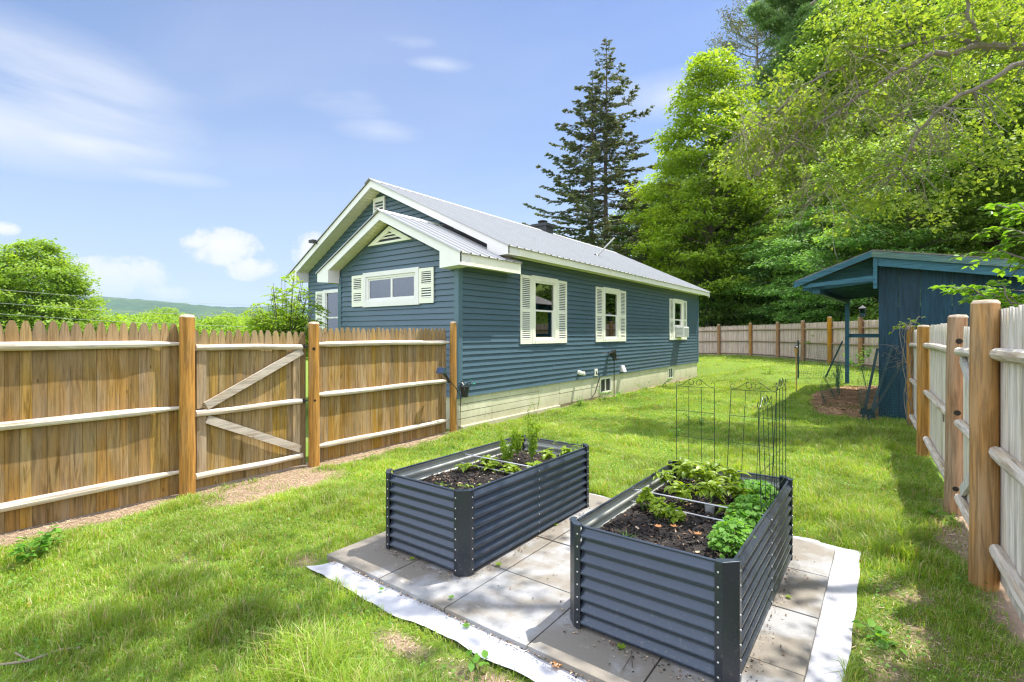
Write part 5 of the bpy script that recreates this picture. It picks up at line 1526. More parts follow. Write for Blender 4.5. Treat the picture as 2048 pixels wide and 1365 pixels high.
def spray(rs, centers, outs, n_each, R, thick, leaf, droop=0.25, updn=0.45, wr=0.62, lvar=0.35):
    """flat-ish sprays of leaves round the given centres"""
    N = len(centers) * n_each
    c = np.repeat(centers, n_each, 0); o = np.repeat(outs, n_each, 0)
    R_ = np.repeat(R if hasattr(R, '__len__') else np.full(len(centers), R), n_each)
    a = rs.uniform(0, 2 * np.pi, N); r = np.sqrt(rs.uniform(0, 1, N)) * R_
    dx = np.cos(a) * r; dy = np.sin(a) * r
    off = np.stack([dx, dy, rs.normal(0, 1, N) * thick - droop * (r ** 2) / np.maximum(R_, 1e-3)], 1)
    pos = c + off
    ax = np.stack([np.cos(a), np.sin(a), np.full(N, -0.35)], 1) + rs.normal(0, 0.45, (N, 3)) + o * 0.3
    nr = np.stack([rs.normal(0, updn, N), rs.normal(0, updn, N), np.ones(N)], 1) + o * 0.25
    L = leaf * rs.uniform(1 - lvar, 1 + lvar, N)
    return leaf_quads(pos, ax, nr, L, L * wr)

def limb_pts(rs, p0, d0, L, n=7, rise=0.0, droop=0.0, wob=0.06):
    pts = [np.array(p0, float)]; d = np.array(d0, float)
    for i in range(n):
        d = d + rs.normal(0, wob, 3); d[2] += (rise - droop * (i / n)) / n * 2
        d = d / np.linalg.norm(d)
        pts.append(pts[-1] + d * L / n)
    return pts

def make_tree(name, loc, label, cat, h, base, rad, leafm, leaf=0.16, nleaf=22000, trunk_r=0.2, n_limb=34, seed=1, barkm='bark', prof=None,
              rise=0.5, droop=0.25, spray_r=0.75, thick=0.10, group=None, lean=(0, 0), n_each=34, sub=7, updn=0.45, wr=0.62):
    rs = np.random.RandomState(seed)
    root = thing(name, loc, label, cat, group)
    wood_ = MB()
    tp = [(lean[0] * t_ + 0.12 * math.sin(t_ * 5 + seed), lean[1] * t_ + 0.12 * math.cos(t_ * 4 + seed), h * 0.93 * t_ - 0.3) for t_ in np.linspace(0, 1, 12)]
    wood_.tube([(p[0], p[1], p[2]) for p in tp], [trunk_r * (1 - 0.9 * t_) + 0.015 for t_ in np.linspace(0, 1, 12)], 9)
    cen = []; outs = []
    prof = prof or (lambda q: math.sin(math.pi * min(1, (0.12 + 0.88 * q)) ** 0.85) ** 0.7 if q < 1 else 0.1)
    for i in range(n_limb):
        q = (i + rs.uniform(-0.3, 0.3)) / n_limb; q = min(max(q, 0), 0.985)
        z = base + (h - base) * q
        f = z / (h * 0.93); f = min(f, 1)
        x0 = lean[0] * f; y0 = lean[1] * f
        az = i * 2.39996 + rs.uniform(-0.4, 0.4)
        R = rad * max(0.12, prof(q)) * rs.uniform(0.72, 1.15)
        zz0 = max(base * 0.8, z - R * rise * 0.8)
        pts = limb_pts(rs, (x0, y0, zz0), (math.cos(az), math.sin(az), rise), R * 1.05, 7, rise=rise * 0.2, droop=droop)
        r0 = trunk_r * (1 - 0.85 * q) * 0.42 + 0.012
        wood_.tube([tuple(p) for p in pts], [r0 * (1 - 0.85 * k / 7) for k in range(8)], 5, caps=False)
        ns = max(3, int(sub * (0.5 + R / rad)))
        for k in range(ns):
            s_ = 0.28 + 0.72 * (k + rs.uniform(0, 1)) / ns
            i0 = min(6, int(s_ * 7)); fr = s_ * 7 - i0
            b0 = pts[i0] * (1 - fr) + pts[i0 + 1] * fr
            side_ = az + rs.choice([-1, 1]) * rs.uniform(0.3, 1.3)
            l = (1.15 - s_) * R * 0.55 + 0.3
            e = b0 + np.array([math.cos(side_) * l, math.sin(side_) * l, rs.uniform(-0.15, 0.35) * l])
            wood_.tube([tuple(b0), tuple((b0 + e) / 2 + np.array([0, 0, 0.05 * l])), tuple(e)], [r0 * 0.3, r0 * 0.2, 0.006], 3, caps=False)
            cen.append(e); outs.append([math.cos(az), math.sin(az), 0])
            if l > 0.9: cen.append((b0 + e) / 2); outs.append([math.cos(az), math.sin(az), 0])
        cen.append(pts[-1]); outs.append([math.cos(az), math.sin(az), 0])
    cen = np.array(cen); outs = np.array(outs)
    ne = max(8, int(nleaf / len(cen)))
    Rr = spray_r * rs.uniform(0.6, 1.35, len(cen))
    V, F = spray(rs, cen, outs, ne, Rr, thick, leaf, updn=updn, wr=wr)
    # local coordinates -> world offset handled by parent
    o = wood_.build('trunk', M[barkm], None, smooth=True); o.parent = root
    c = fast_mesh('crown', V, F, leafm); c.parent = root
    return root

def clone(root, loc, label, rz=0, sc=1.0, group=None, szz=None):
    c = copy_tree(root); c.location = loc; c.rotation_euler = (0, 0, rz); c.scale = (sc, sc, szz or sc)
    c['label'] = label
    if group: c['group'] = group
    return c

def gp(px, t, dz=0.0):
    p = P(px, 668, t); return (p[0], p[1], gzf(p[0], p[1]) + dz)

# ------------------------------------------------------------------ the bright maple, spruce and pines
def maple_prof(q): return max(0.10, (1 - q) ** 0.62 * (0.55 + 0.55 * min(1, q * 3.2)))
x, y, z = gp(1422, 33)
make_tree('maple_tree', (x, y, z), 'tall bright yellow green maple rising beside the dark spruce', 'tree', 20.2 - z, 3.0, 5.4, M['leaf_maple'], leaf=0.21, nleaf=62000,
          trunk_r=0.26, n_limb=86, seed=4, prof=maple_prof, rise=0.45, droop=0.3, spray_r=0.85, sub=8, thick=0.10)

def make_spruce():
    rs = np.random.RandomState(21)
    x, y, z = gp(1203, 40)
    root = thing('spruce_tree', (x, y, z), 'tall sparse dark spruce with two thin leaders rising behind the house roof', 'tree')
    wood_ = MB(); VV = []; 
    H = 24.5
    r = np.array([0.8, 0.6, 0]);
    leaders = [(np.array([0.3, 0.2, 0]), H, 0.28), (np.array([-0.60, -0.42, 0]), H - 2.6, 0.22)]
    C = []; A = []; Nn = []
    for li, (o_, hh, tr) in enumerate(leaders):
        wood_.tube([tuple(o_ * (0.5 + 0.5 * min(1, t_ * 3)) + np.array([0.05 * math.sin(t_ * 9), 0, hh * t_])) for t_ in np.linspace(0, 1, 14)], [tr * (1 - t_) ** 0.9 + 0.012 for t_ in np.linspace(0, 1, 14)], 8)
        nb = 128 if li == 0 else 96
        for i in range(nb):
            q = ((i + rs.uniform(0, 1)) / nb) ** 0.92
            zz_ = 5.0 + (hh - 5.2) * q
            R = 6.7 * (1 - q) ** 0.66 * (0.62 + 0.5 * rs.uniform(0, 1)) * (1.0 if i % 4 else 0.6) + 0.2
            if q > 0.84: R *= rs.uniform(0.25, 0.75)
            az = i * 2.39996 + rs.uniform(-0.5, 0.5) + li
            n = 9
            pts = []
            for k in range(n + 1):
                s_ = k / n
                drp = -0.26 * R * s_ + 0.33 * R * s_ ** 2.2 if q < 0.85 else 0.55 * R * s_
                pts.append(o_ + np.array([math.cos(az + 0.15 * math.sin(s_ * 3 + i)) * R * s_, math.sin(az + 0.15 * math.sin(s_ * 3 + i)) * R * s_, zz_ + drp + rs.normal(0, 0.02)]))
            wood_.tube([tuple(p) for p in pts], [0.045 * (1 - q * 0.6) * (1 - 0.8 * k / n) + 0.006 for k in range(n + 1)], 4, caps=False)
            # side twigs carry the needles in drooping tufts
            m_ = int(5 + R * 7)
            for k in range(m_):
                s_ = 0.22 + 0.78 * rs.uniform(0, 1) ** 0.75
                j = min(n - 1, int(s_ * n)); fr = s_ * n - j
                b0 = pts[j] * (1 - fr) + pts[j + 1] * fr
                d = np.array([math.cos(az), math.sin(az), 0]); sd_ = np.array([-d[1], d[0], 0]) * rs.choice([-1, 1])
                l = rs.uniform(0.35, 1.05) * (1.15 - s_) * min(1.0, R * 0.4) + 0.12
                e = b0 + (d * 0.6 + sd_ * rs.uniform(0.5, 1.1)) * l + np.array([0, 0, rs.uniform(-0.25, 0.08)]) * l
                wood_.tube([tuple(b0), tuple(e)], [0.010, 0.005], 3, caps=False)
                for w_ in range(rs.randint(12, 25) if q < 0.86 else rs.randint(2, 6)):
                    f = rs.uniform(0.15, 1.05)
                    c = b0 * (1 - f) + e * f + rs.normal(0, 1, 3) * np.array([0.05, 0.05, 0.022])
                    C.append(c); A.append((e - b0) / (np.linalg.norm(e - b0) + 1e-6) + rs.normal(0, 0.55, 3)); Nn.append(rs.normal(0, 1, 3) + np.array([0, 0, 0.6]))
    C = np.array(C); A = np.array(A); Nn = np.array(Nn)
    L = rs.uniform(0.11, 0.26, len(C))
    V, F = leaf_quads(C, A, Nn, L, L * 0.42)
    o = wood_.build('trunk', M['bark'], None, smooth=True); o.parent = root
    c = fast_mesh('crown', V, F, M['needle_spruce']); c.parent = root
make_spruce()

def pine(px, t, htop, seed, label, rad, base, dense, leafm, leaf=0.22, tr=0.22, n_limb=46, lean=(0, 0)):
    rs = np.random.RandomState(seed); x, y, z = gp(px, t)
    root = thing('pine_tree', (x, y, z), label, 'tree'); h = htop - z
    wood_ = MB()
    wood_.tube([(lean[0] * t_ + 0.1 * math.sin(5 * t_), lean[1] * t_, h * t_) for t_ in np.linspace(0, 1, 12)], [tr * (1 - 0.85 * t_) for t_ in np.linspace(0, 1, 12)], 8)
    C = []; A = []; Nn = []
    for i in range(n_limb):
        q = (i + rs.uniform(0, 1)) / n_limb; zz_ = base + (h - base) * q
        R = rad * (math.sin(math.pi * (0.15 + 0.8 * q)) ** 0.6) * rs.uniform(0.5, 1.15)
        az = i * 2.4 + rs.uniform(-0.5, 0.5)
        pts = limb_pts(rs, (lean[0] * zz_ / h, lean[1] * zz_ / h, zz_), (math.cos(az), math.sin(az), 0.25), R, 7, rise=0.3, wob=0.12)
        wood_.tube([tuple(p) for p in pts], [0.07 * (1 - 0.8 * k / 7) for k in range(8)], 4, caps=False)
        for k in range(int(R * 3.2)):
            s_ = 0.35 + 0.65 * rs.uniform(0, 1); j = min(6, int(s_ * 7)); b0 = pts[j]
            e = b0 + rs.normal(0, 0.45, 3) * np.array([1, 1, 0.4]) + np.array([math.cos(az), math.sin(az), 0.25]) * 0.45
            wood_.tube([tuple(b0), tuple(e)], [0.018, 0.006], 3, caps=False)
            m_ = int(dense * rs.uniform(0.6, 1.4))
            cc = e + rs.normal(0, 1, (m_, 3)) * np.array([0.32, 0.32, 0.13])
            C.append(cc); A.append(rs.normal(0, 0.6, (m_, 3)) + np.array([math.cos(az) * 0.5, math.sin(az) * 0.5, 0.5])); Nn.append(rs.normal(0, 1, (m_, 3)))
    C = np.concatenate(C); A = np.concatenate(A); Nn = np.concatenate(Nn)
    L = leaf * rs.uniform(0.6, 1.3, len(C)); V, F = leaf_quads(C, A, Nn, L, L * 0.30)
    o = wood_.build('trunk', M['bark_pale'], None, smooth=True); o.parent = root
    c = fast_mesh('crown', V, F, leafm); c.parent = root
pine(1516, 46, 33, 31, 'open sparse pine with its grey trunk showing against the sky, left of the soft pine', 5.2, 13, 26, M['needle_spruce'], n_limb=44, tr=0.26, leaf=0.26)
pine(1556, 49, 36, 35, 'slimmer pine trunk just right of the open sparse pine', 4.0, 14, 24, M['needle_spruce'], n_limb=36, tr=0.25, leaf=0.26)
pine(1628, 41, 34, 33, 'full soft needled pine reaching out of the top of the frame', 4.6, 13, 420, M['needle_pine'], leaf=0.24, n_limb=62)

# ------------------------------------------------------------------ woods behind the fence
W1 = make_tree('woodland_tree', gp(1290, 43), 'dark leafy tree just right of the spruce behind the house roof', 'tree', 11.5, 1.5, 4.4, M['leaf_dark'], leaf=0.21, nleaf=26000, trunk_r=0.2, n_limb=52, seed=8, sub=8, spray_r=0.9, group='woodland trees behind the rear fence')
W2 = make_tree('woodland_tree', gp(1375, 37), 'leafy tree under the bright maple on its left, above the far house corner', 'tree', 10.5, 0.6, 4.0, M['leaf_dark'], leaf=0.18, nleaf=26000, trunk_r=0.16, n_limb=56, seed=12, sub=8, spray_r=0.8, rise=0.3, droop=0.45, thick=0.07, group='woodland trees behind the rear fence')
W3 = make_tree('woodland_tree', gp(1600, 29.5), 'blue green layered beech directly behind the rear fence', 'tree', 7.6, 0.4, 3.6, M['leaf_beech'], leaf=0.15, nleaf=30000, trunk_r=0.10, n_limb=54, seed=17, sub=8, spray_r=0.75, rise=0.15, droop=0.35, thick=0.05, updn=0.3, group='woodland trees behind the rear fence')
W4 = make_tree('woodland_tree', gp(1900, 33), 'tall leafy woodland tree on the right behind the shed roof', 'tree', 19.0, 2.5, 6.0, M['leaf_dark'], leaf=0.23, nleaf=46000, trunk_r=0.28, n_limb=80, seed=23, sub=9, spray_r=1.0, rise=0.4, group='woodland trees behind the rear fence')
G_ = 'woodland trees behind the rear fence'
def wclone(src, px, t, label, rz, sc, szz=None): clone(src, gp(px, t), label, rz, sc, G_, szz)
wclone(W4, 1480, 39, 'tall woodland tree between the bright maple and the open pine', 1.0, 0.80)
wclone(W4, 1585, 37, 'tall woodland tree below the slim pine trunk', 2.2, 0.82)
wclone(W4, 1700, 36, 'tall woodland tree right of the soft pine', 3.9, 1.05)
wclone(W4, 1800, 35, 'tall woodland tree behind the hanging birch twigs', 5.0, 1.10)
wclone(W4, 2010, 30, 'tall woodland tree at the right edge of the frame', 0.5, 1.0)
wclone(W4, 2130, 25, 'tall woodland tree beyond the right edge, its crown just in frame', 4.4, 1.0)
wclone(W1, 1345, 45, 'dark woodland tree glimpsed left of the bright maple trunk', 2.0, 1.15)
wclone(W1, 1530, 41, 'dark woodland tree deep behind the beeches', 4.0, 1.2)
wclone(W1, 1640, 33, 'mid height woodland tree above the left end of the shed roof', 0.7, 1.0)
wclone(W1, 1760, 30, 'mid height woodland tree above the shed ridge', 3.3, 1.0)
wclone(W1, 1870, 27, 'mid height woodland tree over the right slope of the shed roof', 5.5, 1.0)
wclone(W1, 1985, 24, 'mid height woodland tree above the shed at the right edge', 1.6, 0.95)
wclone(W2, 1450, 34, 'leafy understory tree in front of the bright maple trunk', 1.3, 0.85)
wclone(W2, 1530, 33, 'leafy understory tree right of the bright maple trunk', 3.0, 0.95)
wclone(W2, 1700, 27, 'leafy understory tree behind the lantern post', 4.7, 0.9)
wclone(W2, 1820, 22, 'leafy understory tree close behind the shed', 2.4, 0.75)
wclone(W3, 1425, 35, 'low layered beech at the rear fence nearest the house corner', 0.9, 0.85)
wclone(W3, 1500, 33.5, 'low layered beech behind the rear fence, left of the bend', 2.6, 1.0)
wclone(W3, 1665, 25.5, 'low layered beech reaching over the orange rear post', 4.1, 0.85)
wclone(W3, 1735, 22.5, 'low layered beech hanging over the fence beside the lantern', 5.6, 0.75)
wclone(W3, 1555, 38, 'layered beech deeper in the woods, between two understory trees', 5.0, 1.25)
# beyond the frame on the right: the trees whose shade falls on the yard
# (they stand behind the right fence and close the wood for anyone stepping aside)
wclone(W2, 1495, 36.5, 'leafy understory tree filling the gap right of the maple trunk', 0.2, 1.15)
wclone(W2, 1385, 40, 'leafy understory tree behind the far house corner', 4.1, 1.1)
wclone(W2, 1620, 33.5, 'leafy understory tree above the beeches left of the shed roof', 5.3, 1.2)
wclone(W1, 1930, 36, 'dark woodland tree far behind the right end of the shed roof', 2.7, 1.3)
wclone(W4, 2330, 17, 'large woodland tree outside the frame on the right', 2.9, 0.85)

# undergrowth along the wood edge
def undergrowth():
    rs = np.random.RandomState(77)
    pts = []
    for _ in range(900):
        i = rs.randint(0, len(BF) - 1); t_ = rs.rand()
        p = BF[i] * (1 - t_) + BF[i + 1] * t_
        n = np.array([0.5, 0.85])
        q = p + n * rs.uniform(0.6, 14)
        pts.append([q[0], q[1], gzf(q[0], q[1]) + rs.uniform(0.1, 1.3)])
    pts = np.array(pts)
    V, F = spray(rs, pts, np.zeros_like(pts), 44, 0.8 * rs.uniform(0.6, 1.3, len(pts)), 0.14, 0.18)
    tag(fast_mesh('undergrowth', V, F, M['leaf_dark']), 'leafy undergrowth covering the wood floor behind the rear fence', 'undergrowth', kind='stuff')
undergrowth()

# ------------------------------------------------------------------ overhanging birch on the right
def birch():
    rs = np.random.RandomState(3)
    root = thing('birch_tree', (2.9, 8.6, 0), 'birch overhanging from the right with drooping bare twigs and yellow green leaves', 'tree')
    wood_ = MB(); bare = MB()
    R0 = np.array([2.9, 8.6, 0.0])
    wood_.tube([tuple(p) for p in [(2.9, 8.6, -0.3), (2.95, 8.7, 3), (2.8, 8.8, 6), (2.6, 9.0, 8.5), (2.4, 9.0, 11)]], [0.22, 0.19, 0.15, 0.11, 0.05], 12)
    limbs = []
    def limb(pts, r0, r1=0.02):
        pts = [np.array(p, float) for p in pts]
        fine = []
        for a, b in zip(pts[:-1], pts[1:]):
            for k in range(4):
                fine.append(a + (b - a) * k / 4 + rs.normal(0, 0.02, 3))
        fine.append(pts[-1])
        wood_.tube([tuple(p) for p in fine], list(np.linspace(r0, r1, len(fine))), 7)
        limbs.append((fine, r0))
    limb([(2.9, 8.7, 5.4), P(2080, 92, 8.4), P(1960, 92, 8.6), P(1870, 108, 8.7), P(1790, 150, 8.8), P(1720, 190, 8.9)], 0.085)
    limb([P(1960, 92, 8.6), P(1890, 75, 8.9), P(1830, 85, 9.1), P(1700, 125, 9.3), P(1610, 170, 9.4)], 0.045)
    limb([P(1960, 80, 8.5), P(1940, 40, 8.4), P(1935, -20, 8.3), P(1960, -120, 8.2)], 0.035)
    limb([(2.9, 8.7, 5.0), P(2060, 118, 8.0), P(1990, 160, 8.1), P(1900, 200, 8.3), P(1840, 260, 8.6), P(1800, 340, 8.8)], 0.05)
    limb([P(1720, 190, 8.9), P(1650, 240, 9.0), P(1570, 300, 9.1), P(1500, 360, 9.2)], 0.03, 0.008)
    limb([P(1610, 170, 9.4), P(1540, 230, 9.5), P(1480, 270, 9.6)], 0.03, 0.008)
    limb([(2.8, 8.8, 6.2), P(2000, -60, 9.0), P(1850, -90, 9.4), P(1700, -60, 9.8), P(1620, 10, 10)], 0.07)
    # limbs out of the picture that carry the shade over the lawn
    limb([(2.85, 8.7, 4.6), (2.2, 7.2, 5.6), (1.5, 5.6, 6.1), (0.9, 4.2, 6.2), (0.3, 3.4, 6.2)], 0.09)
    limb([(2.7, 8.8, 6.6), (1.6, 7.0, 7.2), (0.4, 5.8, 7.6), (-0.9, 4.9, 7.7), (-1.6, 3.9, 7.5)], 0.08)
    limb([(2.85, 8.7, 4.0), (2.4, 6.8, 4.8), (2.1, 5.2, 5.0), (2.0, 3.8, 4.9)], 0.07)
    C = []; O = []
    # leafy masses: (px, py, t, spread, count)
    vis = [(1985, 30, 8.6, .55, 16), (1900, 30, 8.7, .55, 16), (1800, 50, 8.9, .6, 18), (1720, 90, 9.1, .55, 18), (1660, 140, 9.4, .42, 14), (1590, 180, 9.4, .45, 14), (1540, 240, 9.4, .42, 14),
           (1500, 290, 9.4, .38, 12), (1600, 260, 9.0, .45, 12), (1660, 200, 9.0, .45, 12), (1730, 150, 9.2, .5, 12), (1900, 40, 9.6, .5, 14), (2020, 170, 8.8, .45, 10), (1960, 200, 8.8, .45, 8),
           (1720, 330, 8.8, .45, 14), (1780, 370, 8.8, .42, 12), (1700, 400, 8.8, .36, 10), (1560, 340, 9.2, .32, 8), (1840, 180, 8.9, .45, 6), (2040, 250, 7.8, .5, 10), (1980, 320, 8.4, .5, 9), (1860, 400, 8.7, .4, 7),
           (1500, 200, 9.8, .4, 9), (1730, 10, 10, .5, 12), (1760, -40, 9.6, .7, 14), (1460, 330, 9.6, .3, 8), (1750, 240, 9.2, .45, 5), (2040, 40, 8.3, .6, 16), (1930, 150, 9.6, .4, 6)]
    for (px, py, t, s_, n) in vis:
        c0 = P(px, py, t)
        for _ in range(n):
            C.append(c0 + rs.normal(0, 1, 3) * np.array([s_, s_, s_ * 0.75]) * 0.72)
    shade = [((0.9, 4.6, 6.1), 1.0, 26), ((0.2, 3.9, 6.2), 0.7, 16), ((-0.9, 4.9, 7.6), 0.45, 16), ((-1.25, 4.65, 7.4), 0.36, 22), ((-1.5, 3.9, 7.4), 0.42, 20), ((2.1, 4.6, 5.0), 0.9, 10), ((1.9, 6.0, 5.6), 1.0, 12), ((1.2, 6.4, 6.6), 0.8, 12), ((2.4, 7.4, 6.5), 1.1, 18)]
    for (c0, s_, n) in shade:
        for _ in range(n): C.append(np.array(c0) + rs.normal(0, 1, 3) * np.array([s_, s_, 0.35]))
    C = np.array(C)
    # hang every spray from the nearest limb by a thin twig
    allp = np.array([p for f, r in limbs for p in f])
    for c in C:
        k = np.argmin(((allp - c) ** 2).sum(1)); p = allp[k]
        m_ = (p + c) / 2 + np.array([0, 0, 0.12]) + rs.normal(0, 0.05, 3)
        wood_.tube([tuple(p), tuple(m_), tuple(c)], [0.010, 0.007, 0.003], 3, caps=False)
    V, F = spray(rs, C, np.zeros_like(C), 40, 0.27 * rs.uniform(0.6, 1.3, len(C)), 0.11, 0.070, droop=0.9, updn=0.8, wr=0.72, lvar=0.6)
    # fine bare twigs drooping
    for (px, py, t, wx, hy, n) in [(1560, 330, 9.1, 90, 110, 80), (1780, 210, 8.8, 110, 120, 80), (1850, 300, 8.6, 60, 110, 60), (1650, 260, 9.0, 70, 90, 40), (1640, 400, 9.0, 40, 60, 30)]:
        for _ in range(n):
            p = P(px + rs.uniform(-wx, wx), py - hy * rs.uniform(0.2, 1.0), t + rs.uniform(-0.4, 0.4))
            d = np.array([rs.normal(-0.15, 0.4), rs.normal(0, 0.4), -0.35]); L = rs.uniform(0.5, 1.3)
            pts = [p]; 
            for k in range(6):
                d = d + np.array([rs.normal(0, 0.22), rs.normal(0, 0.22), -0.10 + rs.normal(0, 0.12)]); d /= np.linalg.norm(d)
                pts.append(pts[-1] + d * L / 6)
                if rs.rand() < 0.5:
                    q = pts[-1] + (d + rs.normal(0, 0.7, 3)) * rs.uniform(0.06, 0.2)
                    bare.tube([tuple(pts[-1]), tuple(q)], [0.0028, 0.0016], 3, caps=False)
            bare.tube([tuple(q) for q in pts], list(np.linspace(0.0055, 0.0022, 7)), 3, caps=False)
    wood_.build('branches', M['bark_pale'], root, smooth=True)
    bare.build('bare_twigs', M['twig'], root)
    fast_mesh('crown', V, F, M['leaf_birch'], parent=root)
birch()

# large-leaved shrub behind the right fence
def leaf_branch(wood_, rs, a, b, n, leafL, acc):
    a = np.array(a, float); b = np.array(b, float)
    pts = [a + (b - a) * k / 6 + np.array([0, 0, 0.10 * math.sin(math.pi * k / 6)]) + rs.normal(0, 0.012, 3) for k in range(7)]
    wood_.tube([tuple(p) for p in pts], list(np.linspace(0.009, 0.003, 7)), 5)
    d = unit(b - a)
    for k in range(n):
        s_ = rs.uniform(0.15, 1.05); j = min(5, int(s_ * 6)); p = pts[j] + (pts[j + 1] - pts[j]) * (s_ * 6 - j if s_ < 1 else 1)
        sdv = unit(np.cross(d, [0, 0, 1])) * rs.choice([-1, 1])
        ax = sdv * rs.uniform(0.5, 1.2) + d * rs.uniform(0.2, 0.9) + np.array([0, 0, rs.uniform(-0.7, 0.15)])
        L = leafL * rs.uniform(0.55, 1.2)
        acc.append((p + unit(ax) * L * 0.6, ax, rs.normal(0, 0.35, 3) + np.array([0, 0, 1.0]), L))
def big_leaves(acc, mat_, parent, name='leaves'):
    """rounder leaves: two quads each side of a fold"""
    c = np.array([a[0] for a in acc]); ax = unit(np.array([a[1] for a in acc])); nr = np.array([a[2] for a in acc]); L = np.array([a[3] for a in acc])[:, None]
    b = unit(np.cross(ax, nr)); n = np.cross(b, ax); W = L * 0.78
    p = [c - ax * L * .5, c - ax * L * .22 + b * W * .42 + n * W * .10, c + ax * L * .12 + b * W * .42 + n * W * .10, c + ax * L * .52 - n * L * .12,
         c + ax * L * .12 - b * W * .42 + n * W * .10, c - ax * L * .22 - b * W * .42 + n * W * .10, c - ax * L * .1]
    V = np.stack(p, 1).reshape(-1, 3); k = np.arange(len(acc))[:, None] * 7
    F = np.concatenate([k + np.array([[0, 1, 2, 6]]), k + np.array([[6, 2, 3, 4]]), k + np.array([[0, 6, 4, 5]])])
    return fast_mesh(name, V, F, mat_, parent=parent)
def shrub_right():
    rs = np.random.RandomState(19)
    root = thing('broadleaf_shrub', (1.35, 6.4, 0), 'broad leaved shrub reaching over the right fence in front of the blue shed', 'shrub')
    wood_ = MB(); acc = []
    base = np.array([1.35, 6.4, 0.0]); hub = np.array([1.25, 6.3, 1.3]); wood_.tube([tuple(base + [0, 0, -.1]), tuple(hub)], [0.035, 0.022], 7)
    for (px, py, t, n) in [(1900, 585, 6.0, 26), (1935, 600, 5.6, 26), (1980, 590, 5.8, 30), (2020, 600, 5.6, 30), (2060, 590, 5.5, 26), (1870, 578, 6.4, 20), (1950, 575, 6.2, 24), (2000, 615, 5.2, 20), (2050, 560, 5.6, 22), (1965, 612, 5.4, 18)]:
        e = P(px, py, t); m_ = (hub + e) / 2 + np.array([0, 0, 0.15]); wood_.tube([tuple(hub), tuple(m_)], [0.018, 0.01], 6); leaf_branch(wood_, rs, m_, e, int(n * 1.5), 0.085, acc); leaf_branch(wood_, rs, m_, e + rs.normal(0, 0.13, 3), n, 0.08, acc)
    hub2 = np.array([1.5, 6.2, 2.3]); wood_.tube([tuple(hub), tuple(hub2)], [0.022, 0.014], 6)
    for (px, py, t, n) in [(1960, 470, 5.6, 22), (1985, 415, 5.7, 24), (2020, 440, 5.5, 24), (2050, 480, 5.4, 22), (1995, 500, 5.5, 16), (1940, 535, 5.8, 18), (2050, 410, 5.6, 18), (2000, 545, 5.6, 16), (2035, 520, 5.5, 14)]:
        e = P(px, py, t); m_ = (hub2 + e) / 2; wood_.tube([tuple(hub2), tuple(m_)], [0.014, 0.008], 6); leaf_branch(wood_, rs, m_, e, int(n * 1.4), 0.085, acc); leaf_branch(wood_, rs, m_, e + rs.normal(0, 0.13, 3), n, 0.08, acc)
    wood_.build('stems', M['bark'], root, smooth=True); big_leaves(acc, M['leaf_big'], root)
    # vine with a few leaves at the orange post by the shed
    root = thing('vine', (0.3, 10.9, 0), 'straggly vine with bare twigs climbing the orange post at the shed corner', 'vine')
    wood_ = MB(); acc = []
    for k in range(5):
        pts = [np.array([0.28 + 0.03 * k, 10.85, 0.0])]
        for j in range(9): pts.append(pts[-1] + np.array([rs.normal(0, 0.03), rs.normal(0, 0.03), 0.20]))
        wood_.tube([tuple(p) for p in pts], list(np.linspace(0.008, 0.004, 10)), 5)
    for (px, py, n) in [(1795, 655, 8), (1780, 668, 8), (1822, 640, 6), (1830, 662, 5), (1850, 635, 5), (1812, 660, 5)]:
        e = P(px, py, 8.55); leaf_branch(wood_, rs, np.array([0.28, 10.8, 1.65]), e, n, 0.075, acc)
    for k in range(34):
        p = P(rs.uniform(1775, 1835), rs.uniform(690, 740), 8.9); d = rs.normal(0, 1, 3); d[2] = -abs(d[2]) * 0.6
        pts = [p]
        for j in range(5): d = unit(d + rs.normal(0, 0.5, 3)); pts.append(pts[-1] + d * 0.05)
        wood_.tube([tuple(q) for q in pts], list(np.linspace(0.003, 0.0015, 6)), 3)
    wood_.build('stems', M['twig'], root); big_leaves(acc, M['leaf_shrub'], root)
shrub_right()

# ------------------------------------------------------------------ left side: valley trees, shrub, cables
x, y, z = gp(72, 46)
FT = make_tree('broadleaf_tree', (x, y, z), 'big round sunlit tree at the left edge beyond the fence', 'tree', 10.3 - z, 0.8, 5.4, M['leaf_far'], leaf=0.26, nleaf=52000, trunk_r=0.3, n_limb=90, seed=41, sub=9, spray_r=0.85, thick=0.16, droop=0.4)
clone(FT, gp(-60, 50), 'big sunlit tree cut off by the left edge of the picture', 2.0, 1.0)
clone(FT, gp(192, 62), 'small round tree right of the big left tree, just above the pickets', 1.0, 0.50)
clone(FT, gp(140, 58), 'rounded tree at the foot of the big left tree', 3.0, 0.66)
clone(W1, gp(338, 100), 'dark tree standing a little above the valley treeline', 0.4, 0.93)
clone(W1, gp(365, 118), 'dark tree just right of the other dark one in the valley', 2.4, 0.95)
clone(FT, gp(455, 95), 'rounded sunny tree in the valley left of the gate post', 1.4, 0.72)
def treeline():
    rs = np.random.RandomState(55); C = []; O = []
    for i in range(300):
        px = rs.uniform(-500, 760); t = rs.uniform(75, 190)
        base = P(px, 668, t); g = gzf(base[0], base[1])
        top = CAM_H + t * (0.026 + 0.012 * vnoise(px / 60, t / 50, 1.0) + (0.013 if 300 < px < 370 and t > 120 else 0)) 
        R = rs.uniform(3, 5.5)
        for k in range(26):
            v = rs.normal(0, 1, 3); v /= np.linalg.norm(v); 
            hgt = (top - g); c = np.array([base[0], base[1], g + hgt * 0.55]) + v * np.array([R, R, hgt * 0.45])
            C.append(c)
    C = np.array(C)
    V, F = spray(rs, C, np.zeros_like(C), 40, 1.3, 0.45, 0.42, updn=0.8)
    tag(fast_mesh('treeline', V, F, M['leaf_far']), 'low sunny treeline across the valley above the picket tops', 'treeline', kind='stuff')
treeline()
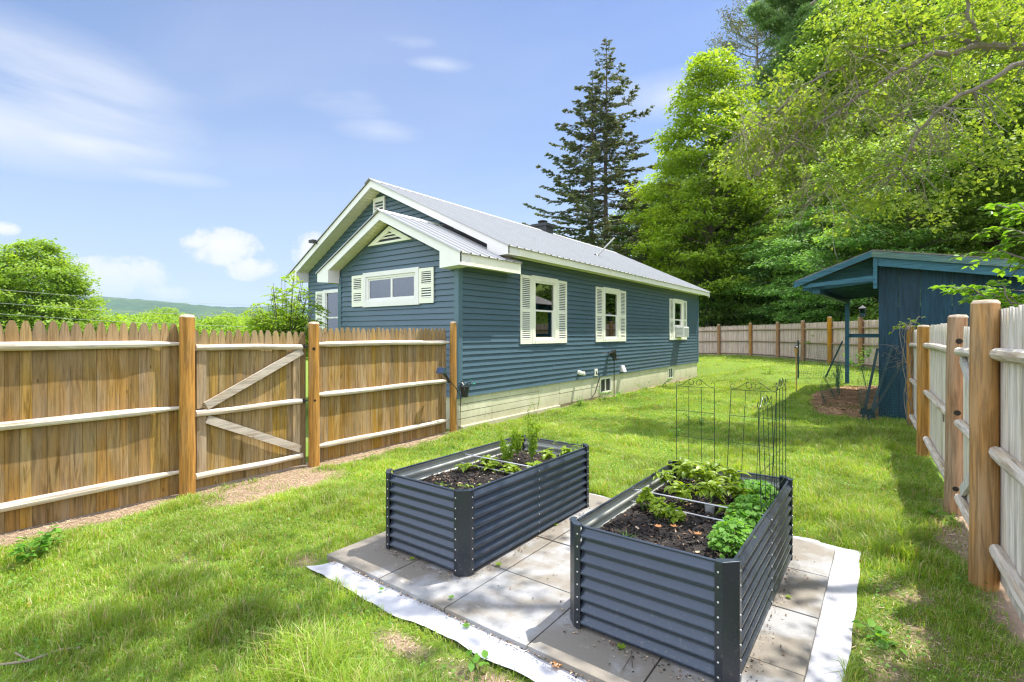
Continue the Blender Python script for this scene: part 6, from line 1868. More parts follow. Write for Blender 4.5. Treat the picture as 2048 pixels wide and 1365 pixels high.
def left_shrub():
    rs = np.random.RandomState(61); c0 = P(572, 668, 10.6); base = np.array([c0[0], c0[1], -0.2])
    root = thing('shrub', tuple(base), 'airy lime green shrub growing between the fence and the left end of the house', 'shrub')
    wood_ = MB(); C = []; A = []; N_ = []; L = []
    for i in range(74):
        px = rs.uniform(498, 640); top = np.interp(px, [490, 530, 560, 600, 640], [600, 585, 525, 530, 585]) + 10
        py = top + (670 - top) * rs.uniform(0, 1) ** 1.1; t = 10.6 + rs.uniform(-0.7, 0.7)
        e = P(px, py, t)
        pts = [base + np.array([rs.normal(0, .1), rs.normal(0, .1), 0]), base * 0.5 + e * 0.5 + np.array([0, 0, 0.25]), e]
        wood_.tube([tuple(p) for p in pts], [0.018, 0.010, 0.004], 5)
        for k in range(9):                       # compound leaves
            a = rs.uniform(0, 6.28); d = np.array([math.cos(a), math.sin(a), rs.uniform(-0.5, 0.3)]); o_ = e - (e - pts[1]) * rs.uniform(0, 0.75) + rs.normal(0, 0.05, 3)
            LL = rs.uniform(0.18, 0.32)
            for s_ in np.linspace(0.25, 1, 5):
                for sg in (-1, 1):
                    sv = unit(np.cross(d, [0, 0, 1])) * sg
                    C.append(o_ + d * LL * s_ + sv * 0.035 - np.array([0, 0, 0.06 * s_])); A.append(sv + d * 0.8 + np.array([0, 0, -0.35])); N_.append(rs.normal(0, 0.3, 3) + np.array([0, 0, 1])); L.append(rs.uniform(0.07, 0.11))
    wood_.build('stems', M['bark'], root, smooth=True)
    C = np.array(C); V, F = leaf_quads(C, np.array(A), np.array(N_), np.array(L), np.array(L) * 0.42)
    fast_mesh('leaves', V, F, M['leaf_shrub'], parent=root)
left_shrub()
for (ya, yb2, lab) in ((572, 600, 'topmost thin utility cable crossing the left tree'), (600, 621, 'middle thin utility cable crossing the left tree'), (622, 641, 'lowest thin utility cable crossing the left tree, just above the pickets')):
    A = P(-180, ya - 8, 34); B_ = P(700, yb2 + 16, 40); mb = MB(); pts = []
    for k in range(15):
        s_ = k / 14; p = A * (1 - s_) + B_ * s_; p[2] -= 0.35 * math.sin(math.pi * s_); pts.append(tuple(p))
    mb.tube(pts, 0.011, 5)
    tag(mb.build('utility_cable', M['grey_plastic']), lab, 'cable', 'utility cables on the left')

# ------------------------------------------------------------------ trellises
def trellis(a, b, zb, zt, label, lean=(0, 0), n_v=4):
    """wire panel from a to b (x,y), scroll work on top"""
    th = thing('trellis', (a[0], a[1], zb), label, 'trellis', 'wire trellises in the raised bed')
    A = Vector((a[0], a[1], 0)); B = Vector((b[0], b[1], 0)); d = (B - A); W_ = d.length; d.normalize(); Hh = zt - zb
    def Q(s_, z):   # s metres along, z height ratio -> point
        f = (z - zb) / Hh
        return (A.x + d.x * s_ + lean[0] * f, A.y + d.y * s_ + lean[1] * f, z)
    mb = MB()
    for k in range(n_v): mb.tube([Q(W_ * k / (n_v - 1), zb), Q(W_ * k / (n_v - 1), zt)], 0.0026 if k in (0, n_v - 1) else 0.0020, 5)
    mb.build('uprights', M['wire'], th)
    mb = MB()
    for f in (1.0, 0.745, 0.48, 0.20): mb.tube([Q(0, zb + Hh * f), Q(W_, zb + Hh * f)], 0.0018, 5)
    mb.build('crossbars', M['wire'], th)
    mb = MB()
    def curl(cx, cz, r, a0, a1, tail=None, n=22):
        pts = []
        for k in range(n + 1):
            s_ = k / n; an = a0 + (a1 - a0) * s_; rr = r * (1 - 0.45 * s_)
            pts.append(Q(cx + rr * math.cos(an), cz + rr * math.sin(an)))
        return pts
    for sg in (-1, 1):
        mx = W_ / 2
        # inner curl, then sweep to the outer edge and outer curl
        r = W_ * 0.085
        ci = mx + sg * (r + 0.002)
        inner = []
        for k in range(26):
            s_ = k / 25; an = math.pi / 2 - sg * (s_) * 1.0 * 2 * math.pi * 0.98 ; rr = r * (1 - 0.40 * s_)
            inner.append(Q(ci + rr * math.cos(an) * 1.0, zt + 0.035 + rr * math.sin(an)))
        edge = mx + sg * (W_ / 2 - 0.002)
        sweep = []
        for k in range(12):
            s_ = k / 11
            xx = ci + (edge - sg * r * 0.75 - ci) * s_; zz2 = zt + 0.035 + r - (0.035 + r - 0.006) * (0.5 - 0.5 * math.cos(math.pi * s_))
            sweep.append(Q(xx, zz2))
        ro = r * 0.8; outer = []
        for k in range(20):
            s_ = k / 19; an = -math.pi / 2 + sg * s_ * 1.5 * math.pi; rr = ro * (1 - 0.35 * s_)
            outer.append(Q(edge - sg * ro * 0.5 + rr * math.cos(an), zt + 0.006 + ro + rr * math.sin(an)))
        mb.tube(inner[::-1] + sweep[1:] + outer, 0.0021, 5)
    mb.build('scrollwork', M['wire'], th)
trellis((-1.325, 3.925), (-1.04, 3.925), 0.44, 1.19, 'wire trellis standing alone at the back left of the trellis bed')
trellis((-0.955, 3.92), (-0.655, 3.92), 0.44, 1.19, 'leaning wire trellis facing the camera at the back right of the bed', lean=(0.035, 0.0))
trellis((-0.575, 3.16), (-0.560, 3.50), 0.46, 1.16, 'nearer edge-on wire trellis along the right side of the bed', lean=(-0.02, 0))
trellis((-0.565, 3.56), (-0.560, 3.90), 0.46, 1.24, 'farther edge-on wire trellis at the back right corner of the bed', lean=(0.0, 0.0))

# ------------------------------------------------------------------ plants in the beds
def blade_leaf(mb, p, d, L, W, droop=0.6, n=4, fold=0.25, up=None):
    p = np.array(p, float); d = unit(np.array(d, float)); pts = []; cur = p.copy(); dd = d.copy()
    for k in range(n + 1):
        pts.append((cur.copy(), dd.copy())); dd = unit(dd + np.array([0, 0, -droop / n])); cur = cur + dd * L / n
    base = len(mb.v); V = []; F = []
    for k, (q, e) in enumerate(pts):
        s_ = k / n; w_ = W * (math.sin(math.pi * (0.10 + 0.88 * s_)) ** 0.8) if k < n else 0.002
        b = unit(np.cross(e, [0, 0, 1]) + 1e-6); nn = np.cross(b, e)
        V += [q + b * w_ / 2 + nn * w_ * fold, q, q - b * w_ / 2 + nn * w_ * fold]
    for k in range(n):
        o_ = k * 3; F += [(o_, o_ + 1, o_ + 4, o_ + 3), (o_ + 1, o_ + 2, o_ + 5, o_ + 4)]
    mb.mesh([tuple(v) for v in V], F)

def pepper_plant(loc, h, n, label, seed, leaf=0.10, wide=0.40, mat_='leaf_pepper', cat='plant', name='pepper_plant', spread=1.0, droop=1.1, group='leafy seedlings in the raised beds'):
    rs = np.random.RandomState(seed); th = thing(name, loc, label, cat, group)
    mb = MB(); x, y, z = loc
    tips = [np.array([x, y, z + h])]
    mb.tube([(x, y, z - 0.02), (x + 0.01, y, z + h * 0.5), (x, y, z + h)], [0.005, 0.004, 0.003], 6)
    for k in range(4):
        a = k * 1.57 + rs.rand(); e = np.array([x + math.cos(a) * 0.06 * spread, y + math.sin(a) * 0.06 * spread, z + h * rs.uniform(0.75, 1.0)])
        mb.tube([(x, y, z + h * 0.45), tuple(e)], [0.003, 0.002], 5); tips.append(e)
    mb.build('stem', M['stem'], th)
    mb = MB()
    for k in range(n):
        tp_ = tips[rs.randint(len(tips))]; f = rs.uniform(0.35, 1.0) ** 0.7
        p = np.array([x, y, z + h * 0.3]) * (1 - f) + tp_ * f; a = rs.uniform(0, 6.28)
        blade_leaf(mb, p, (math.cos(a), math.sin(a), rs.uniform(0.0, 0.9)), leaf * rs.uniform(0.6, 1.15), leaf * wide * rs.uniform(0.8, 1.2), droop=droop * rs.uniform(0.6, 1.3))
    mb.build('leaves', M[mat_], th, smooth=True)
    return th
Z1_, Z2_ = 0.455, 0.465
# bed with trellises: two rows of peppers at the back
pp = [(-1.24, 3.78, .17, 22, 'seedling at the back left corner of the trellis bed'), (-1.27, 3.52, .15, 18, 'yellowish seedling on the left edge behind the tie rods'), (-1.13, 3.62, .20, 26, 'tall leafy seedling, second in the back row of the trellis bed'),
      (-1.02, 3.75, .19, 24, 'leafy seedling behind the first wire trellis foot'), (-0.98, 3.50, .21, 28, 'tallest leafy seedling near the middle of the trellis bed'), (-0.88, 3.66, .20, 24, 'leafy seedling right of the tallest one'),
      (-0.90, 3.30, .17, 24, 'seedling rising from a clear plastic pot'), (-1.08, 3.32, .14, 18, 'small seedling left of the clear plastic pot'), (-0.80, 3.46, .16, 20, 'leafy seedling left of the clover mound'), (-0.75, 3.22, .09, 14, 'small low seedling by the clover mound')]
for i, (x, y, h, n, lab) in enumerate(pp): pepper_plant((x, y, Z2_), h * 1.05, int(n * 1.9), lab, 100 + i, leaf=0.088)
ct = thing('plastic_pot', (-0.90, 3.27, Z2_), 'small clear plastic pot sunk in the soil round a seedling', 'pot')
mb = MB(); mb.lathe([(0.026, -0.02), (0.032, 0.05)], (-0.90, 3.29, Z2_), 12)
def clearpl():
    m, t, out = new_mat('clear plastic'); a = t.n('ShaderNodeBsdfTransparent'); b = t.n('ShaderNodeBsdfPrincipled', i_Roughness=0.2); b.inputs['Base Color'].default_value = (0.6, 0.6, 0.62, 1)
    mx = t.n('ShaderNodeMixShader', i_0=0.5); t.link(a.outputs[0], mx.inputs[1]); t.link(b.outputs[0], mx.inputs[2]); t.link(mx.outputs[0], out.inputs[0]); return m
mb.build('cup', clearpl(), ct, smooth=True)
def round_clump(loc, rx_, ry_, h, n, leaf, mat_, label, name, seed, cat='plant', group='leafy seedlings in the raised beds', lobed=False):
    rs = np.random.RandomState(seed); th = thing(name, loc, label, cat, group); x, y, z = loc; wood_ = MB(); acc = []
    for k in range(n):
        a = rs.uniform(0, 6.28); r = math.sqrt(rs.uniform(0, 1)); top = h * (1 - 0.55 * r * r) * rs.uniform(0.45, 1.05)
        p = np.array([x + math.cos(a) * r * rx_, y + math.sin(a) * r * ry_, z + top])
        if k % 6 == 0: wood_.tube([(x + (p[0] - x) * .5, y + (p[1] - y) * .5, z - 0.01), tuple(p)], [0.0022, 0.0015], 4)
        acc.append((p, np.array([math.cos(a) + rs.normal(0, .5), math.sin(a) + rs.normal(0, .5), rs.uniform(-0.5, 0.4)]), rs.normal(0, 0.45, 3) + np.array([0, 0, 1.0]), leaf * rs.uniform(0.6, 1.25)))
    wood_.build('stems', M['stem'], th); big_leaves(acc, M[mat_], th)
round_clump((-0.645, 2.78, Z2_), 0.105, 0.20, 0.17, 420, 0.034, 'leaf_pea', 'lush fresh green clump at the near right of the trellis bed', 'clover_clump', 5)
round_clump((-0.66, 3.24, Z2_), 0.12, 0.20, 0.16, 420, 0.036, 'leaf_pea', 'lush fresh green clump in the middle right of the trellis bed', 'clover_clump', 6)
round_clump((-0.70, 3.66, Z2_), 0.14, 0.18, 0.15, 330, 0.042, 'leaf_pea', 'lush fresh green clump at the far right under the leaning trellis', 'clover_clump', 7)
for i, (x, y, lab) in enumerate([(-1.24, 3.10, 'yellow green celery clump against the left wall of the trellis bed'), (-1.12, 3.00, 'yellow green celery clump between the tie rods'), (-1.02, 2.97, 'yellow green celery clump nearest the middle of the rods')]):
    round_clump((x, y, Z2_), 0.055, 0.06, 0.15 - 0.01 * i, 80, 0.042, 'leaf_pepper', lab, 'celery_plant', 40 + i)
# sprig of grass in the soil
def grass_tuft(loc, n, h, r, label, seed, mat_='grass', kind=None, cat='grass tuft', name='grass_tuft', wd=0.004, lean=0.5):
    rs = np.random.RandomState(seed); mb = MB(); x, y, z = loc
    for k in range(n):
        a = rs.uniform(0, 6.28); p = (x + rs.normal(0, r), y + rs.normal(0, r), z)
        blade_leaf(mb, p, (math.cos(a) * lean, math.sin(a) * lean, 1.0), h * rs.uniform(0.5, 1.2), wd, droop=rs.uniform(0.2, 1.2), fold=0.1)
    return tag(mb.build(name, M[mat_]), label, cat)
grass_tuft((-1.14, 2.52, Z2_), 46, 0.07, 0.022, 'thin sprig of grass at the near left of the trellis bed', 1, mat_='leaf_pea', wd=0.0022)
# bed nearer the house
def feathery(loc, h, n, label, seed, rad=0.06):
    rs = np.random.RandomState(seed); th = thing('feathery_plant', loc, label, 'plant', 'leafy seedlings in the raised beds'); x, y, z = loc; wood_ = MB(); C = []; A = []
    for k in range(7):
        a = rs.uniform(0, 6.28); e = np.array([x + math.cos(a) * rad, y + math.sin(a) * rad, z + h * rs.uniform(0.75, 1.1)]); wood_.tube([(x, y, z - .01), ((x + e[0]) / 2, (y + e[1]) / 2, z + h * .5), tuple(e)], [0.003, 0.0025, 0.0015], 4)
        for j in range(n):
            f = rs.uniform(0.25, 1.05); C.append(np.array([x, y, z]) * (1 - f) + e * f + rs.normal(0, 0.014, 3)); A.append(rs.normal(0, 1, 3) + np.array([0, 0, 0.8]))
    wood_.build('stems', M['stem'], th); C = np.array(C); L = rs.uniform(0.012, 0.032, len(C)); V, F = leaf_quads(C, np.array(A), rs.normal(0, 1, (len(C), 3)), L, L * 0.42)
    fast_mesh('leaves', V, F, M['leaf_shrub'], parent=th)
feathery((-2.50, 3.62, Z1_), 0.36, 170, 'tall feathery yellow green plant at the back of the mulch bed', 71)
feathery((-2.60, 3.40, Z1_), 0.28, 150, 'feathery plant in front of the taller one in the mulch bed', 72)
feathery((-2.75, 3.75, Z1_), 0.27, 90, 'wispy plant at the back left corner of the mulch bed', 73, 0.05)
b1 = [(-2.74, 3.30, .07, 22, 'low leafy seedling left of the feathery plants'), (-2.62, 3.22, .06, 20, 'low leafy seedling just behind the tie rod of the mulch bed'), (-2.42, 3.22, .06, 20, 'low leafy seedling at the middle of the mulch bed'), (-2.30, 3.40, .07, 20, 'low leafy seedling by the right wall of the mulch bed'),
      (-2.36, 3.66, .10, 28, 'leafy seedling at the back right of the mulch bed'), (-2.24, 3.80, .11, 30, 'leafy seedling in the far right corner of the mulch bed'), (-2.80, 3.10, .05, 14, 'tiny seedling at the left wall of the mulch bed')]
for i, (x, y, h, n, lab) in enumerate(b1): pepper_plant((x, y, Z1_), h * 1.25, int(n * 1.7), lab, 200 + i, leaf=0.07, wide=0.5)
for i, (x, y, h) in enumerate([(-2.42, 3.92, .26), (-2.28, 3.95, .22), (-2.20, 3.88, .20)]):
    rs = np.random.RandomState(300 + i); th = thing('wispy_plant', (x, y, Z1_), ['thin wispy stalk, leftmost of three at the far wall of the mulch bed', 'thin wispy stalk, middle of three at the far wall of the mulch bed', 'thin wispy stalk, rightmost of three at the far wall of the mulch bed'][i], 'plant', 'leafy seedlings in the raised beds')
    w_ = MB(); l_ = MB()
    w_.tube([(x, y, Z1_), (x + .01, y, Z1_ + h * .6), (x - .02, y, Z1_ + h)], [0.002, 0.0018, 0.001], 4)
    for k in range(10):
        z_ = Z1_ + h * rs.uniform(.5, 1); a = rs.uniform(0, 6.28); blade_leaf(l_, (x, y, z_), (math.cos(a), math.sin(a), .4), 0.05, 0.010)
    w_.build('stem', M['stem'], th); l_.build('leaves', M['leaf_shrub'], th)
for i, (x, y) in enumerate([(-2.66, 2.68), (-2.50, 2.76), (-2.38, 2.85), (-2.50, 2.60)]):
    pepper_plant((x, y, Z1_), 0.025, 7, ['tiny bright seedling alone in the near mulch', 'tiny seedling right of the bright one in the mulch', 'tiny seedling close to the right wall of the mulch bed', 'tiniest seedling nearest the camera in the mulch bed'][i], 400 + i, leaf=0.035, wide=0.6)

# fallen leaves
def fallen(p, L, rz, label, mat_='leaf_shrub', curl=0.3):
    mb = MB(); x, y, z = p; c, s_ = math.cos(rz), math.sin(rz)
    pr = [(0, -.5), (.22, -.3), (.42, -.32), (.30, -.02), (.5, .12), (.2, .18), (0, .5), (-.2, .18), (-.5, .12), (-.30, -.02), (-.42, -.32), (-.22, -.3)]
    V = [(x, y, z)] + [(x + L * (a * c - b * s_), y + L * (a * s_ + b * c), z + L * curl * (a * a + b * b) * 1.0 + 0.001) for a, b in pr]
    mb.mesh(V, [(0, i + 1, (i + 1) % 12 + 1) for i in range(12)])
    mb.mesh([(x, y, z + .001), (x + .001, y, z + .001), (x - L * .6 * s_ * -1, y - L * .6 * c, z + .004)], [(0, 1, 2)])
    return tag(mb.build('fallen_leaf', M[mat_]), label, 'leaf', 'fallen leaves on the pavers and fabric')
ZP = 0.058
fl = [((824, 1118), ZP, .045, 1, 'leaf_maple', 'yellow fallen leaf at the foot of the left planter end'), ((997, 1129), ZP, .055, .4, 'leaf_shrub', 'green leaf on the paver joint right of the left planter'), ((902, 1195), ZP, .04, 2, 'leaf_pea', 'green leaf near the front edge of the pavers'),
      ((763, 1179), .03, .04, .8, 'leaf_pea', 'small green leaf on the left part of the fabric'), ((932, 1252), .03, .05, 2.4, 'leaf_pea', 'curled green leaf on the middle of the fabric'), ((1242, 1294), ZP, .055, 1.2, 'leaf_shrub', 'pale green leaf in front of the right planter'),
      ((1577, 1194), ZP, .04, .3, 'leaf_maple', 'yellow green leaf on the pavers right of the trellis bed'), ((1111, 1050), ZP, .045, .9, 'leaf_shrub', 'green leaf between the two planters'), ((1112, 1330), .03, .06, .9, 'leaf_dry', 'brown curled leaf on the front fabric edge')]
for (q, z, L, rz, m_, lab) in fl:
    t_ = (CAM_H - z) * 1000 / (q[1] - 668); p = P(q[0], q[1], t_)
    fallen((p[0], p[1], z + 0.002), L, rz, lab, m_)
tw = MB()
for (a, b) in (((1265, 1335), (1262, 1302)), ((1262, 1302), (1272, 1296)), ((1262, 1312), (1245, 1340))):
    pa = P(a[0], a[1], (1.6 - .06) * 1000 / (a[1] - 668)); pb = P(b[0], b[1], (1.6 - .06) * 1000 / (b[1] - 668)); tw.tube([tuple(pa), tuple(pb)], 0.0022, 5)
tag(tw.build('twig', M['bark']), 'small forked twig lying in front of the right planter', 'twig')
sp = MB()
sp.tube([tuple(P(a, b, 1.58 * 1000 / (b - 668))) for a, b in ((0, 1330), (60, 1322), (120, 1300), (160, 1296))], 0.006, 6)
sp.tube([tuple(P(a, b, 1.58 * 1000 / (b - 668))) for a, b in ((60, 1322), (30, 1306))], 0.004, 6)
tag(sp.build('fallen_branch', M['twig']), 'pale fallen stick in the grass at the bottom left', 'branch')
# debris on soil and orange dead leaves
rs = np.random.RandomState(8); 
for i, (x, y, lab) in enumerate([(-0.98, 2.86, 'orange dead leaf below the tie rods'), (-0.84, 2.83, 'orange dead leaf in the middle of the black soil'), (-0.66, 2.98, 'orange dead leaf at the edge of the green clump'), (-1.05, 2.80, 'orange dead leaf left on the black soil')]):
    fallen((x, y, 0.492), .05, i * 1.3, lab, 'leaf_dry', .5)

# ------------------------------------------------------------------ weeds
def weed(loc, h, n, leaf, label, seed, mat_='leaf_pea', name='weed', stems=4, spread=0.10):
    rs = np.random.RandomState(seed); th = thing(name, loc, label, 'weed', 'weeds in and around the lawn'); x, y, z = loc; wood_ = MB(); acc = []
    for k in range(stems):
        a = rs.uniform(0, 6.28); e = np.array([x + math.cos(a) * spread, y + math.sin(a) * spread, z + h * rs.uniform(.6, 1)]); wood_.tube([(x, y, z - .02), ((x + e[0]) / 2, (y + e[1]) / 2, z + h * .55), tuple(e)], [0.004, 0.003, 0.0015], 4)
        for j in range(n // stems):
            f = rs.uniform(0.2, 1.02); p = np.array([x, y, z]) * (1 - f) + e * f; b = rs.uniform(0, 6.28); ax = np.array([math.cos(b), math.sin(b), rs.uniform(-.3, .5)])
            acc.append((p + ax * leaf * .6, ax, rs.normal(0, .3, 3) + np.array([0, 0, 1.]), leaf * rs.uniform(.6, 1.2)))
    wood_.build('stems', M['stem'], th); big_leaves(acc, M[mat_], th)
def G(px, py, z=0.0): t = (CAM_H - z) * 1000 / (py - 668); p = P(px, py, t); return (p[0], p[1], gzf(p[0], p[1]))
weed(G(60, 1128), 0.26, 60, 0.060, 'leafy weed at the foot of the left fence, bottom left', 501, stems=7, spread=0.13)
weed(G(95, 1105), 0.16, 30, 0.045, 'smaller weed right of the bottom left one', 502)
weed(G(955, 1338), 0.09, 9, 0.045, 'weed with one long leaf at the front edge of the fabric', 503, stems=3, spread=.06)
weed(G(1895, 1045), 0.08, 14, 0.09, 'low broad leaved weed between the two right gate posts', 504, 'leaf_big', stems=3)
weed(G(1770, 1290), 0.08, 12, 0.06, 'broad leaved weed in the bottom right grass', 505, 'leaf_pea', stems=3)
weed((-5.40, 7.7, 0), 0.34, 30, 0.03, 'thin yellow flowering weed against the cream foundation', 506, 'leaf_shrub', stems=3, spread=.08)
weed((-5.42, 8.0, 0), 0.38, 30, 0.03, 'taller yellow weed right of the thin flowering one', 507, 'leaf_shrub', stems=3, spread=.08)
weed((-5.42, 9.7, 0), 0.25, 44, 0.045, 'bushy weed at the foundation left of the black cable', 508, stems=6)
weed((-5.42, 10.9, 0), 0.30, 60, 0.05, 'bushy weed below the outlet at the foundation', 509, stems=7, spread=.2)
weed((-5.30, 11.3, 0), 0.22, 60, 0.06, 'leafy weed in front of the basement window', 510, stems=7, spread=.25)
weed((-5.42, 13.3, 0), 0.28, 50, 0.05, 'weed clump at the foundation past the dryer vent', 511, stems=6, spread=.25)
weed((-5.40, 14.6, 0), 0.30, 60, 0.055, 'taller weed clump at the foundation before the far basement window', 512, stems=7, spread=.3)
weed((-5.35, 17.4, 0), 0.25, 50, 0.05, 'weed clump at the foundation near the far house corner', 513, stems=6, spread=.3)
weed((-9.6, 30.2, gzf(-9.6, 30.2)), 0.7, 70, 0.12, 'weed clump at the rear fence nearest the house', 514, stems=7, spread=.4)
weed((-3.0, 17.6, gzf(-3, 17.6)), 0.25, 60, 0.07, 'yellowish weed in the far lawn', 516, 'leaf_shrub', stems=6, spread=.2)
weed((-0.8, 20.5, gzf(-.8, 20.5)), 0.9, 120, 0.11, 'bushy sapling behind the crossbar of the lean-to', 517, 'leaf_pea', stems=9, spread=.45)
for i, (px, py) in enumerate([(1360, 940), (1410, 900), (1370, 905)]):
    x, y, z = G(px, py); weed((x - 0.6, y + 1.6 + i * 0.3, z), 0.2, 30, 0.05, ['seedling weed in the lawn behind the alone standing trellis', 'weed in the lawn just beyond the trellis bed', 'weed in the lawn left of the trellis foot'][i], 520 + i, stems=4)

# ------------------------------------------------------------------ grass
def grass():
    rs = np.random.RandomState(99)
    X = []; Y = []; 
    def region(n, x0, x1, y0, y1):
        return rs.uniform(x0, x1, n), rs.uniform(y0, y1, n)
    tot = 0
    for (y0, y1, n) in ((-2.5, 0.2, 70000), (0.2, 2.0, 125000), (2.0, 4.0, 150000), (4.0, 6.5, 140000), (6.5, 10, 120000), (10, 16, 90000), (16, 31, 70000)):
        x, y = region(n, -9.5 if y0 >= 16 else -5.75, 0.62, y0, y1); X.append(x); Y.append(y)
    X = np.concatenate(X); Y = np.concatenate(Y)
    fwd = -0.6 * X + 0.8 * Y; rgt = 0.8 * X + 0.6 * Y
    keep = (fwd > 0.3) & (np.abs(rgt) < fwd * 1.3 + 1.0)
    keep &= X < right_x(Y) - 0.015
    keep &= Y < back_y(X) - 0.03
    keep &= ~((X < -5.62) & (Y > 5.9) & (Y < 19.1)) & ~((X < -5.61) & (Y < 6))
    # pavers and fabric
    ef = 1.868 + 0.035 * (fnoise(X, X * 0, 2.2) - 0.45) + 0.012 * np.sin(X * 3.1) + 0.008
    fab = (X > -3.19) & (X < -0.155 + 0.02 * np.sin(Y * 2.2)) & (Y > ef) & (Y < 4.44)
    keep &= ~fab
    keep &= ~((X > -0.16) & (Y > 11.95) & (Y < 16.6))
    d = dirt_at(X, Y); nd = needle_at(X, Y)
    keep &= rs.rand(len(X)) > np.clip(d * 1.02 - 0.06, 0, 0.93)
    keep &= rs.rand(len(X)) > nd * 0.96
    X = X[keep]; Y = Y[keep]; fwd = fwd[keep]; d = d[keep]; nd = nd[keep]
    n = len(X)
    cl = fnoise(X + 3, Y + 8, 2.3); cl2 = vnoise(X, Y, 9.0)
    # clumping: pull blades towards tuft centres
    h = 0.032 + 0.060 * S((cl - 0.40) / 0.3) * (0.5 + cl2) 
    h *= np.where(Y < 6, 1.0, 0.9) * rs.uniform(0.55, 1.35, n) * (1 - 0.55 * d) * (1 - 0.5 * nd)
    rx_ = right_x(Y); h *= 1 + 0.9 * np.exp(-np.abs(X - (-0.02)) / 0.5) * (Y > 4.4) * (Y < 11) 
    h *= 1 + 0.8 * np.exp(-(((X + 2.55) / 0.5) ** 2 + ((Y - 1.45) / 0.3) ** 2)) + 0.8 * np.exp(-(((X + 1.9) / 0.4) ** 2 + ((Y - 1.3) / 0.25) ** 2))
    a = rs.uniform(0, 2 * np.pi, n) * 0.85 + 2 * np.pi * vnoise(X + 40, Y, 6.0)
    lean = rs.uniform(0.15, 1.1, n)
    wd = np.clip(0.0022 + 0.00042 * fwd, 0.0030, 0.0110) * rs.uniform(0.7, 1.4, n)
    gx = np.cos(a); gy = np.sin(a)
    wx = np.cos(a + np.pi / 2 + rs.normal(0, 0.5, n)) * wd * 0.5; wy = np.sin(a + np.pi / 2) * wd * 0.5
    z0 = gz(X, Y) + (fnoise(X, Y, 3.0) - 0.5) * 0.03 - 0.006
    b = np.stack([X, Y, z0], 1); W3 = np.stack([wx, wy, wx * 0], 1)
    m = b + np.stack([gx * lean * h * 0.30, gy * lean * h * 0.30, h * 0.62], 1)
    tp_ = b + np.stack([gx * lean * h * 0.95, gy * lean * h * 0.95, h * (1.02 - 0.28 * lean)], 1)
    V = np.stack([b - W3, b + W3, m + W3 * 0.85, m - W3 * 0.85, tp_], 1).reshape(-1, 3)
    k = np.arange(n)[:, None] * 5
    # quads + degenerate-free triangles kept as separate arrays -> use triangles only
    F = np.concatenate([k + np.array([[0, 1, 2]]), k + np.array([[0, 2, 3]]), k + np.array([[3, 2, 4]])])
    tag(fast_mesh('grass', V, F, M['grass']), 'bright green lawn grass, patchy and unmown', 'grass', kind='stuff')
grass()

def clover():
    rs = np.random.RandomState(31); n = 60000
    x = rs.uniform(-5.6, 0.5, n); y = rs.uniform(0.5, 13, n) ** 1.0
    fw_ = -0.6 * x + 0.8 * y
    k = (fw_ > 0.6) & (fnoise(x + 17, y + 5, 1.7) > 0.50) & (x < right_x(y) - 0.05) & ~((x > -3.3) & (x < -0.1) & (y > 1.8) & (y < 4.5)) & (dirt_at(x, y) < 0.75) & (rs.rand(n) < 0.75) & (x > -5.55)
    x = x[k]; y = y[k]; m = len(x); c = np.stack([x, y, gz(x, y) + rs.uniform(0.018, 0.055, m)], 1)
    L = rs.uniform(0.010, 0.026, m) * (1 + fw_[k] * 0.04)
    V, F = leaf_quads(c, rs.normal(0, 1, (m, 3)) * np.array([1, 1, 0.25]), rs.normal(0, 0.35, (m, 3)) + np.array([0, 0, 1]), L, L * rs.uniform(0.6, 0.95, m), fold=0.2)
    tag(fast_mesh('clover', V, F, M['leaf_clover']), 'small clover and broad leaves growing through the lawn', 'clover', kind='stuff')
clover()

def litter():
    """straw, bark bits and dry stalks on the bare strips"""
    rs = np.random.RandomState(123); C = []
    def add(n, x0, x1, y0, y1, cond):
        x = rs.uniform(x0, x1, n); y = rs.uniform(y0, y1, n); k = cond(x, y); C.append(np.stack([x[k], y[k], gz(x[k], y[k]) + (fnoise(x[k], y[k], 3.0) - 0.5) * 0.03 + rs.uniform(0.003, 0.014, k.sum())], 1))
    add(16000, -5.61, -4.7, 0.4, 6.2, lambda x, y: dirt_at(x, y) > 0.5)
    add(6000, -0.15, 0.55, 2.4, 7.5, lambda x, y: dirt_at(x, y) > 0.3)
    add(1800, -3.4, -0.8, 1.4, 1.95, lambda x, y: dirt_at(x, y) > 0.4)
    n0 = sum(len(c) for c in C)
    add(12000, -1.6, 0.0, 10.5, 17, lambda x, y: needle_at(x, y) > 0.4)
    c = np.concatenate(C); n = len(c); a = rs.uniform(0, 6.28, n); L = rs.uniform(0.006, 0.030, n); W = rs.uniform(0.0008, 0.0026, n)
    L[n0:] *= 2.2; W[n0:] *= 3; nr_ = (c[:, 1] < 4.4); L[nr_] *= 0.6; W[nr_] *= 0.75
    d = np.stack([np.cos(a) * L, np.sin(a) * L, rs.uniform(-0.25, 0.25, n) * L], 1); e = np.stack([-np.sin(a) * W, np.cos(a) * W, W * 0.3], 1)
    V = np.stack([c - d - e, c + d - e, c + d + e, c - d + e], 1).reshape(-1, 3); F = np.arange(4 * n).reshape(-1, 4)
    mi = rs.choice([0, 1, 1, 2], n); mi[n0:] = 3
    tag(fast_mesh('ground_litter', V, F, [M['straw'], M['straw'], M['chip'], M['needle']], mat_index=mi), 'dry straw, needles and bark bits on the bare ground strips', 'litter', kind='stuff')
litter()

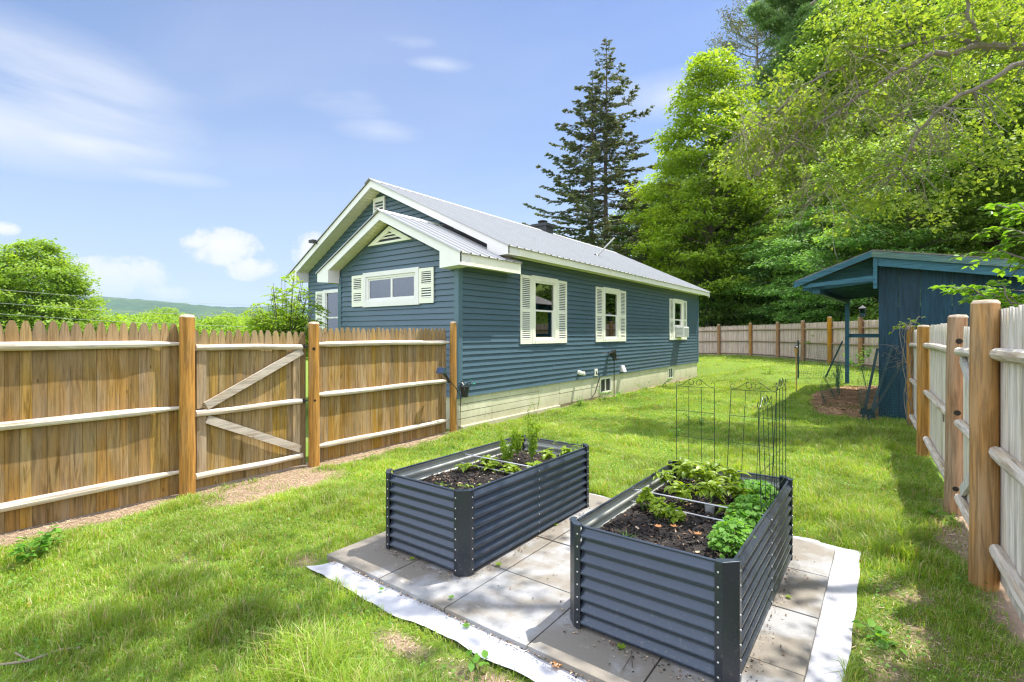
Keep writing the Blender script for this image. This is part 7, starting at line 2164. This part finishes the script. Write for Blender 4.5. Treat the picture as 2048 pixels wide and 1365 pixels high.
def paver_grit():
    """crumbs of soil and leaf bits swept against the bases of the beds"""
    rs = np.random.RandomState(202); C = []
    for (x0, x1, y0, y1) in (BED1, BED2):
        for k in range(420):
            s_ = rs.rand(); o_ = abs(rs.normal(0, 0.035)) + 0.004
            p = [(x0 + (x1 - x0) * s_, y0 - o_), (x1 + o_, y0 + (y1 - y0) * s_), (x0 - o_, y0 + (y1 - y0) * s_)][k % 3]
            C.append([p[0], p[1], 0.0555])
    for k in range(260): C.append([rs.uniform(-3.1, -0.33), rs.uniform(2.06, 4.2), 0.0555])
    for k in range(500): C.append([rs.uniform(-3.1, -0.2), 2.022 - abs(rs.normal(0, 0.012)), 0.036])
    c = np.array(C); n = len(c)
    inside = ((c[:, 0] > BED1[0]) & (c[:, 0] < BED1[1]) & (c[:, 1] > BED1[2]) & (c[:, 1] < BED1[3])) | ((c[:, 0] > BED2[0]) & (c[:, 0] < BED2[1]) & (c[:, 1] > BED2[2]) & (c[:, 1] < BED2[3]))
    c = c[~inside]; n = len(c)
    a = rs.uniform(0, 6.28, n); L = rs.uniform(0.0012, 0.007, n); W = L * rs.uniform(0.25, 0.8, n); h = rs.uniform(0.0005, 0.003, n)
    d = np.stack([np.cos(a) * L, np.sin(a) * L, h], 1); e = np.stack([-np.sin(a) * W, np.cos(a) * W, -h * 0.3], 1)
    V = np.stack([c - d * [1, 1, 0] - e * [1, 1, 0], c + d - e * [1, 1, 0], c + d + e * [1, 1, 0], c - d * [1, 1, 0] + e * [1, 1, 0]], 1).reshape(-1, 3)
    tag(fast_mesh('grit', V, np.arange(4 * n).reshape(-1, 4), [M['chip_dark'], M['chip'], M['straw']], mat_index=rs.choice([0, 0, 1, 2], n)), 'crumbs of soil and dry bits on the pavers round the beds', 'grit', kind='stuff')
paver_grit()

# ------------------------------------------------------------------ air
hm = bpy.data.materials.new('haze'); hm.use_nodes = True; hm.node_tree.nodes.clear()
t = NT(hm.node_tree); out = t.n('ShaderNodeOutputMaterial')
pv_ = t.n('ShaderNodeVolumePrincipled', i_Density=0.00007, i_Anisotropy=0.3)
pv_.inputs['Color'].default_value = (0.72, 0.86, 1.0, 1)
t.link(pv_.outputs[0], out.inputs['Volume'])
mb = MB(); mb.box(-4300, 3900, -700, 3900, -60, 330)
hz_ = mb.build('haze', hm); tag(hz_, 'thin blue summer air over the valley', 'haze', kind='stuff')
